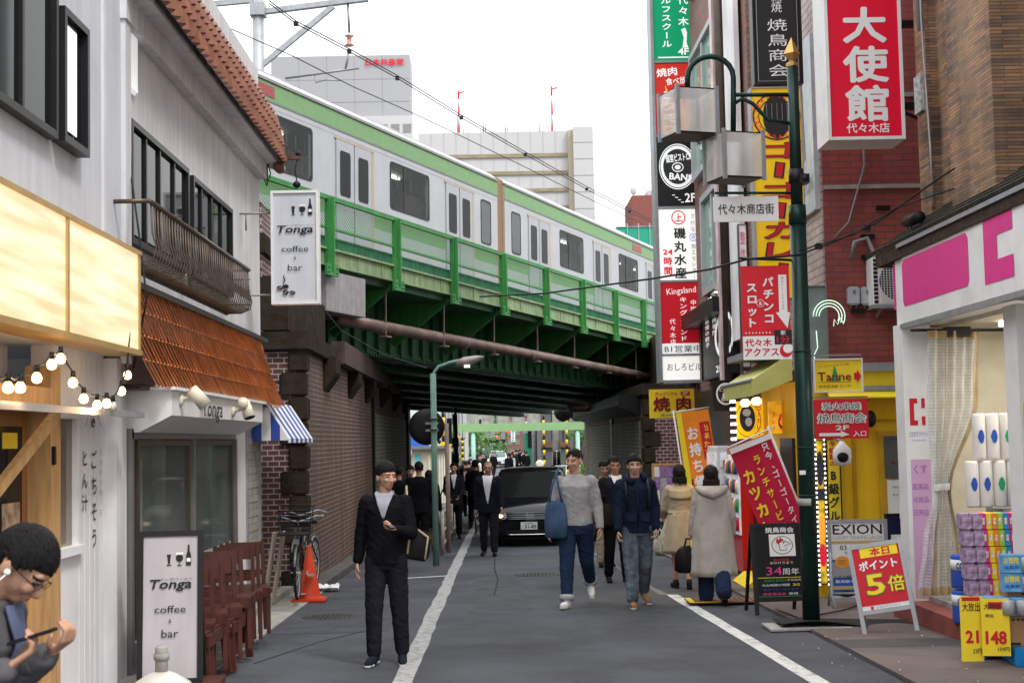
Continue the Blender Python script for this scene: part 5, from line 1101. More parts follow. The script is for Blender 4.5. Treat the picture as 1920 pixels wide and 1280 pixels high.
# 1 walker in the black cardigan
p = gpos(727, 1244)
c = person('young man in black cardigan glancing sideways, phone in hand and bag on shoulder', p, R(-4), 1.68, dict(arm_a=(-8, 12, 10, 4), arm_b=(14, 14, 88, 42), palm_b='up', curl_b=50, leg_a=(10, 10, 2), leg_b=(-3, 4, 3), curl_a=28), head=(38, 4), hairstyle='mop', vox=.0065)
c['top']('cardigan', BLK, z0=.84, loose=.024); c['vpanel']('shirt', SHIRTG, .085, 1.46, 1.24); collar(c, SHIRTG); c['trousers'](TROU, .017); c['shoes'](cloth('shoe_navy', (.016, .018, .03)), M['sole'])
def put(o, p, label, cat, rz=0):
    o.location = p; o.rotation_euler[2] = rz; return tag(o, label, cat)
def wpos(c, v): return Matrix.Translation(c['body'].location) @ Matrix.Rotation(c['body'].rotation_euler[2], 4, 'Z') @ v
def phone(c, k, label, tilt=(60, 0, 0), dz=.02, dy=-.045):
    q = wpos(c, c['J']['wr'+k]+c['J']['hd'+k]*.09*c['s']+V((0, 0, dz))); t = thing('phone', label, 'phone', q, c['body'].rotation_euler[2]); t.rotation_euler = (R(tilt[0]), R(tilt[1]), c['body'].rotation_euler[2]+R(tilt[2]))
    m = MB(); m.box((0, 0, 0), (.068, .138, .009)); m.build('case', M['black'], t, bev=.003); m = MB(); m.box((0, 0, .0055), (.06, .125, .002)); m.build('screen', M['glass_dark'], t)
phone(c, 'b', 'dark phone held by the man in the black cardigan', (25, 0, 50), .028)
T = thing('shoulder_bag', 'black shoulder bag with tan straps on the man in the black cardigan', 'bag', wpos(c, V((.215, .1, 1.0))), R(35))
T.rotation_euler[1] = R(12)
T.scale = (.8, .8, .95)
m = MB(); m.loft([(0, 0, -.14, .17, .06), (0, 0, -.1, .21, .085), (0, 0, .04, .215, .08), (0, 0, .13, .19, .04)], 20, pw=.6); m.build('body', DARKB, T)
m = MB(); m.path([(-.1, -.09, -.1), (-.11, -.095, .1), (-.16, -.02, .36), (-.16, .05, .5), (-.12, .1, .36), (-.06, .06, .12)], .012, 6); m.path([(.13, -.09, -.12), (.12, -.095, .08), (.02, -.03, .13)], .012, 6); m.build('strap', mat('tan_strap', (.45, .36, .24), .6), T)
# 2 man in grey sweatshirt
p = gpos(1083, 1136)
c = person('man in grey sweatshirt and rolled dark jeans striding past the van, tote on shoulder', p, R(-10), 1.83, dict(arm_a=(6, 13, 16, 4), arm_b=(-2, 15, 22, 8), leg_a=(18, 5, 0), leg_b=(-20, 30, 1), curl_a=30, curl_b=35), head=(-22, 0), hairstyle='crop', build=1.06, vox=.0065)
c['top']('sweatshirt', GREYK, z0=.9, loose=.03); c['trousers'](JEAN, .02, .1); c['shoes'](M['white'], M['sole'])
for k in 'ab': m = MB(); e = c['J']['kn'+k].lerp(c['J']['an'+k], .84); m.tube(e, e+(c['J']['an'+k]-c['J']['kn'+k]).normalized()*.065, .076, .076, 18, cap=False); m.build('trouser_cuff', cloth('denim_pale', (.36, .38, .4)), c['body'], fix=False, sol=.006)
m = MB(); w_ = c['J']['wrb']; d_ = c['J']['hdb']; m.tube(w_-d_*.015, w_+d_*.02, .036, n=14); m.build('watch', M['black'], c['body'])
T = thing('tote_bag', 'blue denim tote hanging from the shoulder of the man in grey', 'bag', wpos(c, V((-.21, -.17, 1.02))), R(-16))
m = MB(); m.loft([(0, 0, -.22, .1, .03), (0, 0, -.19, .135, .06), (0, 0, .0, .135, .055), (0, 0, .17, .115, .03), (0, 0, .22, .09, .016)], 20, pw=.6); m.build('body', cloth('denim_mid', (.05, .09, .165), var=.3), T)
m = MB(); [m.path([(a, b, .2), (a*.6, b, .36), (.01, .05+b, .53), (.02, .16, .6)], .014, 6) for a, b in ((-.07, -.012), (.08, -.016))]; m.build('strap', M['denim_mid'], T)
# 3 young man in navy anorak
p = gpos(1197, 1136)
c = person('young man in navy hooded anorak and faded jeans with tan boots, one hand in pocket', p, R(4), 1.75, dict(arm_a=(8, 8, 12, 2), arm_b=(-6, 13, 30, 16), leg_a=(14, 8, 0), leg_b=(-12, 22, 3), curl_a=45, curl_b=60), head=(-4, 0), hairstyle='mop', vox=.0065)
c['top']('anorak', ANOR, z0=.84, loose=.034); c['trousers'](JEANW, .024); c['shoes'](cloth('boot_tan', (.27, .15, .08)), M['sole'], .05)
m = MB(); m.at(c['LM']); m.path([(.1, -.075, 1.44), (.095, .02, 1.48), (.05, .1, 1.47), (-.05, .1, 1.47), (-.095, .02, 1.48), (-.1, -.075, 1.44), (-.04, -.12, 1.41)], .035, 8); m.build('hood', ANOR, c['body'])
m = MB(); m.at(c['LM']); m.tube((0, -.146, .9), (0, -.15, 1.36), .006, n=6); [m.box((sx*.075, -.15, 1.02), (.11, .012, .1)) for sx in (-1, 1)]; m.build('pocket', cloth('anorak_trim', (.013, .018, .04)), c['body'])
m = MB(); m.at(c['LM']); [m.path([(sx*.12, -.14, 1.1), (sx*.13, -.15, 1.3), (sx*.12, -.06, 1.45), (sx*.11, .1, 1.42)], .017, 6) for sx in (-1, 1)]; m.build('rucksack_strap', M['black'], c['body'])
# 4 suited man by the van
p = gpos(918, 1042)
c = person('grey haired man in dark suit and open white shirt with glasses walking beside the van', p, R(-6), 1.72, dict(arm_a=(-8, 8, 10, 2), arm_b=(10, 11, 18, 4), leg_a=(-6, 10, 2), leg_b=(8, 3, 1)), head=(6, 2), hairstyle='receding', hair='hair_grey', skin='skin_tan', glasses=True, build=1.08, vox=.008)
c['top']('jacket', NAVY, z0=.78, loose=.03, flare=.015); c['vpanel']('shirt', SHIRT, .1, 1.46, .95, .006, .03); collar(c, SHIRT); c['trousers'](TROU, .018); c['shoes'](DARKB)
# 5 older man with cane
p = gpos(1158, 1092)
c = person('older man in dark suit and glasses behind the anorak wearer, holding a bag', p, R(10), 1.72, dict(arm_a=(-4, 16, 24, 6), arm_b=(4, 8, 10, 0), leg_a=(-4, 8, 1), leg_b=(12, 6, 1)), head=(-4, 2), hairstyle='short', glasses=True, vox=.008, skin='skin_tan')
c['top']('jacket', NAVY, z0=.78, loose=.03, flare=.012); c['vpanel']('shirt', SHIRT, .08, 1.46, 1.18, .004, .03); collar(c, SHIRT); c['trousers'](BLK, .018); c['shoes'](DARKB)
q = wpos(c, c['J']['wra']+V((0, -.02, -.06))); T = thing('umbrella', 'slim closed black umbrella pointing at the road, carried by the older suited man', 'umbrella', q); m = MB(); m.tube((0, 0, .02), (-.05, -.02, -.25), .028, .018, 10); m.build('canopy', M['black'], T); m = MB(); m.tube((-.05, -.02, -.25), (-.09, -.03, -.6), .008, n=6); m.path([(0, 0, 0), (.004, 0, .1), (.03, 0, .13), (.055, 0, .1)], .01, 6); m.build('shaft', M['black'], T)
T = thing('briefcase', 'black soft bag hanging at the side of the older suited man', 'bag', wpos(c, V((-.2, -.1, .95))), R(30)); m = MB(); m.loft([(0, 0, -.17, .1, .05), (0, 0, -.12, .16, .06), (0, 0, .1, .15, .06), (0, 0, .16, .1, .03)], 16, pw=.6); m.build('body', DARKB, T); m = MB(); m.path([(-.06, 0, .14), (-.05, 0, .26), (.05, 0, .26), (.06, 0, .14)], .012, 6); m.build('handle', DARKB, T)
# 6 man in beige behind him
p = gr(1137, 1062)
c = person('man in beige jacket with a shoulder strap farther back beside the screened abutment wall', p, R(4), 1.68, dict(arm_a=(16, 12, 50, 20), leg_a=(8, 6, 1), leg_b=(-6, 10, 1)), head=(0, 12), hairstyle='short', skin='skin_tan', vox=.009)
c['top']('jacket', KHAKI, z0=.82, loose=.03); c['trousers'](cloth('chino', (.3, .25, .18)), .02); c['shoes'](DARKB)
m = MB(); m.at(c['LM']); m.path([(-.11, .0, 1.46), (-.04, -.15, 1.3), (.1, -.15, 1.05), (.18, -.05, .95)], .016, 6); m.build('bag_strap', M['black'], c['body'])
# 7 woman in belted trench coat, from behind
p = gpos(1279, 1103)
c = person('woman with a black bob walking away in a belted beige trench coat and black heels', p, R(180), 1.6, dict(arm_a=(8, 10, 60, 20), arm_b=(16, 12, 45, 10), leg_a=(-10, 8, 0), leg_b=(9, 6, 0)), female=True, hairstyle='bob', vox=.0075)
c['top']('coat', BEIGE, z0=.98, loose=.032); skirt(c, BEIGE, .5, 1.05, (.25, .2), (.165, .135)); c['shoes'](DARKB)
m = MB(); m.at(c['LM']); m.loft([(0, 0, 1.03, .178, .142), (0, 0, 1.075, .174, .138)], 24); m.build('belt', BEIGE, c['body'])
m = MB(); m.at(c['LM']); m.grid(lambda u, v: V((-.16+.32*u, (.125+.018*v)*math.cos((u-.5)*1.9)+.012, 1.40-.14*v-.02*math.sin(u*3.14))), 10, 4); m.grid(lambda u, v: V((.075*math.cos(math.pi*u), .015+.085*math.sin(math.pi*u), 1.44+.035*v)), 10, 2); m.build('storm_flap', BEIGE, c['body'], fix=False, sol=.012)
T = thing('handbag', 'dark shoulder handbag on the woman in the trench coat', 'bag', wpos(c, V((-.22, -.02, 1.0))), R(90)); m = MB(); m.loft([(0, 0, -.12, .08, .04), (0, 0, 0, .13, .055), (0, 0, .1, .11, .03)], 14, pw=.7); m.build('body', cloth('bag_plum', (.02, .012, .02), .5), T); m = MB(); m.path([(-.08, 0, .08), (-.05, .03, .3), (0, .04, .42), (.05, .03, .3), (.08, 0, .08)], .011, 6); m.build('strap', cloth('strap_brown', (.1, .03, .02)), T)
# 8 woman in long grey hooded coat, from behind
p = gpos(1340, 1133)
c = person('woman with long wavy hair walking away in a long loose grey hooded coat and jeans', p, R(176), 1.6, dict(arm_b=(2, 12, 10, 2), arm_a=(-2, 14, 20, 8), leg_b=(10, 4, 1), leg_a=(-12, 26, 1), curl_b=70), female=True, hairstyle='long', hair='hair_brown', vox=.0075, build=1.06)
c['top']('coat', COATG, z0=.98, loose=.04); skirt(c, COATG, .36, 1.36, (.29, .225), (.195, .16), yo=.03); c['trousers'](JEAN, .03, 0, wide=.02); c['shoes'](DARKB)
m = MB(); m.at(c['LM']); m.grid(lambda u, v: V(((.19-.03*v)*math.cos(math.pi*u), .03+(.1+.075*math.sin(v*3.0))*math.sin(math.pi*u), 1.44-.11*v*math.sin(math.pi*u)+.03*(1-v))), 16, 8); m.path([(.15, -.06, 1.42), (.17, .06, 1.44), (.1, .15, 1.40), (0, .18, 1.36), (-.1, .15, 1.40), (-.17, .06, 1.44), (-.15, -.06, 1.42)], [.02, .035, .045, .05, .045, .035, .02], 10); m.build('hood', COATG, c['body'], fix=False, sol=.01)
T = thing('holdall', 'large black holdall carried low by the woman in the grey coat', 'bag', wpos(c, V((.27, -.06, .52))), R(40)); m = MB(); m.loft([(0, 0, -.15, .15, .09), (0, 0, -.12, .2, .12), (0, 0, .05, .2, .11), (0, 0, .13, .17, .06), (0, 0, .16, .12, .03)], 20, pw=.7); m.build('body', DARKB, T); m = MB(); m.path([(-.09, 0, .13), (-.05, 0, .24), (.05, 0, .24), (.09, 0, .13)], .013, 6); m.build('handle', DARKB, T)
T = thing('folded_umbrella', 'yellow umbrella handle sticking out of the black holdall', 'umbrella', wpos(c, V((.25, -.02, .66))), 0); m = MB(); m.tube((0, 0, -.08), (.01, 0, .09), .018, .012, 8); m.build('handle', M['yellow'], T)
# 9 man with phone and earphones, close by the shop wall
p = at(-130, 1100, 4.45); p.z = gz(4.4)
c = person('man in grey jacket bent over his phone with white earphones by the shop door', p, R(84), 1.58, dict(arm_a=(16, 5, 133, 15), arm_b=(18, 6, 131, 16), palm_a='up', palm_b='up', curl_a=58, curl_b=58, leg_a=(22, 40, 2), leg_b=(20, 38, 2)), head=(0, 56), hairstyle='mop', glasses=True, vox=.0055, lean=24, skin='skin_tan')
c['top']('jacket', cloth('jacket_grey', (.085, .08, .085), bump=.3, bs=40), z0=.8, loose=.03, flare=.01); c['vpanel']('shirt', cloth('shirt_blue', (.09, .105, .17)), .06, 1.46, 1.05, .004, .03); c['trousers'](TROU, .018); c['shoes'](DARKB)
phone(c, 'a', 'phone in both hands of the man by the shop door', (-16, 0, 4), .04)
m = MB(); m.at(c['HM']); m.ball((.086, -.004, .14), (.008, .012, .012), 8); m.path([(.09, -.008, .13), (.092, .0, .06), (.09, -.03, -.02), (.07, -.09, -.12), (.03, -.14, -.3)], .0025, 5); m.ball((-.086, -.004, .14), (.008, .012, .012), 8); m.path([(-.09, -.008, .13), (-.092, .0, .06), (-.09, -.03, -.02), (-.07, -.1, -.12), (-.03, -.15, -.3)], .0025, 5); m.build('earphones', M['white'], c['body'])
# 10 dark-clad group walking away along the brick wall
for px, py, H, lb, f, hs in ((750, 1036, 1.66, 'person in black behind the man in the cardigan, beside the brick wall', False, 'short'), (788, 1042, 1.74, 'tallest black suited man walking away behind the green lamp post', False, 'short'), (772, 1030, 1.68, 'person in dark jacket half hidden behind the tall suited man', False, 'mop'), (807, 1034, 1.58, 'woman with long dark hair walking away close to the green lamp post', True, 'long')):
    p = gr(px, py); c = person(lb, p, R(180+random.uniform(-8, 8)) if px != 772 else R(10), H, dict(leg_a=(-8, 12, 1), leg_b=(10, 4, 1)), female=f, hairstyle=hs, vox=.01)
    c['top']('jacket', BLK if px != 772 else NAVY, z0=.78, loose=.03, flare=.012); (c['trousers'](BLK, .018) if not f else skirt(c, BLK, .5, 1.05, (.2, .16), (.165, .13))); c['shoes'](DARKB)
    if px == 788:
        T = thing('satchel', 'dark satchel at the hip of the tall suited man', 'bag', wpos(c, V((-.2, .02, .86))), R(180)); m = MB(); m.box((0, -.06, 0), (.3, .09, .22)); m.build('body', DARKB, T, bev=.02); m = MB(); m.path([(-.13, -.06, .1), (-.3, .02, .5), (-.28, .12, .56)], .012, 6); m.build('strap', DARKB, T)
p = gr(853, 1010)
c = person('man in suit carrying a dark bag, standing beyond the guard rail', p, 0, 1.72, dict(arm_a=(14, 8, 40, 24), arm_b=(14, 8, 40, 24), leg_a=(8, 6, 1), leg_b=(-6, 8, 1)), vox=.01)
c['top']('jacket', NAVY, z0=.78, loose=.03); c['vpanel']('shirt', SHIRT, .07, 1.46, 1.12, .004, .03); c['trousers'](NAVY, .018); c['shoes'](DARKB)
T = thing('document_bag', 'dark document bag in front of the man beyond the guard rail', 'bag', wpos(c, V((0, -.28, .9)))); m = MB(); m.box((0, 0, 0), (.36, .1, .24)); m.build('body', DARKB, T, bev=.02); m = MB(); m.path([(-.08, 0, .12), (-.07, 0, .19), (.07, 0, .19), (.08, 0, .12)], .012, 6); m.build('handle', DARKB, T)
p = gr(1040, 990)
c = person('person in dark clothes and a white face mask behind the van', p, 0, 1.62, vox=.011, hairstyle='short'); c['top']('jacket', BLK, loose=.03); c['trousers'](BLK); c['shoes'](DARKB)
m = MB(); m.at(c['HM']); m.ball((0, -.075, .115), (.052, .05, .045), 12); m.build('face_mask', M['white'], c['body'])
# cyclist riding away beside the van
p = gr(893, 1000); bi = None
CY = person('cyclist in black seen from behind, riding away between the guard rail and the suited man', (p.x, p.y, gz(p.y)+.12), R(180), 1.72, dict(arm_a=(48, 10, 12, 6), arm_b=(48, 10, 12, 6), leg_a=(58, 74, 4), leg_b=(26, 46, 4)), vox=.01, lean=12)
CY['top']('jacket', BLK, z0=.84, loose=.03); CY['trousers'](BLK, .018); CY['shoes'](DARKB)
# ------------------------------------------------------------------ signs on the shop side
emis('lit_white_panel', (.8, .79, .76), .55)
def spx(label, cat, box, Y, d, face, frame, items, **k): return sign(k.pop('name', 'signboard'), label, cat, box, Y, d, face, frame, items, **k)
# tall sign tower: one frame, stacked panels
a = at(1226, 0, 25); b = at(1308, 0, 25); tw = thing('sign_tower', 'tall sign tower of stacked coloured panels from sky to the yellow grill sign', 'sign', ((at(1232, 360, 25).x+at(1312, 360, 25).x)/2, 25, 0)); w = at(1308, 360, 25).x-at(1230, 360, 25).x
zz = lambda y: at(1270, y, 25).z
m = MB(); m.b2((-w/2-.05, -.03, zz(716)), (-w/2, .5, zz(-40))); m.b2((w/2, -.03, zz(716)), (w/2+.08, .5, zz(-40))); m.b2((-w/2, -.02, zz(718)), (w/2, .5, zz(712)))
for y in (115, 254, 388, 526, 664): m.b2((-w/2, -.02, zz(y+3)), (w/2, .3, zz(y-1)))
m.build('frame', M['steel'], tw)
FL = [('p', [(.05, 1), (.1, .55), (.3, .75), (.25, .3), (.5, .6), (.55, .2), (.7, .65), (.85, .35), (.95, 1)], OR)]
TP = [(-40, 115, mat('tw_green', (.0, .32, .13), .4, var=.03, emit=.25), [('v', 'ゴルフスクール', .33, .11, .3, .105, WH), ('v', '代々木', .74, .2, .3, .13, WH), ('p', [(.68, .62), (.78, .6), (.82, .66), (.8, .78), (.84, .84), (.7, .84), (.74, .72)], WH), ('h', '4F', .72, .885, .26, .08, WH, .04), ('r', .5, .955, .8, .015, WH)]),
      (119, 254, mat('tw_red', (.6, .03, .02), .4, var=.04, emit=.25), FL+[('h', '焼肉', .3, .12, .5, .12, WH, .03, .1), ('h', '食べ放題', .6, .24, .66, .1, WH, .02, .1), ('v', 'コスモス', .38, .36, .5, .16, WH, .06)]),
      (258, 388, mat('tw_black', (.02, .02, .022), .3, var=.05), [('d', .5, .42, .45, .33, WH), ('d', .5, .42, .43, .315, BK, .96), ('d', .5, .42, .35, .255, BK), ('h', '個室ビストロ', .5, .29, .58, .12, WH, .04, .1), ('h', 'BAN!', .54, .57, .5, .1, WH, .05, -.1), ('d', .5, .43, .14, .07, WH), ('d', .5, .43, .12, .055, BK, .6), ('h', '2F', .78, .87, .26, .13, WH, .03)]+[('r', .38+.07*k, .83+.035*k, .07, .012, WH) for k in range(4)]),
      (392, 526, M['lit_white_panel'], [('d', .48, .12, .17, .1, RD, .84), ('h', '上', .48, .12, .2, .11, RD, .03), ('v', '磯丸水産', .5, .25, .34, .185, BK, .05), ('v', 'さかな', .82, .06, .13, .09, BK, .0), ('d', .82, .4, .09, .055, BL, .85), ('h', '貝', .82, .4, .09, .06, BL, 0), ('v', '加工センター', .82, .48, .13, .085, BK, .0), ('h', '24', .2, .6, .24, .075, RD, .05), ('v', '時間', .2, .66, .25, .135, RD, .05)]),
      (529, 664, mat('tw_red2', (.5, .01, .02), .4, var=.04, emit=.28), [('h', 'Kingsland', .5, .13, .7, .11, WH, .0, .08), ('v', 'キングスランド', .54, .2, .22, .09, WH, .02), ('v', '中国料理', .78, .24, .17, .095, WH, .01), ('v', '代々木店', .27, .5, .17, .095, WH, .01), ('r', .5, .925, 1, .15, WH), ('h', 'B1営業中', .5, .925, .88, .1, BK, .01)]),
      (667, 713, M['lit_white_panel'], [('h', 'おしろビル', .52, .45, .82, .3, BK, .01)])]
for y0, y1, mt, items in TP:
    h = zz(y0)-zz(y1); m = MB(); m.box((0, .1, 0), (w-.004, .2, h-.01)); o = m.build('panel', mt, tw); o.location = (0, 0, (zz(y0)+zz(y1))/2)
    m = MB(); draw(m, w, h, items, -.003); m.build('lettering', LIT, o, fix=False)
m = MB(); [m.b2((w/2+.08, .1, z), (w/2+.5, .2, z+.08)) for z in (3.2, 5, 7, 9)]; m.build('wall_bracket', M['steel'], tw)
spx('yellow grilled meat signboard hung below the tall sign tower', 'sign', (1218, 729, 1302, 783), 26.5, .08, M['yellow'], M['white'], [('h', 'ガッツソウル', .38, .16, .5, .14, RD, .03), ('r', .8, .15, .2, .14, RD), ('h', '3F', .8, .15, .12, .09, WH, .02), ('h', '焼 肉', .5, .52, .84, .5, DR, .05), ('h', 'all you can eat', .5, .9, .5, .12, BL, .02)], fr=.0)
spx('tall black charcoal chicken signboard with white brush writing at the top', 'sign', (1411, -60, 1503, 158), 17.25, .2, M['black'], M['frame_dark'], [('r', .5, .5, .84, .95, GY), ('r', .5, .5, .81, .94, BK), ('h', '炭火串焼', .5, .2, .2, .2, WH), ('v', '焼', .5, .28, .26, .12, WH, 0), ('v', '焼鳥商会', .5, .43, .5, .13, WH, .0)], fr=.02)
ring = 'GoGo!CURRY★GoGo!CURRY★'
def ringtext(mb, s, cx, cz, r, hh, mi, y):
    for i, c in enumerate(s): 
        a = math.pi*1.5-2*math.pi*(i+.5)/len(s)-math.pi; tx(mb, c, cx+r*math.cos(a), cz+r*math.sin(a), hh*.7, hh, mi, y, .02, a-math.pi/2)
def star(u, v, r, as_=1): return [(u+r*(1 if k % 2 == 0 else .42)*math.sin(math.pi*k/5), v-r*as_*(1 if k % 2 == 0 else .42)*math.cos(math.pi*k/5)) for k in range(10)]
T, w, h = spx('tall yellow curry signboard with big red katakana behind the lamp post', 'sign', (1413, 163, 1509, 560), 17.22, .22, mat('curry_yellow', (.8, .5, .01), .4, var=.03, emit=.12), M['steel'], [('d', .5, .14, .47, .47*96/397, BK, .94), ('d', .5, .14, .36, .36*96/397, BK, .95), ('d', .5, .14, .27, .17*.62, BK)]+[it for i, c in enumerate('ゴーゴーカレー') for it in ((('h', c, .52, .3+.095*i, .66 if c != 'ー' else .14, .082, BK, .07, 0, .18), ('h', c, .52, .3+.095*i, .6 if c != 'ー' else .1, .074, RD, .03, 0, .18)) if c != 'ー' else (('r', .52, .3+.095*i, .2, .075, BK, -.15), ('r', .52, .3+.095*i, .13, .066, RD, -.15)))]+[('p', star(.86, .27, .13, .24), BK), ('p', star(.86, .27, .1, .24), RD), ('p', star(.86, .47, .13, .24), BK), ('p', star(.86, .47, .1, .24), RD)], fr=.015)
m = MB(); ringtext(m, ring, 0, h*.36, w*.415, w*.09, RD, -.006); m.build('lettering', LIT, T, fix=False)
m = MB(); [m.b2((-w*.2+k*w*.1, -.02, h*.33), (-w*.19+k*w*.1, -.012, h*.42)) for k in range(5)]; m.build('vent_slats', M['frame_grey'], T)
T, w, h = spx('big crimson signboard with white brush characters in a pale frame, topmost by the slate wall', 'sign', (1548, -50, 1692, 262), 15.8, .55, mat('crimson', (.5, .005, .025), .4, var=.03, emit=.25), M['white'], [('v', '大使館', .52, .2, .62, .235, WH, .05, .95), ('h', '代々木店', .52, .93, .56, .06, WH, .03)], fr=.035)
m = MB(); [m.b2((w/2, .2, z), (w/2+.7, .26, z+.08)) for z in (-h*.3, h*.2)]; m.bar((w/2, .23, -h*.3), (w/2+.6, .23, -h*.45), .03); m.build('wall_bracket', M['frame_dark'], T)
# street lamp post with two lanterns
base = gr(1522, 1178); PX, PY = base.x, base.y
lp = thing('street_lamp', 'dark green shopping street lamp post with gold spearhead and two square lanterns', 'street lamp', (PX, PY, gz(PY)))
mk('lamp_green', (.012, .035, .03), .3, .3, var=.15, streak=.1); G0 = gz(PY)
zat = lambda y: at(1500, y, PY).z-G0
m = MB(); m.lathe([(.115, 0), (.115, .02), (.085, .03)], n=18); m.tube((0, 0, 0), (0, 0, zat(420)), .085, .08, 20); m.tube((0, 0, zat(420)), (0, 0, zat(385)), .09, .085, 20); m.tube((0, 0, zat(385)), (0, 0, zat(125)), .06, .055, 18)
for y in (930, 840, 660): m.tube((0, 0, zat(y)), (0, 0, zat(y)+.015), .088, n=18)
m.build('post', M['lamp_green'], lp)
m = MB(); z0 = zat(125); m.lathe([(.065, z0), (.065, z0+.03), (.03, z0+.05), (.03, z0+.06), (.085, z0+.13), (.0, z0+.3)], n=4, smooth=False); m.build('spearhead', mat('gold', (.55, .33, .12), .35, .6, var=.15), lp)
ox = lambda px, y=150: at(px, y, PY).x-PX-(at(1484, y, PY).x-PX)
A = lambda px, py: (at(px, py, PY).x-PX, 0, at(px, py, PY).z-G0)
m = MB(); m.path([A(1484, 178), A(1372, 178)], .022, 10); m.path([A(1484, 232), A(1440, 225), A(1412, 195), A(1392, 185), A(1375, 195)], .02, 10)
m.path([A(1289, 168)]+[A(1332-43*math.cos(math.pi*k/10), 146-40*math.sin(math.pi*k/10)) for k in range(11)]+[A(1375, 180), A(1375, 250)], .028, 12); m.build('arm', M['lamp_green'], lp)
for px, py in ((1290, 215), (1376, 297)):
    c = V(A(px, py)); sz = .235; m = MB(); fr_ = MB()
    def lant(u, v): x = (u-.5)*2; return V((x*.2, -.215-.03*(1-x*x)*(1-(2*v-1)**2), (v-.5)*.43))
    m.grid(lant, 8, 8); 
    for a_ in (90, 180, 270):
        mm_ = Matrix.Rotation(R(a_), 4, 'Z'); m.at(mm_); m.grid(lant, 8, 8)
    o = m.build('lantern', mat('lantern', (.78, .77, .76), .12, .0, var=.22, scale=3, stretch=(1, 1, .4), alpha=.55, spec=.5) if 'lantern' not in M else M['lantern'], lp, fix=False); M['lantern'] = o.data.materials[0]; o.location = c; o.rotation_euler = (0, 0, R(18))
    for sx in (-1, 1):
        for sy in (-1, 1): fr_ = MB(); fr_.box((sx*.215, sy*.215, 0), (.035, .035, .5)); fr_.build('corner_post', M['steel'], o)
    for s_ in (-1, 1): fr_ = MB(); fr_.box((0, 0, s_*.222), (.40, .40, .02)); fr_.build('end_plate', M['frame_dark'], o)
m = MB(); q = V(A(1493, 340)); m.box(q+V((.05, -.1, 0)), (.09, .16, .09)); m.tube(q+V((.05, -.2, 0)), q+V((.05, -.18, 0)), .03); m.tube(q+V((0, 0, -.02)), q+V((0, 0, .12)), .075, n=14); m.build('camera', M['frame_dark'], lp)
m = MB(); m.tube(A(1493, 362), A(1340, 362), .014); m.build('sign_arm', M['lamp_green'], lp); m = MB(); m.tube(A(1497, 488), A(1385, 484), .014); m.build('banner_arm', M['lamp_green'], lp)
m = MB(); q = V(A(1512, 947)); m.tube(q, q+V((0, 0, .07)), .087, n=18); m.build('tape_band', M['concrete'], lp); m = MB(); m.box(V(A(1507, 885))+V((-.03, -.086, 0)), (.06, .006, .04)); m.build('sticker', M['white'], lp)
p = V((PX, PY, gz(PY))); m = MB(); m.box((0, 0, .01), (.8, .5, .02)); bp_ = m.build('base_plate', M['concrete'], None); bp_.location = p+V((-.05, 0, .016)); bp_.parent = None; bp_['kind'] = 'structure'; bp_.name = 'pavement'
spx('white street name plate hung from the lamp post arm', 'sign', (1338, 368, 1460, 415), PY-.02, .03, M['white'], M['white'], [('h', '代々木商店街', .5, .5, .86, .42, BK, .01)], fr=.0, name='street_name_plate')
T, w, h = spx('red and white pinball parlour banner hanging on the lamp post', 'banner', (1391, 498, 1482, 674), PY-.03, .012, M['red'], M['red'], [('v', 'スロット', .22, .17, .27, .125, WH, .06), ('v', 'パチンコ', .56, .11, .27, .13, WH, .06), ('d', .39, .4, .08, .042, WH), ('d', .39, .4, .07, .036, RD), ('h', '&', .39, .4, .07, .04, WH), ('p', [(.77, .1), (.94, .1), (.94, .5), (1.0, .5), (.93, .67), (.7, .5), (.77, .5)], WH), ('v', '味方ドトールさん左手', .855, .12, .07, .036, RD, 0)]+[('d', .07+.07*k, .715, .013, .008, WH) for k in range(8)]+[('r', .5, .875, 1, .25, WH), ('h', '代々木', .32, .82, .55, .085, RD, .05), ('h', 'アクアス', .38, .92, .7, .09, RD, .05), ('d', .88, .91, .13, .07, RD), ('d', .92, .885, .1, .05, WH), ('r', .83, .765, .36, .155, BK), ('h', '駅', .83, .72, .1, .045, WH), ('h', '1分', .83, .79, .27, .08, RD, .03)], fr=.0, name='banner')
# small signs by the red brick
T, w, h = spx('small yellow beer restaurant sign with a red arrow, above the red one', 'sign', (1526, 672, 1618, 735), 15.6, .05, M['yellow'], M['white'], [('h', 'ビーチドイツレストランの店', .42, .2, .6, .07, DR, 0, .1), ('p', [(.43, .2), (.5, .55), (.36, .55)], GN), ('p', [(.43, .3), (.53, .66), (.33, .66)], GN), ('h', 'Tanne', .42, .53, .68, .26, DR, .02), ('r', .42, .7, .68, .012, BK), ('h', '欧風居酒屋 タンネ', .42, .82, .64, .09, DR, 0), ('p', [(.82, .43), (.88, .43), (.88, .32), (.96, .53), (.88, .75), (.88, .63), (.82, .63)], RD)], fr=.015)
m = MB(); m.b2((-w/2-.04, .03, -h/2-.7), (-w/2-.01, .06, h/2+.05)); m.b2((-w/2-.04, .03, h/2+.03), (w/2, .06, h/2+.05)); m.b2((-w/2-.04, .03, -h/2-.06), (w/2+.05, .06, -h/2-.045)); m.build('hanger', M['frame_grey'], T)
spx('red charcoal skewer sign with a white arrow, under the yellow one', 'sign', (1528, 748, 1629, 822), 15.6, .05, M['red'], M['red'], [('h', '炭火串焼', .5, .18, .76, .22, WH, .13), ('h', '炭火串焼', .5, .18, .7, .19, BK, .0), ('h', '焼鳥商会', .5, .48, .94, .28, WH, .13), ('h', '焼鳥商会', .5, .48, .88, .24, BK, .0), ('h', '2F', .5, .72, .25, .12, WH, .04), ('p', [(.07, .85), (.47, .85), (.47, .8), (.63, .9), (.47, .96), (.47, .93), (.07, .93)], WH), ('h', '入口', .82, .88, .24, .14, WH, .03)], fr=.0)
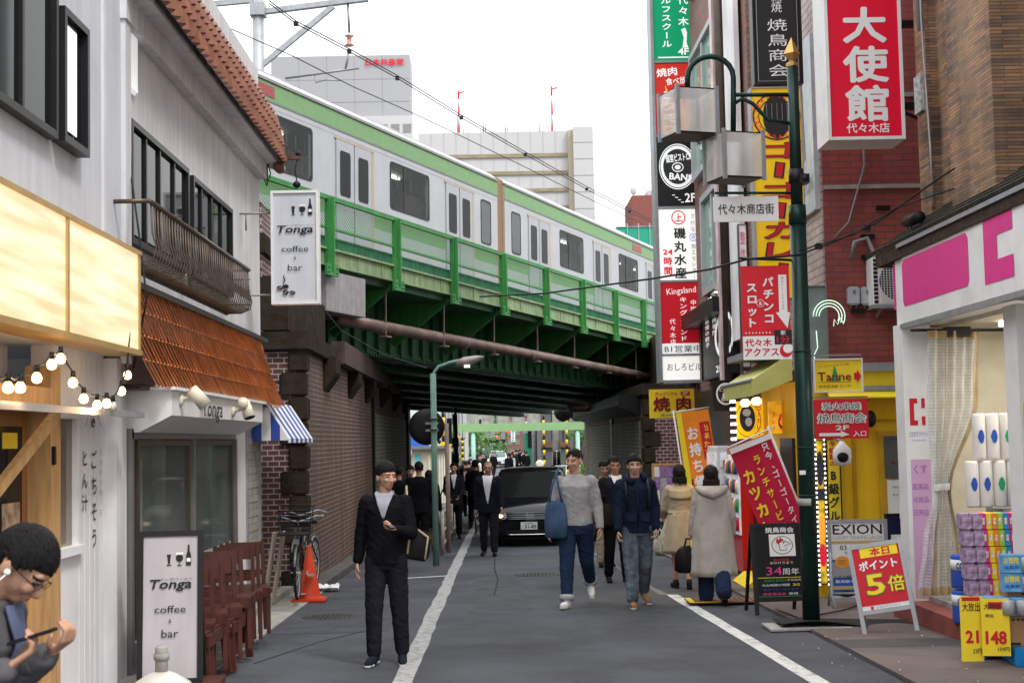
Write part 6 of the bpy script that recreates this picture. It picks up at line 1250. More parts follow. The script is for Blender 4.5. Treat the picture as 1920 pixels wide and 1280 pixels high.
T = thing('security_camera', 'white dome security camera under the red skewer sign', 'camera', at(1579, 853, 16.2)); m = MB(); m.lathe([(.02, .16), (.05, .12), (.1, .06), (.105, -.02), (.09, -.1), (.03, -.12)], n=20); m.build('housing', M['white'], T); m = MB(); m.ball((-.01, -.075, -.02), (.065, .045, .065), 16); m.build('lens', M['black'], T); m = MB(); m.tube((0, .02, .15), (0, .5, .22), .02); m.build('bracket', M['frame_grey'], T)
T = thing('wall_lamp', 'black outdoor wall lamp tucked beside the red skewer sign', 'lamp', at(1632, 785, 17.0)); m = MB(); m.ball((0, 0, 0), (.07, .07, .1), 12); m.tube((-.06, 0, .1), (-.03, 0, .25), .02); m.ball((-.06, 0, .27), .05, 10); m.build('lamp_head', M['black'], T)
# curry shop street-side: banner frame with LEDs
mk('led', (.8, .85, 1), .3, var=0, emit=6)
T, w, h = spx('lit yellow curry panel edged with blue-white lights under the lime awning', 'sign', (1383, 752, 1432, 822), 19.3, .1, mat('curry_lit', (.8, .48, .01), .4, var=.03, emit=.5), M['frame_grey'], [('d', .38, .45, .3, .36, BK), ('d', .36, .3, .16, .1, GY), ('d', .42, .55, .13, .12, GY), ('v', 'ゴーカレー', .82, .1, .26, .17, RD, .05), ('d', .4, .5, .5, .46, BK, .96)], fr=.0, lit=True)
m = MB()
for k in range(6): [m.box((-w/2-.06+e, -.01, h/2-k*h/5), (.03, .02, .035)) for e in (-.02, .02)]
for k in range(3): [m.box((-w/2+.15+k*.2+e, -.01, -h/2-.08), (.03, .02, .035)) for e in (-.02, .02)]
m.build('led_lights', M['led'], T)
spx('lit orange menu picture panel beside the curry panel, over the shop door', 'sign', (1442, 752, 1486, 812), 18.2, .08, mat('menu_lit', (.8, .42, .02), .4, var=.3, scale=8, emit=.35), M['yellow'], [('v', 'カレー', .2, .3, .2, .22, RD), ('d', .62, .65, .24, .25, DR), ('d', .62, .62, .18, .16, OR), ('h', '丸ル', .62, .5, .4, .3, RD, .04)], fr=.0, lit=True)
# round bistro signs and the lit board on the brown wall
def wall_sign(label, X, Y0, Y1, z0, z1, face, frame, items, lit=False, fr=.01):
    """signboard flat on a wall facing the street"""
    T = thing('signboard', label, 'sign', (X, (Y0+Y1)/2, (z0+z1)/2), R(-90)); panel(T, Y0-Y1, z1-z0, .1, face, frame, items, lit, fr); return T, Y0-Y1, z1-z0
wall_sign('black bistro board with a white round emblem under spot lamps', 3.5, 23.9, 20.9, 2.55, 3.6, M['frame_dark'], M['frame_dark'], [('v', '自慢の餃子', .22, .06, .18, .09, WH, .02), ('v', '肉専門', .48, .1, .18, .09, WH, .02), ('d', .78, .42, .3, .34, WH), ('d', .78, .42, .24, .27, BK), ('h', 'BAN', .76, .55, .3, .09, WH, .03), ('d', .78, .35, .12, .1, WH), ('h', '2F', .6, .88, .2, .1, WH, .02)], lit=True)
T, w, h = spx('small black board with the round bistro emblem above the shutter', 'sign', (1338, 712, 1384, 770), 19.9, .08, M['black'], M['black'], [('d', .5, .45, .4, .36, WH), ('d', .5, .45, .33, .3, BK), ('h', 'ビストロ', .5, .3, .5, .13, WH, .03), ('d', .5, .5, .14, .12, WH), ('h', 'BAN', .5, .62, .36, .12, WH, .03)], fr=.0)
T = thing('spot_lamp_row', 'four small lit spot lamps on a rail over the black bistro board', 'lamp', at(1345, 570, 22.0), R(-75)); m = MB(); m.tube((-.25, 0, .1), (.3, 0, .32), .012); m.build('rail', M['frame_dark'], T)
for k in range(4): m = MB(); m.lathe([(.02, .06), (.065, -.02)], (-.22+.15*k, -.03, .06+.07*k), 10); o = m.build('lamp_shade', M['frame_grey'], T); m = MB(); m.ball((-.22+.15*k, -.03, .045+.07*k), (.055, .055, .02), 10); m.build('bulb', emis('spot_bulb%d' % k, (1, .9, .75), 7) if k == 0 else M['spot_bulb0'], o)
spx('tall narrow white and pink strip sign on the brown brick building', 'sign', (1388, 420, 1404, 700), 19.4, .1, mat('stripw', (.72, .68, .72), .5, var=.08, emit=.15), M['bronze'], [('v', '整体マッサージ院', .5, .04, .7, .11, PK, .0), ('r', .5, .97, .8, .03, PU)], fr=.01)
# neon board behind the lamp post
T, w, h = spx('grey glass board with a white neon hair outline behind the lamp post', 'sign', (1500, 535, 1552, 690), 17.1, .06, mat('neon_glass', (.2, .24, .24), .15, var=.1), M['frame_grey'], [], fr=.015)
emis('neon', (.7, .95, .75), .7); m = MB(); c = V((.18, -.03, .12))
for r_ in (.19, .155, .12): m.path([c+V((r_*math.cos(t), 0, r_*math.sin(t))) for t in [R(-30+k*15) for k in range(15)]], .006, 5)
m.path([c+V(q) for q in ((.17, 0, -.09), (.13, 0, -.02), (.1, 0, -.1), (.06, 0, -.04), (.05, 0, -.12))], .006, 5); m.path([(0.02, -.03, -.05), (.03, -.03, -.25), (-.02, -.03, -.35), (.02, -.03, -.48)], .006, 5); m.build('neon_tube', M['neon'], T)
# vertical B-class gourmet strip + LED column
spx('vertical yellow strip sign with black and red writing on the corner post', 'sign', (1551, 822, 1578, 1010), 17.1, .04, M['yellow'], M['black'], [('v', '今話題の', .45, .02, .55, .065, RD, .04), ('v', 'B級グルメ', .48, .3, .85, .135, BK, .05)], fr=.012)
T, w, h = spx('narrow lit menu column edged with small white lights beside the strip sign', 'sign', (1532, 824, 1549, 1095), 17.05, .12, mat('menu_col', (.7, .45, .03), .4, var=.7, scale=9, emit=.3), M['frame_dark'], [('d', .5, .2, .4, .12, BK), ('r', .5, .38, .8, .08, BK), ('d', .5, .62, .4, .1, OR), ('d', .5, .8, .4, .08, RD)], fr=.012, lit=True)
m = MB(); [m.box((sx*w/2, -.02, h/2-k*h/30), (.014, .014, .018)) for k in range(31) for sx in (-1, 1)]; m.build('led_lights', M['led'], T)
# vending machines
def vending(px0, px1, py0, py1, Y, rz, label, red=True):
    a = at(px0, py1, Y); b = at(px1, py0, Y); t = thing('vending_machine', label, 'vending machine', ((a.x+b.x)/2, Y, gz(Y)+.03), rz); return t
vr = thing('vending_machine', 'bright red drinks vending machine side-on behind the red lunch banner', 'vending machine', (3.42, 19.9, gz(19.9)+.03), 0)
mk('vend_red', (.6, .006, .012), .3, var=.03, coat=.5); m = MB(); m.b2((-.02, 0, .08), (.7, 1.1, 1.83)); m.build('cabinet', M['vend_red'], vr, bev=.02)
m = MB(); m.b2((-.04, .05, .6), (-.02, 1.05, 1.7)); wn = m.build('display_window', mat('vend_win', (.5, .55, .6), .15, var=.3, scale=5, emit=.35), vr)
m = MB(); cols = []
for r_ in range(4):
    for k in range(9): m.lathe([(.03, 0), (.03, .14), (.012, .18)], (-.05, .12+k*.105, .66+.26*r_), 8, mi=(k*3+r_) % 5)
m.build('bottle', [M['red'], M['green'], M['white'], M['blue'], M['orange']], wn)
m = MB(); [m.b2((-.06, .06, .645+.26*k), (-.02, 1.04, .655+.26*k)) for k in range(4)]; m.build('shelf', M['steel'], wn)
m = MB(T=Matrix.Translation((.34, -.005, 1.05))); tx(m, 'eco', -.16, .28, .12, .22, WH, -.002, .02, R(90)); tx(m, 'Coca', -.02, -.1, .5, .2, WH, -.002, .03, R(70), .25); rect(m, .18, -.82, .1, .08, WH, -.002); m.build('lettering', PAL, vr, fix=False)
m = MB(); m.b2((0, .05, 0), (.68, 1.05, .08)); m.build('base', M['black'], vr)
v2 = thing('vending_machine', 'white fronted food vending case farther along, behind the orange banner', 'vending machine', (3.35, 21.6, gz(21.6)+.03), 0)
m = MB(); m.b2((0, 0, 0), (.7, 1.0, 1.85)); m.build('cabinet', M['white'], v2, bev=.02); m = MB(); m.b2((-.02, .05, .5), (0, .95, 1.75)); m.b2((.05, -.02, .5), (.65, 0, 1.75)); wn = m.build('display_window', M['vend_win'] if 'vend_win' in M else bpy.data.materials['vend_win'], v2)
m = MB()
for r_ in range(5):
    m.b2((.04, -.07, .52+.25*r_), (.66, -.02, .535+.25*r_), mi=0)
    for k in range(6): m.box((.11+k*.1, -.045, .59+.25*r_), (.07, .04, .1+.03*((k+r_) % 2)), mi=1+(k+r_*2) % 4)
m.build('goods', [M['steel'], M['orange'], M['green'], M['white'], M['red']], wn)
m = MB(); m.b2((.66, -.04, .1), (.72, .0, 1.85)); m.build('red_edge', M['vend_red'], v2)
yk = thing('kerb_ramp', 'yellow painted low kerb ramp at the foot of the red vending machine', 'ramp', (3.2, 18.6, gz(18.6)+.03)); m = MB(); m.add([(0, 0, 0), (.15, 0, .12), (.45, 0, .12), (.45, 0, 0), (0, 1.0, 0), (.15, 1.0, .12), (.45, 1, .12), (.45, 1, 0)], [(0, 1, 2, 3), (7, 6, 5, 4), (0, 4, 5, 1), (1, 5, 6, 2)], smooth=False); m.build('block', M['yellow'], yk)
# nobori banners
def nobori(name, label, pts, Y, face, items, w, h, tilt, rz, cat='banner'):
    b0 = at(*pts, Y); t = thing(name, label, cat, b0, rz, ry=R(tilt))
    m = MB()
    def f(u, v): return V(((u-.5)*w, .02*math.sin(v*5+u*2), (.5-v)*h))
    m.grid(f, 8, 16); m.build('cloth', face, t, fix=False)
    m = MB(); vs = MB(); draw(vs, w, h, items, -.03); vs.v = [V((p.x, p.y+.02*math.sin((.5-p.z/h)*5+(p.x/w+.5)*2), p.z)) for p in vs.v]; vs.build('lettering', PAL, t, fix=False)
    return t
t = nobori('nobori_banner', 'magenta-red lunch banner slanting on a white pole before the red vending machine', (1443, 925), 17.2, mat('nob_red', (.52, .012, .05), .7, var=.06), [('r', .5, .03, 1, .05, WH), ('v', '只今、ゴーゴータイム', .8, .06, .2, .085, WH, .03), ('v', 'ランチサービス', .52, .13, .22, .105, YL, .03), ('v', 'カツカレー', .2, .22, .34, .155, YL, .06)], .52, 1.35, -20, 0)
m = MB(); m.tube((.28, .02, -.9), (.28, .02, .75), .014); m.tube((-.3, .02, .68), (.36, .02, .72), .01); m.build('pole', M['white'], t)
t = nobori('nobori_banner', 'orange takeaway banner with a yellow edge by the notice board', (1312, 865), 22.6, mat('nob_orange', (.75, .22, .02), .7, var=.06, emit=.08), [('r', .08, .5, .16, 1, YL), ('v', 'お持ち帰り', .42, .14, .42, .16, WH, .05), ('r', .8, .3, .3, .36, RD), ('v', '出来たて', .8, .14, .26, .08, YL, .03), ('v', '弁当', .8, .55, .3, .1, WH, .03)], .52, 1.6, -7, 0)
m = MB(); m.tube((-.29, .02, -1.3), (-.29, .02, .85), .013); m.tube((-.32, .02, .82), (.28, .02, .82), .01); m.build('pole', M['white'], t)
# notice board on the abutment front
T, w, h = spx('wooden framed notice board with rows of pinned sheets on the dark abutment', 'notice board', (1223, 868, 1292, 945), 30.9, .08, mat('board_bg', (.42, .37, .33), .6, var=.1), M['wood_light'], [], fr=.05, name='notice_board')
m = MB(); rs = random.Random(3)
for r_ in range(3):
    for k in range(5): m.box((-w*.38+k*w*.19, -.0, h*.3-r_*h*.29), (w*.16, .012, h*.25), mi=rs.choice((0, 0, 1, 2, 3)))
m.build('pinned_sheet', [M['white'], mat('sheet_pink', (.6, .45, .45), .6, var=.3, scale=20), mat('sheet_grey', (.4, .4, .45), .6, var=.5, scale=25), mat('sheet_violet', (.3, .15, .4), .6, var=.5, scale=20)], T)
m = MB(); [m.b2((x, .02, -h/2-.9), (x+.05, .06, -h/2)) for x in (-w*.4, w*.35)]; m.build('leg', M['wood_light'], T)
spx('black and white brush lettered board low beside the trench coat woman', 'sign', (1226, 952, 1262, 1035), 28, .05, M['white'], M['white'], [('v', '焼肉小川', .3, .02, .55, .24, BK, .1), ('v', '酒場丼飯', .75, .05, .5, .23, BK, .1)], fr=.0)
T = thing('straw_bundle', 'pale woven straw sack leaning under the brush lettered board', 'sack', gr(1262, 1040)); m = MB(); m.loft([(0, 0, 0, .3, .2), (0, 0, .1, .36, .24), (.03, 0, .4, .24, .18), (.06, .02, .75, .12, .1), (.07, .02, .95, .06, .05)], 18); m.build('sack', mat('straw', (.5, .46, .34), .8, var=.5, scale=12, stretch=(3, 3, .6), bump=.8), T)
spx('small blue food poster with black writing leaning by the orange banner', 'poster', (1292, 900, 1316, 960), 25, .04, M['white'], M['blue'], [('r', .5, .15, 1, .3, BL), ('d', .5, .4, .4, .15, YL), ('v', '丼', .5, .5, .8, .3, BK, .08)], fr=.01)
# sandwich boards
def aboard(name, label, box, Y, face, frame, items, rz=0, tilt=-9, lift=0.0, legs=True, lm=None, ry=0):
    x0, y0, x1, y1 = box; a = at(x0, y1, Y); b = at(x1, y0, Y); w = (b.x-a.x); h = b.z-a.z; g0 = gz(Y)+.03
    t = thing(name, label, 'sandwich board', ((a.x+b.x)/2, Y, g0), rz); q = bpy.data.objects.new('front_leaf', None)
    H = b.z-g0; z0 = a.z-g0
    mm_ = Matrix.Translation((0, 0, 0)) @ Matrix.Rotation(R(ry), 4, 'Y') @ Matrix.Rotation(R(tilt), 4, 'X')
    m = MB(T=mm_); m.b2((-w/2, .0, z0), (w/2, .02, H)); m.build('panel', face, t)
    m = MB(T=mm_)
    for sx in (-1, 1): m.b2((sx*w/2-.02, -.012, 0 if legs else z0), (sx*w/2+.02, .03, H))
    m.b2((-w/2+.02, -.012, H-.04), (w/2-.02, .03, H)); m.b2((-w/2+.02, -.012, z0), (w/2-.02, .03, z0+.04)); m.build('frame', frame, t)
    if legs:
        d = 2*H*math.tan(R(abs(tilt))); m = MB(T=Matrix.Translation((0, 0, 0)) @ Matrix.Rotation(R(ry), 4, 'Y'))
        for sx in (-1, 1): m.bar((sx*w/2, H*math.sin(R(-tilt))+.03, H*.98), (sx*w/2, H*math.sin(R(-tilt))+.36, 0), .035, .03)
        m.build('back_leg', frame, t)
    m = MB(); draw(m, w-.03, (H-z0)-.05, items, -.003); 
    m.v = [mm_ @ V((p.x, p.y, p.z+(H+z0)/2)) for p in m.v]; m.build('lettering', PAL, t, fix=False)
    return t, w, H, z0
CHK = [('h', '焼鳥商会', .56, .06, .62, .08, WH, .04), ('r', .6, .27, .56, .3, WH), ('d', .6, .27, .23, .125, BK, .93), ('p', [(.46, .22), (.5, .17), (.54, .2), (.56, .15), (.6, .19), (.62, .17), (.62, .22), (.54, .27), (.5, .25)], RD), ('p', [(.52, .24), (.62, .2), (.8, .255), (.66, .28), (.7, .34), (.54, .345)], BK), ('p', [(.535, .245), (.62, .21), (.7, .235), (.78, .255), (.65, .272), (.685, .333), (.55, .338)], WH), ('d', .63, .235, .02, .011, BK),
       ('h', '炭火地鶏', .55, .47, .35, .035, RD, .02), ('h', 'おかげさまで', .56, .51, .5, .035, WH, 0), ('h', '34', .38, .62, .34, .11, PK, .0), ('h', '周年', .74, .63, .36, .09, WH, 0), ('r', .5, .71, .95, .007, YL), ('h', '感謝を野望を', .4, .75, .5, .035, GN, 0), ('h', 'すみ比内', .8, .745, .3, .03, WH, 0), ('h', '大山地鶏の特撰', .4, .81, .6, .035, WH, 0), ('h', '30', .84, .81, .16, .035, YL, 0), ('h', '生ホッピーあります', .5, .87, .75, .035, BL, 0), ('h', '国産備長炭', .36, .93, .5, .035, PK, 0), ('h', '使用', .76, .93, .2, .035, WH, 0), ('r', .5, .965, .95, .007, GN)]
aboard('chalk_board', 'black chalk sandwich board with a bird head emblem beside the lamp post', (1419, 979, 1508, 1128), 15.3, M['black'], M['frame_dark'], CHK, R(4), -8)
EX = [('h', 'EXION', .5, .1, .92, .13, BK, .02), ('h', 'LUXURY TANNING SALON', .5, .205, .92, .05, GY, 0), ('r', .5, .265, 1, .035, GD), ('h', '03-3375-3860', .56, .335, .8, .06, BK, .01), ('h', '営業時間 10:00-22:00', .5, .4, .5, .03, BK, 0), ('r', .5, .72, 1, .46, BL), ('r', .5, .62, 1, .2, GY), ('d', .2, .52, .14, .075, OR), ('h', '日焼け', .2, .505, .16, .03, BK, 0), ('h', 'サロン', .2, .54, .16, .03, BK, 0), ('h', '1人1部屋!完全個室', .5, .71, .9, .04, BK, .01), ('h', '最高級マシンで仕上げ', .5, .77, .9, .04, WH, .01), ('r', .5, .85, 1, .045, GD), ('d', .25, .93, .14, .04, BK), ('r', .65, .93, .3, .07, BL)]
T, w, H, z0 = aboard('tanning_board', 'pale standing board for a tanning salon on bent steel feet', (1561, 972, 1660, 1128), 15.9, M['white'], M['steel'], EX, R(-4), -3, legs=False)
m = MB(); [m.path([(sx*w/2, .0, .6), (sx*w/2, .0, .12), (sx*w/2+.02, -.12, .0)], .015, 8) for sx in (-1, 1)]; [m.path([(sx*w/2, .02, .3), (sx*w/2, .25, .0)], .013, 8) for sx in (-1, 1)]; m.tube((-w/2, 0, .15), (w/2, 0, .15), .013); m.build('foot', M['steel'], T)
P5 = [('r', .5, .46, 1, .9, RD), ('r', .56, .1, .78, .15, YL), ('h', '本日', .58, .1, .42, .13, RD, .05), ('h', 'ポイント', .5, .3, .8, .15, WH, .06), ('h', '5', .37, .6, .42, .34, GN, .06), ('h', '5', .37, .6, .38, .31, YL, .03), ('h', '倍', .8, .62, .36, .26, GN, .05), ('h', '倍', .8, .62, .33, .24, YL, .02), ('h', 'ココカラファイン', .55, .95, .5, .035, BK, 0), ('r', .22, .95, .06, .05, RD)]
aboard('points_board', 'red and yellow fivefold points board, tilted, by the plastic curtain', (1622, 1012, 1712, 1148), 13.4, M['white'], M['steel'], P5, R(-16), -12, ry=-9)
spx('dark blue beer poster board half behind the points board', 'sign', (1662, 962, 1712, 1120), 16.2, .05, mat('beer_blue', (.01, .015, .06), .3, var=.1), M['frame_dark'], [('r', .45, .4, .5, .3, WH), ('r', .45, .65, .5, .35, OR), ('d', .75, .12, .2, .08, RD), ('v', 'ドリンク', .82, .3, .24, .14, WH)], fr=.01)
spx('small black beer restaurant placard above the dark blue poster', 'sign', (1688, 940, 1716, 972), 16.0, .03, M['black'], M['white'], [('h', 'ドイツ', .6, .25, .5, .2, WH, .02), ('h', 'ビアレストラン', .52, .55, .9, .24, WH, .03), ('h', 'Tanne', .5, .85, .6, .16, GN, .02)], fr=.01)
T = thing('blue_tarpaulin', 'crumpled blue plastic sheet on the ground at the foot of the menu column', 'tarpaulin', gr(1552, 1100)); m = MB(); m.grid(lambda u, v: V(((u-.5)*.5, (v-.5)*.5, .12*math.sin(math.pi*u)*math.sin(math.pi*v)*(1+.4*math.sin(u*17+v*9))+.03)), 14, 14); m.build('sheet', mat('tarp', (.02, .13, .5), .4, var=.15), T, fix=False)
T = thing('rubber_mat', 'curled black rubber mat lying on the paving behind the lamp post', 'mat', gr(1600, 1175)); m = MB(); m.grid(lambda u, v: V(((u-.5)*1.5, (v-.5)*.45, .05+.03*math.sin(u*7)*(1-v)+.02*math.cos(u*3))), 18, 5); m.build('sheet', M['rubber'], T, fix=False, sol=.01)
wire('power_lead', 'black power lead trailing over the paving between the boards', [gr(1455, 1150)+V((0, 0, .05)), gr(1500, 1168)+V((0, 0, .05)), gr(1590, 1150)+V((0, 0, .05)), gr(1640, 1128)+V((0, 0, .05))], .009)
# goods outside the drugstore
def pack(name, label, loc, dims, cols, group, deco=None, cat='pack'):
    t = thing(name, label, cat, loc, 0, group); return t
roll_m = mat('roll_wrap', (.72, .7, .68), .3, var=.06)
SHELF = thing('goods_rack', 'low rack at the drugstore front carrying paper goods', 'rack', (4.55, 11.0, -.2)); m = MB(); m.b2((-.0, .0, .0), (.6, 2.5, .5)); m.build('lower_box', M['steel'], SHELF); m = MB(); m.b2((.05, .0, .5), (.6, 2.5, 1.13)); m.build('upper_box', M['concrete'], SHELF)
def rollpack(x, y, z, col, label):
    t = thing('toilet_roll_pack', label, 'toilet paper', (x, y, z), 0, 'toilet roll packs stacked at the drugstore')
    m = MB(); [m.lathe([(.055, 0), (.06, .02), (.06, .2), (.06, .22), (.06, .40), (.055, .42)], (dx, dy, 0), 12) for dx in (0, .12) for dy in (0,)]; m.build('roll', roll_m, t)
    m = MB(); [m.add([(dx+.062*math.sin(a*.5), -.062*math.cos(a*.5)-.002, .21+.065*b) for a, b in ((-1.1, 0), (-.6, .75), (0, 1), (.6, .75), (1.1, 0), (.6, -.75), (0, -1), (-.6, -.75))], [tuple(range(8))]) for dx in (0, .12)]; m.build('emblem', M[col], t, fix=False)
for x, z, c, l in ((4.35, .95, 'blue', 'toilet roll pack with blue emblem, lowest by the plastic curtain'), (4.6, .95, 'green', 'green emblem toilet roll pack beside the lowest blue one'), (4.43, 1.38, 'blue', 'blue emblem toilet roll pack in the middle tier'), (4.68, 1.38, 'green', 'green emblem toilet roll pack in the middle tier, next to the blue'), (4.93, 1.38, 'green', 'green emblem toilet roll pack at the far end of the middle tier'), (4.76, 1.81, 'green', 'toilet roll pack alone on the top tier')): rollpack(x, 13.1, z, c, l)
PC = [M['pink'], M['yellow'], M['orange'], mat('lime', (.35, .6, .05), .4), mat('sky', (.02, .3, .6), .4), M['white'], mat('mauve', (.35, .25, .38), .5, var=.6, scale=25)]
def tissue(x, y, z, n, k0, label, th=.14, dx=.047, h=.14):
    t = thing('tissue_pack', label, 'tissue boxes', (x, y, z), R(-6), 'shrink-wrapped tissue boxes in the colourful stack')
    m = MB(); [m.b2((k*dx, 0, 0), (k*dx+dx-.003, .22, h-.004), mi=(k+k0) % 5) for k in range(n)]; m.build('box', PC, t)
    m = MB(); [m.b2((k*dx+.012, -.002, h*.3), (k*dx+dx-.014, 0, h*.7)) for k in range(n)]; m.build('print', mat('tis_print', (.75, .6, .6), .5, var=.5, scale=60) if 'tis_print' not in bpy.data.materials else bpy.data.materials['tis_print'], t)
for k, l in enumerate(('lowest', 'second lowest', 'middle', 'second highest', 'topmost')): tissue(4.25-.01*k, 12.5, .22+.143*k, 9, 0, 'rainbow tissue box pack, %s in the front stack' % l)
for r_ in range(5):
    for c_ in range(2):
        t = thing('wipes_pack', 'mauve patterned tissue pack in the end column, %s row, %s' % (('lowest', 'second', 'middle', 'fourth', 'top')[r_], ('by the curtain', 'by the rainbow packs')[c_]), 'tissue boxes', (4.06+c_*.095-.01*r_, 12.45, .22+.143*r_), R(-6), 'mauve tissue packs beside the rainbow stack'); m = MB(); m.box((.045, .1, .07), (.092, .2, .138)); m.build('wrap', PC[6], t, bev=.01)
for k, (mt, l) in enumerate(((PC[4], 'pale blue wrapped tissue pack above the rainbow stack'), (mat('violet', (.32, .08, .42), .4), 'violet wrapped tissue pack above the rainbow stack'), (M['pink'], 'magenta wrapped tissue pack above the rainbow stack'))):
    t = thing('tissue_pack', l, 'tissue boxes', (4.66+.13*k, 12.8, .95), 0, 'shrink-wrapped tissue boxes in the colourful stack'); m = MB(); [m.box((.06, .1, .07+.145*j), (.118, .2, .14)) for j in range(2)]; m.build('wrap', mt, t, bev=.008)
for k, (z, l) in enumerate(((-.05, 'lower blue and white detergent tub by the curtain hem'), (.26, 'upper blue and white detergent tub by the curtain hem'))):
    t = thing('detergent_tub', l, 'tub', (4.15, 12.85, z+.0)); m = MB(); m.lathe([(.1, 0), (.105, .02), (.105, .27), (.1, .29)], n=18); m.build('tub', M['blue'], t); m = MB(); m.lathe([(.107, .16), (.107, .25)], n=18); o = m.build('label', M['white'], t); m = MB(T=Matrix.Translation((-.03, -.1, .2))); tx(m, 'cone', 0, 0, .13, .06, BL, -.012, .03); m.build('lettering', PAL, t, fix=False)
# pallets and cartons
for k, (x, y, l) in enumerate(((3.78, 11.6, 'blue plastic pallet under the cartons, nearer the curtain'), (3.98, 11.15, 'blue plastic pallet under the cartons, at the picture edge'))):
    t = thing('plastic_pallet', l, 'pallet', (x, y, gz(y)+.03), R(-8), 'blue pallets'); m = MB(); m.b2((0, 0, .05), (.62, .4, .14)); m.b2((0, 0, 0), (.12, .4, .05)); m.b2((.5, 0, 0), (.62, .4, .05)); m.b2((.25, 0, 0), (.37, .4, .05)); m.build('deck', mat('pallet_blue', (.01, .2, .5), .4, var=.08) if k == 0 else bpy.data.materials['pallet_blue'], t, bev=.008)
mk('cardboard', (.36, .21, .1), .75, var=.08, scale=3)
def carton(x, y, z, w, d, h, label, txt=True, rz=-8):
    t = thing('cardboard_carton', label, 'carton', (x, y, z), R(rz), 'printed cardboard cartons'); m = MB(); m.b2((0, 0, 0), (w, d, h)); m.build('box', M['cardboard'], t, bev=.004)
    m = MB(T=Matrix.Translation((w*.6, 0, h*.5))); rect(m, .06, 0, w*.7, h*.5, BK, -.002); tx(m, '500', .04, .035, .2, h*.26, GD, -.004, .04); tx(m, '3本', .06, -h*.16, .08, h*.12, WH, -.004, .02); [rect(m, -w*.4+.035*k, h*.36, .02, .016, BK, -.002) for k in range(5)]; rect(m, -w*.42, -h*.42, .12, .02, BK, -.002); m.build('lettering', PAL, t, fix=False)
G1 = gz(11.4)+.03+.142
carton(3.9, 11.3, G1, .62, .4, .24, 'large cardboard carton marked 500, lower of two on the pallet'); carton(4.02, 11.36, G1+.242, .55, .35, .18, 'smaller cardboard carton stacked on the large carton')
for k, (x, z, l) in enumerate(((3.78, G1+.24, 'blue and white lamp box alone on the price stand'), (3.95, G1+.42, 'blue and white lamp box under another'), (3.95, G1+.565, 'blue and white lamp box on top of another'))):
    t = thing('freshener_box', l, 'box', (x, 11.28, z), R(-10), 'blue and white boxes on the cartons'); m = MB(); m.b2((0, 0, 0), (.36, .16, .14)); m.build('box', mat('sky_box', (.12, .36, .62), .35, var=.3, scale=12) if k == 0 else bpy.data.materials['sky_box'], t, bev=.004); m = MB(); [m.lathe([(.05, 0), (.05, .1), (.04, .11)], (.19+.11*j, -.03, .015), 14) for j in range(2)]; m.build('cup', M['silver'], t)
    m = MB(T=Matrix.Translation((.07, 0, .08))); tx(m, 'お徳用', 0, .02, .11, .05, YL, -.003, .04); tx(m, '消臭剤', .0, -.035, .12, .03, BL, -.003, .03); m.build('lettering', PAL, t, fix=False)
def card(x, y, z, w, h, items, label, rz=-12):
    t = thing('price_card', label, 'price card', (x, y, z), R(rz), 'yellow price cards'); m = MB(); m.box((0, .006, 0), (w, .008, h)); m.build('card', M['yellow'], t); m = MB(); draw(m, w, h, items, 0); m.build('lettering', PAL, t, fix=False)
card(3.86, 11.22, G1+.16, .21, .44, [('r', .6, .12, .7, .12, RD), ('h', '大特価', .4, .14, .6, .11, BK, .03), ('h', '限定', .3, .3, .3, .06, BK), ('h', '148', .5, .68, .75, .24, RD, .06), ('h', '159円', .75, .88, .4, .08, BK)], 'yellow price card showing 148 on the carton')
card(3.70, 11.3, G1+.14, .17, .5, [('r', .5, .04, .8, .06, RD), ('h', '21', .5, .62, .6, .2, RD, .06), ('h', '大放出', .5, .16, .8, .14, BK, .02), ('h', '23円', .7, .84, .4, .08, BK)], 'yellow price card showing 21 behind the other card', -4)
# ------------------------------------------------------------------ cafe frontage things
T, w, H, z0 = aboard('cafe_board', 'tall grey coffee and bar standing board in a black frame by the cafe window', (262, 986, 372, 1276), 10.65, mat('board_grey', (.45, .42, .45), .35, var=.08, scale=2, streak=.12), M['frame_dark'], TONGA+CUP, R(6), -6, legs=False); T['category'] = 'sign'
T.location.z = gz(10.65); m = MB(T=Matrix.Rotation(R(-6), 4, 'X')); m.b2((-w/2-.008, .032, 0), (w/2+.008, .1, H+.0)); m.T = Matrix(); m.bar((w/2, .1, H*.7), (w/2, .4, 0), .03); m.bar((-w/2, .1, H*.7), (-w/2, .4, 0), .03); m.build('backing', M['frame_dark'], T)
T = thing('parasol_base', 'white round-topped plastic parasol base in front of the coffee board', 'parasol base', (at(303, 1270, 10.15).x, 10.15, gz(10.15))); T.scale = (1, 1, 1.35); m = MB(); m.loft([(0, 0, 0, .25, .25), (0, 0, .08, .25, .25), (0, 0, .12, .22, .22)], 24, pw=.35); m.lathe([(.21, .11), (.2, .15), (.09, .2), (.05, .21)], n=24); m.build('tank', mat('plastic_white', (.62, .6, .55), .4, var=.15, dirt=(.35, .3, .25), dirt_amt=.6, dirt_scale=4), T); m = MB(); m.lathe([(.045, .2), (.045, .33), (.035, .34)], n=14); m.lathe([(.055, .27), (.055, .3)], n=14); m.build('socket', M['concrete'], T)
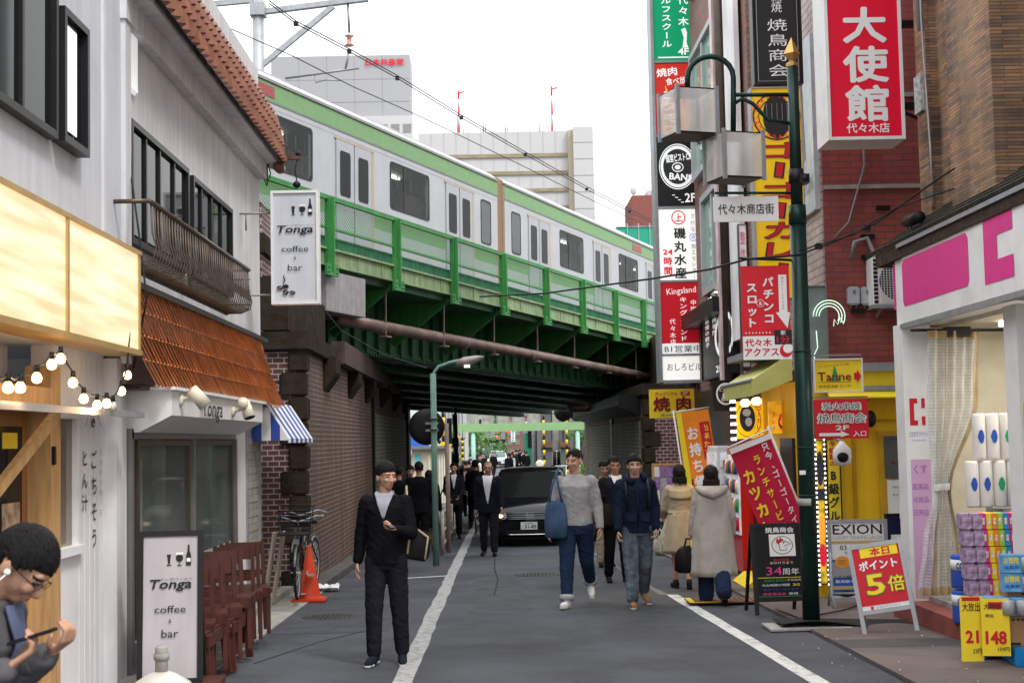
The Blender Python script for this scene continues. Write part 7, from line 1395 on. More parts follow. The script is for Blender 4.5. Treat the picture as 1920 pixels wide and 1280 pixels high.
def chair(loc, rz, label, flip=False, H=.82, grp='wooden chairs stored by the cafe window'):
    t = thing('wooden_chair', label, 'chair', loc, rz, grp)
    if flip: t.rotation_euler = (R(180), 0, rz)
    for sx in (-1, 1):
        m = MB(); m.bar((sx*.19, .16, .0), (sx*.17, .24, H), .035, .05); m.build('leg', M['wood_red'], t); m = MB(); m.bar((sx*.19, -.2, 0), (sx*.19, -.18, .42), .035, .05); m.build('leg', M['wood_red'], t)
    m = MB(); [m.box((0, -.16+.09*k, .43), (.42, .08, .022)) for k in range(5)]; m.box((0, -.205, .39), (.42, .02, .08)); m.box((.2, 0, .39), (.02, .4, .07)); m.box((-.2, 0, .39), (.02, .4, .07)); m.build('seat', M['wood_red'], t)
    m = MB(); m.box((0, .235, H-.07), (.38, .022, .12), rx=R(-6)); m.box((0, .2, .56), (.36, .02, .05)); m.build('backrest', M['wood_red'], t); return t
def bench(x, y, label, L=.9):
    t = thing('wooden_bench', label, 'bench', (x, y, gz(y)+.02), R(90), 'dark red wooden benches by the cafe'); m = MB(); [m.box((0, -.13+.085*k, .41), (L, .078, .03)) for k in range(4)]; m.box((0, -.18, .36), (L, .02, .09)); m.box((0, .18, .36), (L, .02, .09)); m.build('seat', M['wood_red'], t)
    for sx in (-1, 1):
        for sy in (-1, 1): m = MB(); m.bar((sx*(L/2-.06), sy*.15, .36), (sx*(L/2-.03), sy*.17, 0), .05, .06); m.build('leg', M['wood_red'], t)
bench(-2.37, 11.5, 'dark red slatted bench touching the coffee board'); bench(-2.35, 12.45, 'dark red slatted bench, farther from the coffee board')
B0 = gz(12)+.02+.43
for k, (x, y, z, l) in enumerate(((-2.42, 11.45, B0-.39, 'wooden chair set on the bench touching the coffee board, first in the row'), (-2.40, 11.85, B0-.36, 'second wooden chair on the benches from the coffee board'), (-2.38, 12.35, B0-.37, 'third wooden chair on the benches, white light through its back'), (-2.38, 12.75, B0-.33, 'fourth wooden chair on the benches'))): chair((x, y, z), R(8+3*k), l)
for k, (y, l) in enumerate(((13.35, 'wooden chair standing on the ground just past the benches'), (13.75, 'wooden chair on the ground between two others by the shutter'), (14.15, 'wooden chair on the ground next to the grey planks'))): chair((-2.42, y, gz(y)+.1), R(6+4*k), l, H=.86)
T = thing('low_step', 'low dark red wooden step board on the gutter before the benches', 'step', (-2.2, 10.6, gz(10.6)+.01), R(94)); m = MB(); m.box((0, 0, .09), (.8, .36, .05)); m.box((0, -.16, .035), (.74, .03, .07)); m.box((0, .16, .035), (.74, .03, .07)); m.build('board', M['wood_red'], T)
for k, (px, l) in enumerate(((503, 'grey weathered plank leaning on the shutter, the nearer one'), (516, 'grey weathered plank leaning on the shutter, the farther one'))):
    p = gr(px, 1138); T = thing('leaning_plank', l, 'plank', (p.x-.05, p.y+.15*k, gz(p.y)+.02), R(90), 'planks leaning on the shutter'); T.rotation_euler = (R(9), 0, R(86)); m = MB(); m.box((0, 0, .45), (.16, .03, .9)); m.build('plank', M['wood_grey'], T, bev=.004)
# bicycle
def bicycle(loc, rz, label, lean=0):
    t = thing('bicycle', label, 'bicycle', loc, rz); t.rotation_euler = (0, R(lean), rz) if lean else (0, 0, rz)
    for x in (-.52, .52):
        m = MB(); n = 32; m.path([(x+.31*math.cos(2*math.pi*k/n), 0, .33+.31*math.sin(2*math.pi*k/n)) for k in range(n+1)], .018, 8); wh = m.build('wheel', M['rubber'], t)
        m = MB(); m.path([(x+.29*math.cos(2*math.pi*k/n), 0, .33+.29*math.sin(2*math.pi*k/n)) for k in range(n+1)], .008, 6); [m.tube((x, (-1)**k*.02, .33), (x+.29*math.cos(2*math.pi*k/20), 0, .33+.29*math.sin(2*math.pi*k/20)), .0028, n=4) for k in range(20)]; m.tube((x, -.04, .33), (x, .04, .33), .02); m.build('rim', M['silver'], wh)
        m = MB(); m.path([(x+.345*math.cos(R(a)), 0, .33+.345*math.sin(R(a))) for a in range(20, 175, 15)], .016, 6); m.build('mudguard', M['frame_grey'], t)
    m = MB(); BB = V((-.08, 0, .3)); HT = V((.36, 0, .78)); ST = V((-.2, 0, .72))
    for a, b, r_ in ((BB, HT-V((0, 0, .12)), .018), (BB, ST, .016), (BB, V((-.52, .05, .33)), .01), (BB, V((-.52, -.05, .33)), .01), (ST-V((0, 0, .05)), V((-.52, .05, .33)), .009), (ST-V((0, 0, .05)), V((-.52, -.05, .33)), .009), (ST-V((-.02, 0, .2)), HT-V((0, 0, .05)), .016), (HT, HT-V((-.05, 0, .2)), .02), (HT-V((-.05, 0, .2)), V((.52, .045, .33)), .011), (HT-V((-.05, 0, .2)), V((.52, -.045, .33)), .011), (ST, ST+V((-.03, 0, .12)), .013), (HT, HT+V((-.02, 0, .15)), .012)): m.tube(a, b, r_, n=8)
    m.build('frame', M['frame_dark'], t)
    m = MB(); m.path([(.16, -.27, .98), (.3, -.22, 1.0), (.35, 0, .93), (.3, .22, 1.0), (.16, .27, .98)], .011, 8); m.tube((.16, -.27, .98), (.05, -.28, .97), .016); m.tube((.16, .27, .98), (.05, .28, .97), .016); m.build('handlebar', M['steel'], t)
    m = MB(); m.loft([(-.23, 0, .84, .13, .1), (-.22, 0, .88, .14, .1), (-.22, 0, .9, .1, .07)], 14); m.build('saddle', M['black'], t)
    m = MB(); m.box((.62, 0, .82), (.26, .36, .02)); [m.bar((.5+.24*i, -.18, .82), (.5+.26*i, -.2, 1.05), .01) for i in (0, 1)]; [m.bar((.5+.24*i, .18, .82), (.5+.26*i, .2, 1.05), .01) for i in (0, 1)]; [m.path([(.49, -.19, z), (.76, -.2, z), (.76, .2, z), (.49, .19, z), (.49, -.19, z)], .006, 5) for z in (.9, .98, 1.05)]; m.build('basket', M['frame_dark'], t)
    m = MB(); [m.tube((-.08, sy*.07, .3), (-.08+.15*sy, sy*.07, .24), .01) for sy in (-1, 1)]; [m.box((-.08+.15*sy, sy*.12, .235), (.09, .08, .02)) for sy in (-1, 1)]; m.lathe([(.085, -.004), (.085, .004)], n=20); m.build('crank', M['steel'], t); m = MB(); m.box((.56, 0, .72), (.05, .06, .06)); m.build('lamp', M['silver'], t); return t
bicycle((-2.44, 18.3, gz(18.3)+.11), R(-88), 'dark bicycle parked facing the cone, beside the grey planks', 3)
bicycle((-2.52, 19.3, gz(19.3)+.11), R(-95), 'second dark bicycle parked behind the traffic cone', -5)
p = gr(580, 1127); T = thing('traffic_cone', 'orange-red traffic cone on a square foot by the bicycles', 'traffic cone', (p.x, p.y, gz(p.y)+.005)); m = MB(); m.lathe([(.17, .03), (.15, .05), (.14, .09), (.03, .68), (.02, .7)], n=24); m.build('cone', mat('cone_red', (.6, .06, .02), .45, var=.12, dirt=(.3, .04, .02), dirt_amt=.6, dirt_scale=4), T); m = MB(); m.box((0, 0, .02), (.42, .42, .04)); m.build('foot', M['cone_red'] if 'cone_red' in M else bpy.data.materials['cone_red'], T, bev=.015)
m = MB(); m.grid(lambda u, v: V(((u-.5)*.35, (v-.5)*.3, .05*math.sin(u*9+v*4)*math.sin(v*7)+.06)), 10, 10); o = m.build('plastic_bag', M['white'], None, fix=False); p = gr(612, 1108); o.location = (p.x, p.y, gz(p.y)); tag(o, 'crumpled white plastic bag on the ground behind the traffic cone', 'plastic bag')
# wall cables and the pole with insulators at the cafe corner
wire('wall_cable', 'thin dark cable running down the corner between shop and cafe', [at(247, -20, 11.3), at(239, 100, 11.3), at(243, 200, 11.3), at(246, 330, 11.3), at(262, 450, 11.0), at(275, 560, 10.8), at(250, 690, 10.9)], .008)
T = thing('insulator_bar', 'rusty service bar with small insulators at the cafe roof corner', 'bracket', at(485, 297, 18.2)); m = MB(); m.bar((0, 0, 0), (.52, .0, -.0), .05); m.build('bar', mat('rustbar', (.12, .06, .045), .7, var=.3), T); m = MB(); [m.lathe([(.03, 0), (.035, .03), (.02, .07)], (x, 0, .02), 10) for x in (.22, .5)]; m.lathe([(.02, 0), (.05, -.03), (.05, -.06), (.02, -.09)], (.48, 0, -.3), 12); m.path([(.5, 0, 0), (.46, 0, -.15), (.48, 0, -.3)], .008, 5); [m.path([(.1, 0, 0), (.05+.06*k, 0, -.2), (.1, 0, -.36), (.15-.05*k, 0, -.2), (.1, 0, 0)], .009, 5) for k in range(2)]; m.build('insulator', M['black'], T)
wire('service_wire', 'thin sagging wire from the cafe wall to the tall sign tower', [at(590, 560, 18), at(640, 620, 19), at(720, 665, 20.5), at(800, 690, 22)], .008)
wire('service_wire', 'thin twisted wire sagging across the bridge front towards the lamp post', [at(900, 556, 20), at(1020, 550, 19), at(1130, 535, 17.5), at(1225, 522, 16), at(1330, 505, 15), at(1400, 486, 14.2), at(1500, 478, 14)], .012)
wire('service_wire', 'bundle of dark wires from the lamp post up to the mossy eave', [at(1497, 478, 14), at(1560, 455, 14), at(1640, 420, 14), at(1760, 335, 13.6), at(1930, 225, 13)], .009, [at(1535, 462, 14), at(1625, 428, 14)])
wire('service_wire', 'lower thin wire from the lamp post along the mossy eave', [at(1497, 470, 14), at(1600, 440, 14), at(1680, 390, 13.8), at(1800, 350, 13.5), at(1930, 310, 13)], .007)
# ------------------------------------------------------------------ van
vn = thing('minivan', 'black minivan with a chrome grille driving out of the underpass', 'van', (.72, 29.6, gz(29.8)-.01), R(-3)); vn.scale = (1, 1, .885)
paint = mat('van_paint', (.006, .006, .009), .15, 0, var=0, spec=.3, coat=.25)
def sec(y, z0, w0, z1, w1, z2, w2, z3, w3): return [(-w0, y, z0), (-w1, y, z1), (-w2, y, z2), (-w3, y, z3), (-w3*.8, y, z3+.03), (0, y, z3+.045), (w3*.8, y, z3+.03), (w3, y, z3), (w2, y, z2), (w1, y, z1), (w0, y, z0), (0, y, z0)]
S = [sec(.0, .3, .62, .42, .7, .6, .72, .78, .62), sec(.12, .22, .78, .45, .82, .7, .81, .93, .7), sec(.5, .2, .82, .5, .845, .85, .83, 1.02, .76), sec(.85, .2, .83, .5, .847, .95, .835, 1.08, .79), sec(1.55, .2, .83, .5, .847, 1.0, .835, 1.68, .66), sec(2.0, .2, .83, .5, .847, 1.02, .835, 1.75, .68), sec(3.9, .2, .83, .5, .847, 1.02, .835, 1.74, .68), sec(4.6, .25, .8, .5, .83, 1.0, .82, 1.62, .64)]
m = MB(); m.rings([[V(p) for p in s_] for s_ in S], True, smooth=True); bo = m.build('body', paint, vn)
m = MB(); m.add([(-.76, .86, 1.09), (.76, .86, 1.09), (.63, 1.5, 1.67), (-.63, 1.5, 1.67)], [(0, 1, 2, 3)]); m.v = [v+V((0, -.035, .02)) for v in m.v]; m.build('windscreen', mat('van_glass', (.012, .013, .013), .08, var=0, spec=.02), vn, sol=.01, fix=False)
for sx in (-1, 1):
    m = MB(); m.add([(sx*.842, 1.0, 1.05), (sx*.69, 1.62, 1.62), (sx*.7, 2.2, 1.66), (sx*.845, 2.2, 1.05)], [(0, 1, 2, 3)]); m.build('side_window', M['glass_dark'], vn, sol=.01, fix=False)
    m = MB(); m.bar((sx*.79, .83, 1.08), (sx*.655, 1.5, 1.69), .05); m.build('pillar', paint, vn)
    m = MB(); m.box((sx*.98, 1.05, 1.1), (.18, .1, .2)); m.build('door_mirror', paint, vn, bev=.03)
    m = MB(); m.add([(sx*.48, .012, .8), (sx*.75, .1, .84), (sx*.81, .22, .8), (sx*.79, .16, .66), (sx*.6, .02, .64), (sx*.47, 0, .68)], [(0, 1, 2, 3, 4, 5)]); m.v = [v+V((0, -.02, 0)) for v in m.v]; hl = m.build('headlight', mat('lamp_glass', (.55, .55, .55), .08, .4, var=.3, scale=14) if sx < 0 else bpy.data.materials['lamp_glass'], vn, sol=.02, fix=False)
    m = MB(); m.ball((sx*.6, -.02, .73), (.05, .02, .05), 12); m.build('bulb', emis('amber', (1, .75, .5), 1.2) if sx < 0 else M['amber'], hl)
    for y in (.78, 3.7):
        m = MB(T=Matrix.Translation((sx*.74, y, .31)) @ Matrix.Rotation(R(90), 4, 'Y')); m.lathe([(.2, -.1), (.3, -.1), (.315, -.06), (.315, .06), (.3, .1), (.2, .1)], n=28); wh = m.build('wheel', M['rubber'], vn); m = MB(T=Matrix.Translation((sx*.8, y, .31)) @ Matrix.Rotation(R(90), 4, 'Y')); m.lathe([(.2, -.03), (.2, .03), (.05, .04)], n=20); m.build('rim', M['silver'], wh)
chrome = mat('chrome', (.75, .76, .78), .12, 1.0, var=.1, scale=8)
m = MB()
for z, h_ in ((.66, .02), (.70, .025), (.75, .025), (.80, .02)): m.box((0, -.02, z), (.94, .03, h_))
m.box((0, -.01, .73), (.96, .02, .16), mi=1); m.build('grille', [chrome, M['black']], vn)
m = MB(T=Matrix.Translation((0, -.045, .735))); 
m.b2((-.06, -.01, -.045), (-.038, 0, .045)); m.b2((.038, -.01, -.045), (.06, 0, .045)); m.b2((-.04, -.01, -.008), (.04, 0, .01)); m.b2((-.085, 0, -.06), (.085, .006, -.052)); m.b2((-.085, 0, .052), (.085, .006, .06)); m.b2((-.085, 0, -.06), (-.077, .006, .06)); m.b2((.077, 0, -.06), (.085, .006, .06)); m.build('emblem', chrome, vn)
m = MB(); m.box((-.02, -.03, .5), (.34, .015, .17)); pl = m.build('number_plate', M['white'], vn)
m = MB(T=Matrix.Translation((-.02, -.04, .5))); tx(m, '川崎501', 0, .05, .2, .035, BK, -.002, .0); tx(m, '31-85', .03, -.02, .24, .075, BK, -.002, .03); tx(m, 'す', -.13, -.025, .03, .035, BK, -.002, 0); m.build('lettering', PAL, pl, fix=False)
m = MB(); m.path([(-.6, .04, .34), (-.4, -.015, .3), (.4, -.015, .3), (.6, .04, .34)], .012, 6); m.build('bumper_trim', chrome, vn)
m = MB(); m.box((0, -.005, .36), (1.0, .02, .1)); m.build('air_intake', M['black'], vn)
m = MB(); m.bar((-.3, .88, 1.1), (.3, .92, 1.14), .015); m.bar((.1, .86, 1.1), (.6, .93, 1.16), .015); m.build('wiper', M['black'], vn)
# cyclist's bicycle
q = CY['body'].location; bicycle((q.x, q.y+.05, gz(q.y)), R(90), 'bicycle ridden away by the cyclist in black beside the guard rail')
m = MB(); m.box((0, 0, 0), (.06, .03, .05)); 
# ------------------------------------------------------------------ roadside things at the underpass
p = gr(818, 1060); LX, LY = p.x, p.y; mk('pole_green', (.16, .3, .25), .5, var=.15, streak=.25, dirt=(.2, .13, .08), dirt_amt=.4, dirt_scale=4)
T = thing('street_lamp', 'pale green lamp pole with a hooked arm and grey lamp head at the underpass mouth', 'street lamp', (LX, LY, gz(LY))); Z = lambda y, x=815: at(x, y, LY).z-gz(LY); X = lambda x, y=700: at(x, y, LY).x-LX
m = MB(); m.tube((0, 0, 0), (0, 0, Z(700)), .055, .05, 14); m.path([(0, 0, Z(702)), (.02, 0, Z(698)), (.1, 0, Z(687)), (.3, 0, Z(680)), (X(865), 0, Z(676))], .028, 8); m.build('pole', M['pole_green'], T)
m = MB(); m.path([(X(855), 0, Z(682)), (X(872), 0, Z(679)), (X(895), 0, Z(674)), (X(908), 0, Z(671))], [.05, .085, .06, .02], 10); m.build('lamp_head', mat('lamp_head', (.3, .25, .24), .35, .3, var=.1), T); m = MB(); m.box((X(876), -.02, Z(688)), (.1, .1, .04)); m.build('lens', emis('lens', (.9, .9, .85), .8), T)
m = MB(); [m.tube((0, -.03, Z(y)), (0, -.03, Z(y)+.02), .07) for y in (785, 805)]; m.build('band', M['frame_grey'], T)
T = thing('traffic_mirror', 'round traffic mirror seen from its black back on the pale green pole', 'traffic mirror', (X(797)+LX-.0, LY+.18, at(797, 800, LY).z)); m = MB(T=Matrix.Rotation(R(90), 4, 'X')); m.lathe([(.02, .03), (.2, .025), (.3, .0), (.31, -.03), (.3, -.05)], n=32); m.build('back', M['black'], T); m = MB(); m.box((.1, -.12, .06), (.22, .04, .04)); m.box((.1, -.12, -.06), (.22, .04, .04)); m.build('bracket', M['frame_grey'], T)
p = gr(840, 1062); T = thing('guard_rail', 'rusty off-white pipe guard rail between footway and road under the bridge', 'guard rail', (-.98, 27.2, 0)); mk('rail_white', (.42, .38, .34), .6, var=.2, dirt=(.25, .14, .08), dirt_amt=.7, dirt_scale=4)
for k in range(9): y = k*1.9; g_ = gz(27.2+y); m = MB(); m.tube((0, y, g_-.02), (0, y, g_+.82), .034, n=10); m.build('post', M['rail_white'], T)
m = MB()
for z in (.8, .45, .2): m.path([(0, y, gz(27.2+y)+z) for y in (0, 4, 8, 12.8, 15.2)], .022, 8)
m.build('rail', M['rail_white'], T)
T = thing('sign_post', 'plain reddish grey post standing behind the pale green lamp pole', 'post', (gr(829, 1050).x+.05, 28.2, gz(28))); m = MB(); m.tube((0, 0, 0), (0, 0, 2.5), .045, n=10); m.build('post', mat('post_pink', (.3, .22, .2), .6, var=.2), T); m = MB(); m.box((.05, .0, 2.35), (.1, .04, .5)); m.build('plate_edge', M['frame_dark'], T)
T = thing('street_lamp', 'black lamp post with a curved arm just beyond the guard rail', 'street lamp', (at(857, 1000, 46).x, 46, gz(46))); m = MB(); m.tube((0, 0, 0), (0, 0, 3.3), .1, .08, 12); m.path([(0, 0, 3.2), (.03, 0, 3.5), (.25, 0, 3.85), (.7, 0, 3.98), (1.1, 0, 4.0)], .05, 8); m.build('pole', M['black'], T); m = MB(); m.ball((1.2, 0, 4.0), (.4, .15, .09), 12); m.build('lamp_head', M['black'], T)
for z in (1.9, 2.4): m = MB(); m.box((0, -.1, z), (.22, .1, .3)); m.build('control_box', M['black'], T)
# height-limit beam with weights
T = thing('height_limit_beam', 'pale green height limit beam with grey weights across the road beyond the bridge', 'beam', (0, 60, 0)); b0 = at(822, 800, 60); b1 = at(1100, 796, 60); zt = at(960, 793, 60).z; zb = at(960, 808, 60).z
m = MB(); m.b2((b0.x, -.12, zb), (b1.x, .12, zt)); m.build('beam', mat('lime_beam', (.25, .42, .2), .5, var=.06), T)
for k in range(5): x = at(886+28.5*k*1.0, 780, 60).x; m = MB(); m.b2((x-.22, -.1, zt), (x+.22, .1, zt+.42)); [m.b2((x+e*.25-.015, -.12, zt), (x+e*.25+.015, .12, zt+.5)) for e in (-1, 1)]; m.build('weight', M['concrete'], T)
x = at(888, 860, 60).x; m = MB(); m.tube((x, 0, gz(60)), (x, 0, zb), .09); m.build('post', mat('post_mint', (.3, .5, .45), .5, var=.1), T)
x = at(1084, 860, 60).x; m = MB(); m.tube((x, 0, gz(60)), (x, 0, zb), .09); m.build('post', bpy.data.materials['post_mint'], T)
# level crossing signals
mk('cross_yellow', (.75, .5, .02), .5, var=.08)
def striped(mb, p, L, w, d, rot, n=7):
    for k in range(n):
        a = -L/2+L*k/n; b = a+L/n; cs, sn = math.cos(rot), math.sin(rot); c0 = p+V(((a+b)/2*cs, 0, (a+b)/2*sn)); mb.box(c0, (L/n*1.0, d, w), mi=k % 2, ry=-rot)
def crossing(px, label, Y=64, mirror=1, top=800):
    p = at(px, 900, Y); T = thing('crossing_signal', label, 'crossing signal', (p.x, Y, gz(Y))); Z = lambda y: at(px, y, Y).z-gz(Y)
    m = MB(); 
    for k in range(14): m.tube((0, 0, k*.27), (0, 0, (k+1)*.27), .07, n=10, mi=k % 2)
    m.build('post', [M['cross_yellow'], M['black']], T)
    m = MB(); [striped(m, V((0.12*mirror, -.1-.05*i, Z(838))), 1.5, .17, .03, a) for i, a in enumerate((R(38), R(-38)))]; m.build('crossbuck', [M['cross_yellow'], M['black']], T)
    for zz_, dx in ((Z(862), .35), (Z(878), .3)):
        m = MB(T=Matrix.Translation((dx*mirror, -.12, zz_)) @ Matrix.Rotation(R(90), 4, 'X')); m.lathe([(.2, -.02), (.24, 0), (.2, .02), (.1, .1)], n=18); lm = m.build('signal_lamp', M['black'], T); 
    m = MB(); m.bar((0, 0, Z(856)), (.4*mirror, 0, Z(856)), .04); m.bar((0, 0, Z(868)), (.35*mirror, 0, Z(868)), .03); m.box((.25*mirror, 0, Z(893)), (.45, .2, .3)); m.build('arm', M['black'], T)
crossing(833, 'yellow and black railway crossing signal with crossed boards, half behind the green pole')
for px, l, Y in ((868, 'striped yellow and black barrier pole just beyond the black lamp post', 66), (1021, 'striped yellow and black barrier pole beside the green sign', 64), (1064, 'striped yellow and black barrier pole in front of the grey building', 64), (1107, 'thick striped yellow and black post against the abutment edge', 57)):
    T = thing('barrier_pole', l, 'pole', (at(px, 880, Y).x, Y, gz(Y)), group='striped railway crossing poles'); m = MB(); n = 20; H = 4.4 if px != 868 else 2.6; r_ = .05 if px != 1107 else .16
    for k in range(n): m.tube((0, 0, H*k/n), (0, 0, H*(k+1)/n), r_, n=8, mi=(k//(1 if px != 1107 else 2)) % 2)
    m.build('pole', [M['cross_yellow'], M['black']], T)
T = thing('signal_pair', 'pair of black round signal lamps hung under the bridge edge', 'signal', at(1070, 772, 55)); m = MB(T=Matrix.Rotation(R(90), 4, 'X')); [m.lathe([(.3, -.05), (.36, 0), (.3, .06), (.1, .15)], (x, 0, 0), 20) for x in (-.28, .28)]; m.build('lamp_head', M['black'], T); m = MB(); m.box((0, .1, 0), (.9, .08, .12)); m.build('bar', M['black'], T)
# utility poles beyond
for px, Y, l, st in ((1044, 70, 'concrete utility pole with slanted yellow stripes and a 2 plate', True), (1077, 72, 'concrete utility pole in front of the grey building, near the striped post', False), (1003, 85, 'grey utility pole in front of the green shop', False)):
    T = thing('utility_pole', l, 'utility pole', (at(px, 880, Y).x, Y, gz(Y))); m = MB(); m.tube((0, 0, 0), (0, 0, 7), .19 if px != 1003 else .14, .15, 14); m.build('pole', M['concrete'], T)
    if st:
        z0 = at(px, 872, Y).z-gz(Y); z1 = at(px, 846, Y).z-gz(Y); m = MB(); m.tube((0, 0, z0), (0, 0, z1), .2, n=16, mi=1)
        for k in range(5): z = z0+(z1-z0)*k/5; m.add([(-.2, -.06, z), (-.2, -.06, z+.09), (0, -.206, z+.19), (.2, -.06, z+.26), (.2, -.06, z+.17), (0, -.206, z+.1)], [(0, 1, 2, 5), (5, 2, 3, 4)], 0)
        m.build('stripe_wrap', [M['cream'], M['black']], T); z = at(px, 886, Y).z-gz(Y); m = MB(); m.box((-.05, -.24, z), (.32, .02, .34)); o = m.build('number_plate', M['cross_yellow'], T); m = MB(T=Matrix.Translation((-.05, -.255, z))); tx(m, '2', 0, 0, .15, .22, RD, -.002, .03); m.build('lettering', PAL, o, fix=False)
# buildings beyond the crossing
def block(name, label, px0, px1, py, Y, dpt, mt, deco=None, ztop=None):
    a = at(px0, py, Y); b = at(px1, py, Y); T = thing(name, label, 'building', ((a.x+b.x)/2, Y, gz(Y))); w = b.x-a.x; h = (ztop if ztop else a.z)-gz(Y); m = MB(); m.b2((-w/2, 0, -.5), (w/2, dpt, h)); m.build('wall', mt, T); return T, w, h
def grid_windows(T, w, h, nx, nz, mt, z0=.5, fw=.6, fh=.55, y=-.03):
    for j in range(nz):
        for i in range(nx):
            m = MB(); cx = -w/2+w*(i+.5)/nx; cz = z0+(h-z0)*(j+.5)/nz; m.b2((cx-w/nx*fw/2, y, cz-(h-z0)/nz*fh/2), (cx+w/nx*fw/2, 0, cz+(h-z0)/nz*fh/2)); m.build('window', mt, T)
T, w, h = block('grey_building', 'dark grey clad house with a brown band beyond the crossing', 1012, 1112, 740, 78, 10, mat('clad_grey', (.11, .11, .115), .6, var=.08, streak=.1)); m = MB(); m.b2((-w/2, -.15, 2.0), (w/2, 0, 2.3)); m.build('band', mat('band_brown', (.14, .08, .05), .6), T); m = MB(); m.b2((w*.05, -.06, .0), (w*.32, 0, 1.6)); m.build('door', mat('lit_door', (.55, .25, .05), .4, var=.3, emit=.3), T); m = MB(); [m.b2((-w/2+k*.6, -.03, 2.3), (-w/2+k*.6+.04, 0, h)) for k in range(1, 7)]; m.build('panel_joint', M['frame_dark'], T)
T, w, h = block('green_shop', 'dark green corner shop with a dark window beyond the crossing', 985, 1016, 812, 98, 8, mat('shop_green', (.012, .13, .075), .5, var=.15)); m = MB(); m.b2((-w*.35, -.04, 1.9), (w*.4, 0, 3.3)); m.build('window', M['glass_dark'], T); m = MB(); m.b2((-w/2, -.5, 3.5), (w/2, 0, 3.65)); m.build('canopy', M['white'], T)
T, w, h = block('white_house', 'white house with a blue shop awning beyond the brick wall', 748, 815, 700, 62, 6, mat('house_white', (.6, .62, .63), .7, var=.05, streak=.1)); grid_windows(T, w, h, 3, 3, M['frame_grey'], 3.0); m = MB(); m.b2((-w/2, -.5, 2.1), (w*.3, 0, 2.9)); m.build('awning', mat('awn_blue2', (.03, .12, .45), .5, var=.1), T); m = MB(); m.b2((-w/2, -.52, 1.9), (w*.35, 0, 2.12)); m.build('awning_edge', mat('awn_pink', (.55, .3, .4), .5), T)
T, w, h = block('shuttered_house', 'cream house with ribbed folding shutters beyond the round mirror', 772, 842, 842, 58, 3, mat('cream_wall', (.5, .46, .36), .7, var=.08)); m = MB(); [m.b2((w*-.05+k*.1, -.06-.02*(k % 2), 0), (w*-.05+k*.1+.07, 0, h-.25)) for k in range(9)]; m.build('shutter', M['cream'], T); m = MB(); m.b2((-w*.42, -.05, h-.6), (-w*.28, 0, h-.2)); m.build('poster', mat('poster_teal', (.1, .4, .45), .5, var=.3), T); m = MB(); m.b2((-w/2-.3, -.3, h), (w/2, .2, h+.12)); m.build('eave', M['frame_grey'], T)
T, w, h = block('louvred_building', 'pale ribbed building with a red tobacco signboard beyond the bridge', 816, 872, 690, 70, 6, mat('ribbed', (.55, .55, .53), .6, var=.05)); m = MB(); [m.b2((-w/2+k*w/9, -.12, 2.6), (-w/2+k*w/9+.12, 0, h)) for k in range(1, 9)]; m.build('louvre', M['silver'], T); grid_windows(T, w, 3.0, 3, 1, M['frame_grey'], .4)
spx('white tobacco and sake signboard with red writing beyond the bridge', 'sign', (802, 752, 852, 768), 58, .1, M['white'], M['white'], [('h', '酒・たばこ', .5, .5, .86, .75, RD, .04)], fr=.0)
T, w, h = block('hill_gate', 'wide low dark gatehouse closing the far end of the street', 862, 968, 825, 175, 6, mat('gate', (.1, .095, .1), .7, var=.2)); m = MB(); m.b2((-w*.55, -1, h), (w*.55, 4, h+1.4)); m.build('roof', mat('gate_roof', (.2, .2, .22), .6, var=.2), T)
T, w, h = block('brick_apartments', 'brownish apartment block on the far street, beside the green shop', 948, 990, 768, 130, 10, mat('aptbrown', (.18, .1, .08), .7, var=.15)); grid_windows(T, w, h, 3, 5, M['frame_grey'], 1)
T, w, h = block('concrete_apartments', 'pale concrete apartment block on the far street behind the mint post', 838, 906, 745, 125, 10, mat('aptgrey', (.33, .33, .32), .7, var=.15, streak=.2)); grid_windows(T, w, h, 4, 6, M['frame_dark'], 1)
T, w, h = block('far_white_block', 'white block with strip windows high behind the far street', 868, 1000, 765, 210, 12, M['concrete']); grid_windows(T, w, h, 6, 8, M['frame_grey'], 2, .8, .4)
T, w, h = block('dark_house', 'dark tiled house behind the abutment beyond the crossing', 1105, 1200, 730, 66, 8, mat('darkhouse', (.08, .08, .085), .7, var=.2)); grid_windows(T, w, h, 3, 2, M['glass_dark'], 1)
spx('lit green vertical signboard with white writing by the green shop', 'sign', (1005, 806, 1016, 824), 92, .2, mat('lit_green', (.02, .5, .2), .4, emit=.5), M['white'], [('v', '薬局店', .5, .03, .8, .31, WH, .03)], fr=.02, lit=True)
spx('white vertical signboard with black writing left hanging over the far crowd', 'sign', (958, 806, 966, 828), 110, .2, M['white'], M['white'], [('v', '歯科医院', .5, .03, .8, .24, GN, .02)], fr=.0)['label'] if False else None
spx('slim white vertical signboard with green writing over the far crowd', 'sign', (958, 806, 966, 828), 110, .2, M['white'], M['white'], [('v', '歯科医院', .5, .03, .8, .24, GN, .02)], fr=.0)
spx('slim white signboard above the pale green beam by the grey house', 'sign', (1008, 768, 1016, 793), 95, .2, M['white'], M['white'], [('v', '代々木', .5, .03, .8, .3, GN, .02)], fr=.0)
for bx, l in (((925, 811, 937, 822), 'small red orange signboard over the far cars'), ((948, 805, 957, 811), 'small red signboard just under the beam, by the white one')): spx(l, 'sign', bx, 120, .2, mat('far_red', (.7, .07, .03), .5, var=.1) if 'far_red' not in bpy.data.materials else bpy.data.materials['far_red'], M['white'], [('h', '中華', .5, .5, .7, .6, WH)] if bx[0] == 925 else [], fr=.0)
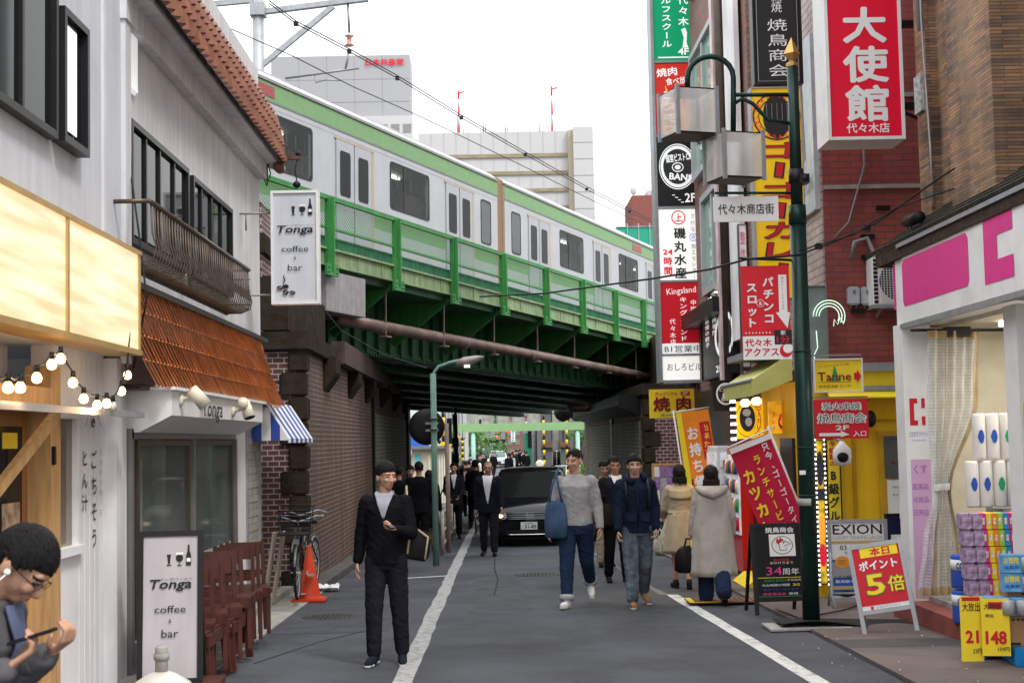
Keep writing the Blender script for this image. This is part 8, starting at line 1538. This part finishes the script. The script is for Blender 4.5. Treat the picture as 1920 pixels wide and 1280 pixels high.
T = thing('round_road_sign', 'small round pale road sign on a mint post near the green shop', 'road sign', at(1012, 870, 62)); m = MB(T=Matrix.Rotation(R(90), 4, 'X')); m.lathe([(.1, -.01), (.19, 0), (.1, .01)], n=20); m.build('plate', M['cream'], T); m = MB(); m.tube((0, .03, -.1), (0, .03, -2.2), .035); m.build('post', bpy.data.materials['post_mint'], T)
# shrubs beyond
def shrub(px, py, Y, r, n, label, name='shrub'):
    c = at(px, py, Y); g0 = gz(Y); T = thing(name, label, 'shrub' if name == 'shrub' else 'tree', (c.x, Y, g0)); H = c.z-g0; rs = random.Random(px)
    m = MB(); m.tube((0, 0, 0), (0, 0, H), .08, .04, 8); [m.tube((0, 0, H*.6), (rs.uniform(-r, r)*.6, rs.uniform(-r, r)*.6, H+rs.uniform(-r, r)*.5), .03, .012, 6) for k in range(6)]; m.build('trunk', mat('bark', (.1, .08, .06), .9, var=.3) if 'bark' not in bpy.data.materials else bpy.data.materials['bark'], T)
    m = MB(); cl = [(V((rs.gauss(0, .5)*r, rs.gauss(0, .5)*r, H+rs.gauss(0, .45)*r)), r*rs.uniform(.25, .5)) for k in range(12)]
    for k in range(n):
        cc, rr_ = rs.choice(cl); d = V((rs.gauss(0, 1), rs.gauss(0, 1), rs.gauss(0, 1))).normalized()*rr_*rs.random()**.4; u = V((rs.gauss(0, 1), rs.gauss(0, 1), rs.gauss(0, 1))).normalized(); w_ = u.orthogonal().normalized(); s_ = r*.07; q = cc+d; m.add([q-u*s_, q+w_*s_*.5, q+u*s_, q-w_*s_*.5], [(0, 1, 2, 3)], rs.choice((0, 0, 1)), False)
    m.build('crown', [bpy.data.materials.get('leaf_a') or mat('leaf_a', (.07, .17, .03), .6, var=.3), bpy.data.materials.get('leaf_b') or mat('leaf_b', (.035, .09, .02), .6, var=.3)], T, fix=False)
shrub(1090, 815, 63, .75, 900, 'bright green bush under the abutment ledge'); shrub(1098, 890, 58, .7, 900, 'fresh green shrub behind the man in the grey sweatshirt'); shrub(1066, 902, 66, .6, 500, 'low green shrub behind the van')
shrub(893, 775, 150, 4.0, 1600, 'leafy street tree over the far rooftops beyond the beam', 'street_tree'); shrub(970, 785, 150, 3.6, 1400, 'second leafy tree over the far rooftops, nearer the green shop', 'street_tree'); shrub(872, 815, 110, 2.4, 1200, 'dark tree behind the mint post on the far street', 'street_tree'); shrub(945, 848, 165, 2.2, 700, 'dark small tree beside the far white car', 'street_tree'); shrub(1090, 770, 80, 1.6, 900, 'small tree over the dark house beyond the crossing', 'street_tree')
T = thing('mesh_gate', 'pale wire mesh gate beside the striped utility pole', 'gate', (at(1062, 900, 62).x, 62, gz(62))); m = MB(); [m.tube((-.6+.2*k, 0, 0), (-.6+.2*k, 0, 1.3), .015, n=5) for k in range(7)]; [m.tube((-.6, 0, z), (.6, 0, z), .02, n=5) for z in (.1, .7, 1.3)]; m.build('mesh', M['white'], T)
# far vehicles
def car(label, px, py, Y, mt, tall=0, lights=False, name='car'):
    p = at(px, py, Y); T = thing(name, label, 'car' if not tall else 'van', (p.x, Y, gz(Y))); H = 1.5+tall
    m = MB(); S = [[V(q) for q in ((-.78, y, .25), (-.85, y, .6), (-w1, y, h1), (w1, y, h1), (.85, y, .6), (.78, y, .25))] for y, w1, h1 in ((0, .75, .75), (.9, .78, .95), (1.5, .62, H), (3.3, .62, H), (4.1, .7, 1.0), (4.2, .7, .8))]; m.rings(S, True, smooth=False); m.build('body', mt, T, bev=.03)
    m = MB(); m.add([(-.7, .9, 1.0), (.7, .9, 1.0), (.58, 1.48, H-.05), (-.58, 1.48, H-.05)], [(0, 1, 2, 3)]); m.v = [v+V((0, -.06, .01)) for v in m.v]; m.build('windscreen', mat('far_glass', (.12, .17, .19), .1, var=.1) if 'far_glass' not in bpy.data.materials else bpy.data.materials['far_glass'], T, fix=False)
    for sx in (-1, 1):
        m = MB(); m.box((sx*.6, -.02, .65), (.26, .05, .14)); m.build('headlight', (M.get('far_lamp') or emis('far_lamp', (1, .6, .15), 6)) if lights else M['silver'], T)
        m = MB(T=Matrix.Translation((sx*.72, .8, .3)) @ Matrix.Rotation(R(90), 4, 'Y')); m.lathe([(.15, -.09), (.3, -.09), (.3, .09), (.15, .09)], n=16); m.build('wheel', M['rubber'], T)
    m = MB(); m.box((0, -.03, .5), (.5, .03, .14)); m.box((0, -.02, .32), (1.3, .03, .14)); m.build('grille', M['frame_dark'], T)
car('white car facing us at the far end of the street', 934, 860, 128, mat('car_white', (.6, .65, .68), .25, coat=.6)); car('dark vehicle with lit amber headlights beside the far white car', 905, 862, 132, mat('car_dark', (.1, .1, .12), .3, coat=.5), .5, True); car('pale blue van behind the vehicle with amber headlights', 912, 856, 150, mat('car_blue', (.4, .47, .55), .3, coat=.5), .55)
# far crowd: four patterns of pedestrian, copied with different clothes
SEEDS = []
for k, (f, hs, top_, tr, l) in enumerate(((False, 'short', BLK, TROU, 'dark'), (True, 'long', cloth('blouse', (.6, .58, .56), bump=.1), BLK, 'white'), (False, 'short', NAVY, BLK, 'dark'), (True, 'bob', KHAKI, TROU, 'tan'))):
    c = person('x', (0, 0, 0), 0 if k % 2 == 0 else R(12), 1.7-.1*f, dict(leg_a=(14, 6, 1), leg_b=(-14, 18, 1), arm_a=(-12, 8, 12, 2), arm_b=(14, 8, 16, 2)), female=f, hairstyle=hs, vox=.016, hands=False)
    c['top']('jacket', top_, loose=.03); c['trousers'](tr, .018); c['shoes'](DARKB); SEEDS.append(c['body'])
SPOTS = [(840, 1000, 0), (845, 975, 1), (852, 965, 2), (862, 960, 1), (868, 952, 3), (874, 948, 0), (880, 945, 2), (866, 968, 1), (871, 940, 1), (884, 938, 0), (878, 932, 3), (889, 930, 2), (896, 918, 1), (901, 914, 0), (893, 925, 3), (895, 902, 3), (907, 905, 0), (880, 906, 0), (926, 897, 0), (955, 905, 2), (961, 900, 1), (966, 893, 2), (972, 889, 0), (958, 885, 2), (963, 878, 0), (969, 876, 3), (975, 882, 0), (981, 885, 1), (985, 890, 2), (950, 870, 3), (954, 866, 1), (960, 868, 2), (968, 864, 0), (946, 872, 0), (974, 867, 3), (942, 868, 2), (988, 896, 0)]
SPOTS = [(x, y, k) for x, y, k in SPOTS]
used = set(); CW = ('in a dark suit', 'in a white top', 'in a navy jacket', 'in a tan jacket')
for x, y, k in SPOTS:
    d = ray(x, y); kk = (-CZ-.81)/d.z; P_ = d*kk
    if P_.y < 46 or P_.y > 165: continue
    src = SEEDS[k]; o = src if k not in used else dup(src)
    used.add(k); o.location = (P_.x, P_.y, gz(P_.y)); o.rotation_euler = (0, 0, R(random.choice((0, 180))+random.uniform(-20, 20)))
    side = 'on the footway beside the mint post' if P_.x < -1.4 else ('on the far road by the white car' if P_.x < 1 else 'on the far side by the green shop')
    o['label'] = 'distant pedestrian %s %s' % (CW[k], side); o['category'] = 'person'; o['group'] = 'pedestrians %s %s' % (CW[k], side); o.name = 'person'
for k, s_ in enumerate(SEEDS):
    if k not in used:
        for ch in list(s_.children): bpy.data.objects.remove(ch)
        bpy.data.objects.remove(s_)
bpy.data.scenes.remove(TS)
# a thing of one piece is that piece
for e in [o for o in bpy.data.objects if o.type == 'EMPTY' and o.parent is None and 'category' in o and len(o.children) == 1]:
    c = e.children[0]
    if c.type != 'MESH': continue
    c.parent = None; c.matrix_world = Matrix.LocRotScale(e.location, e.rotation_euler, e.scale) @ Matrix.LocRotScale(c.location, c.rotation_euler, c.scale)
    for k in ('label', 'category', 'group', 'kind'):
        if k in e: c[k] = e[k]
    nm = e.name.split('.')[0]; bpy.data.objects.remove(e); c.name = nm
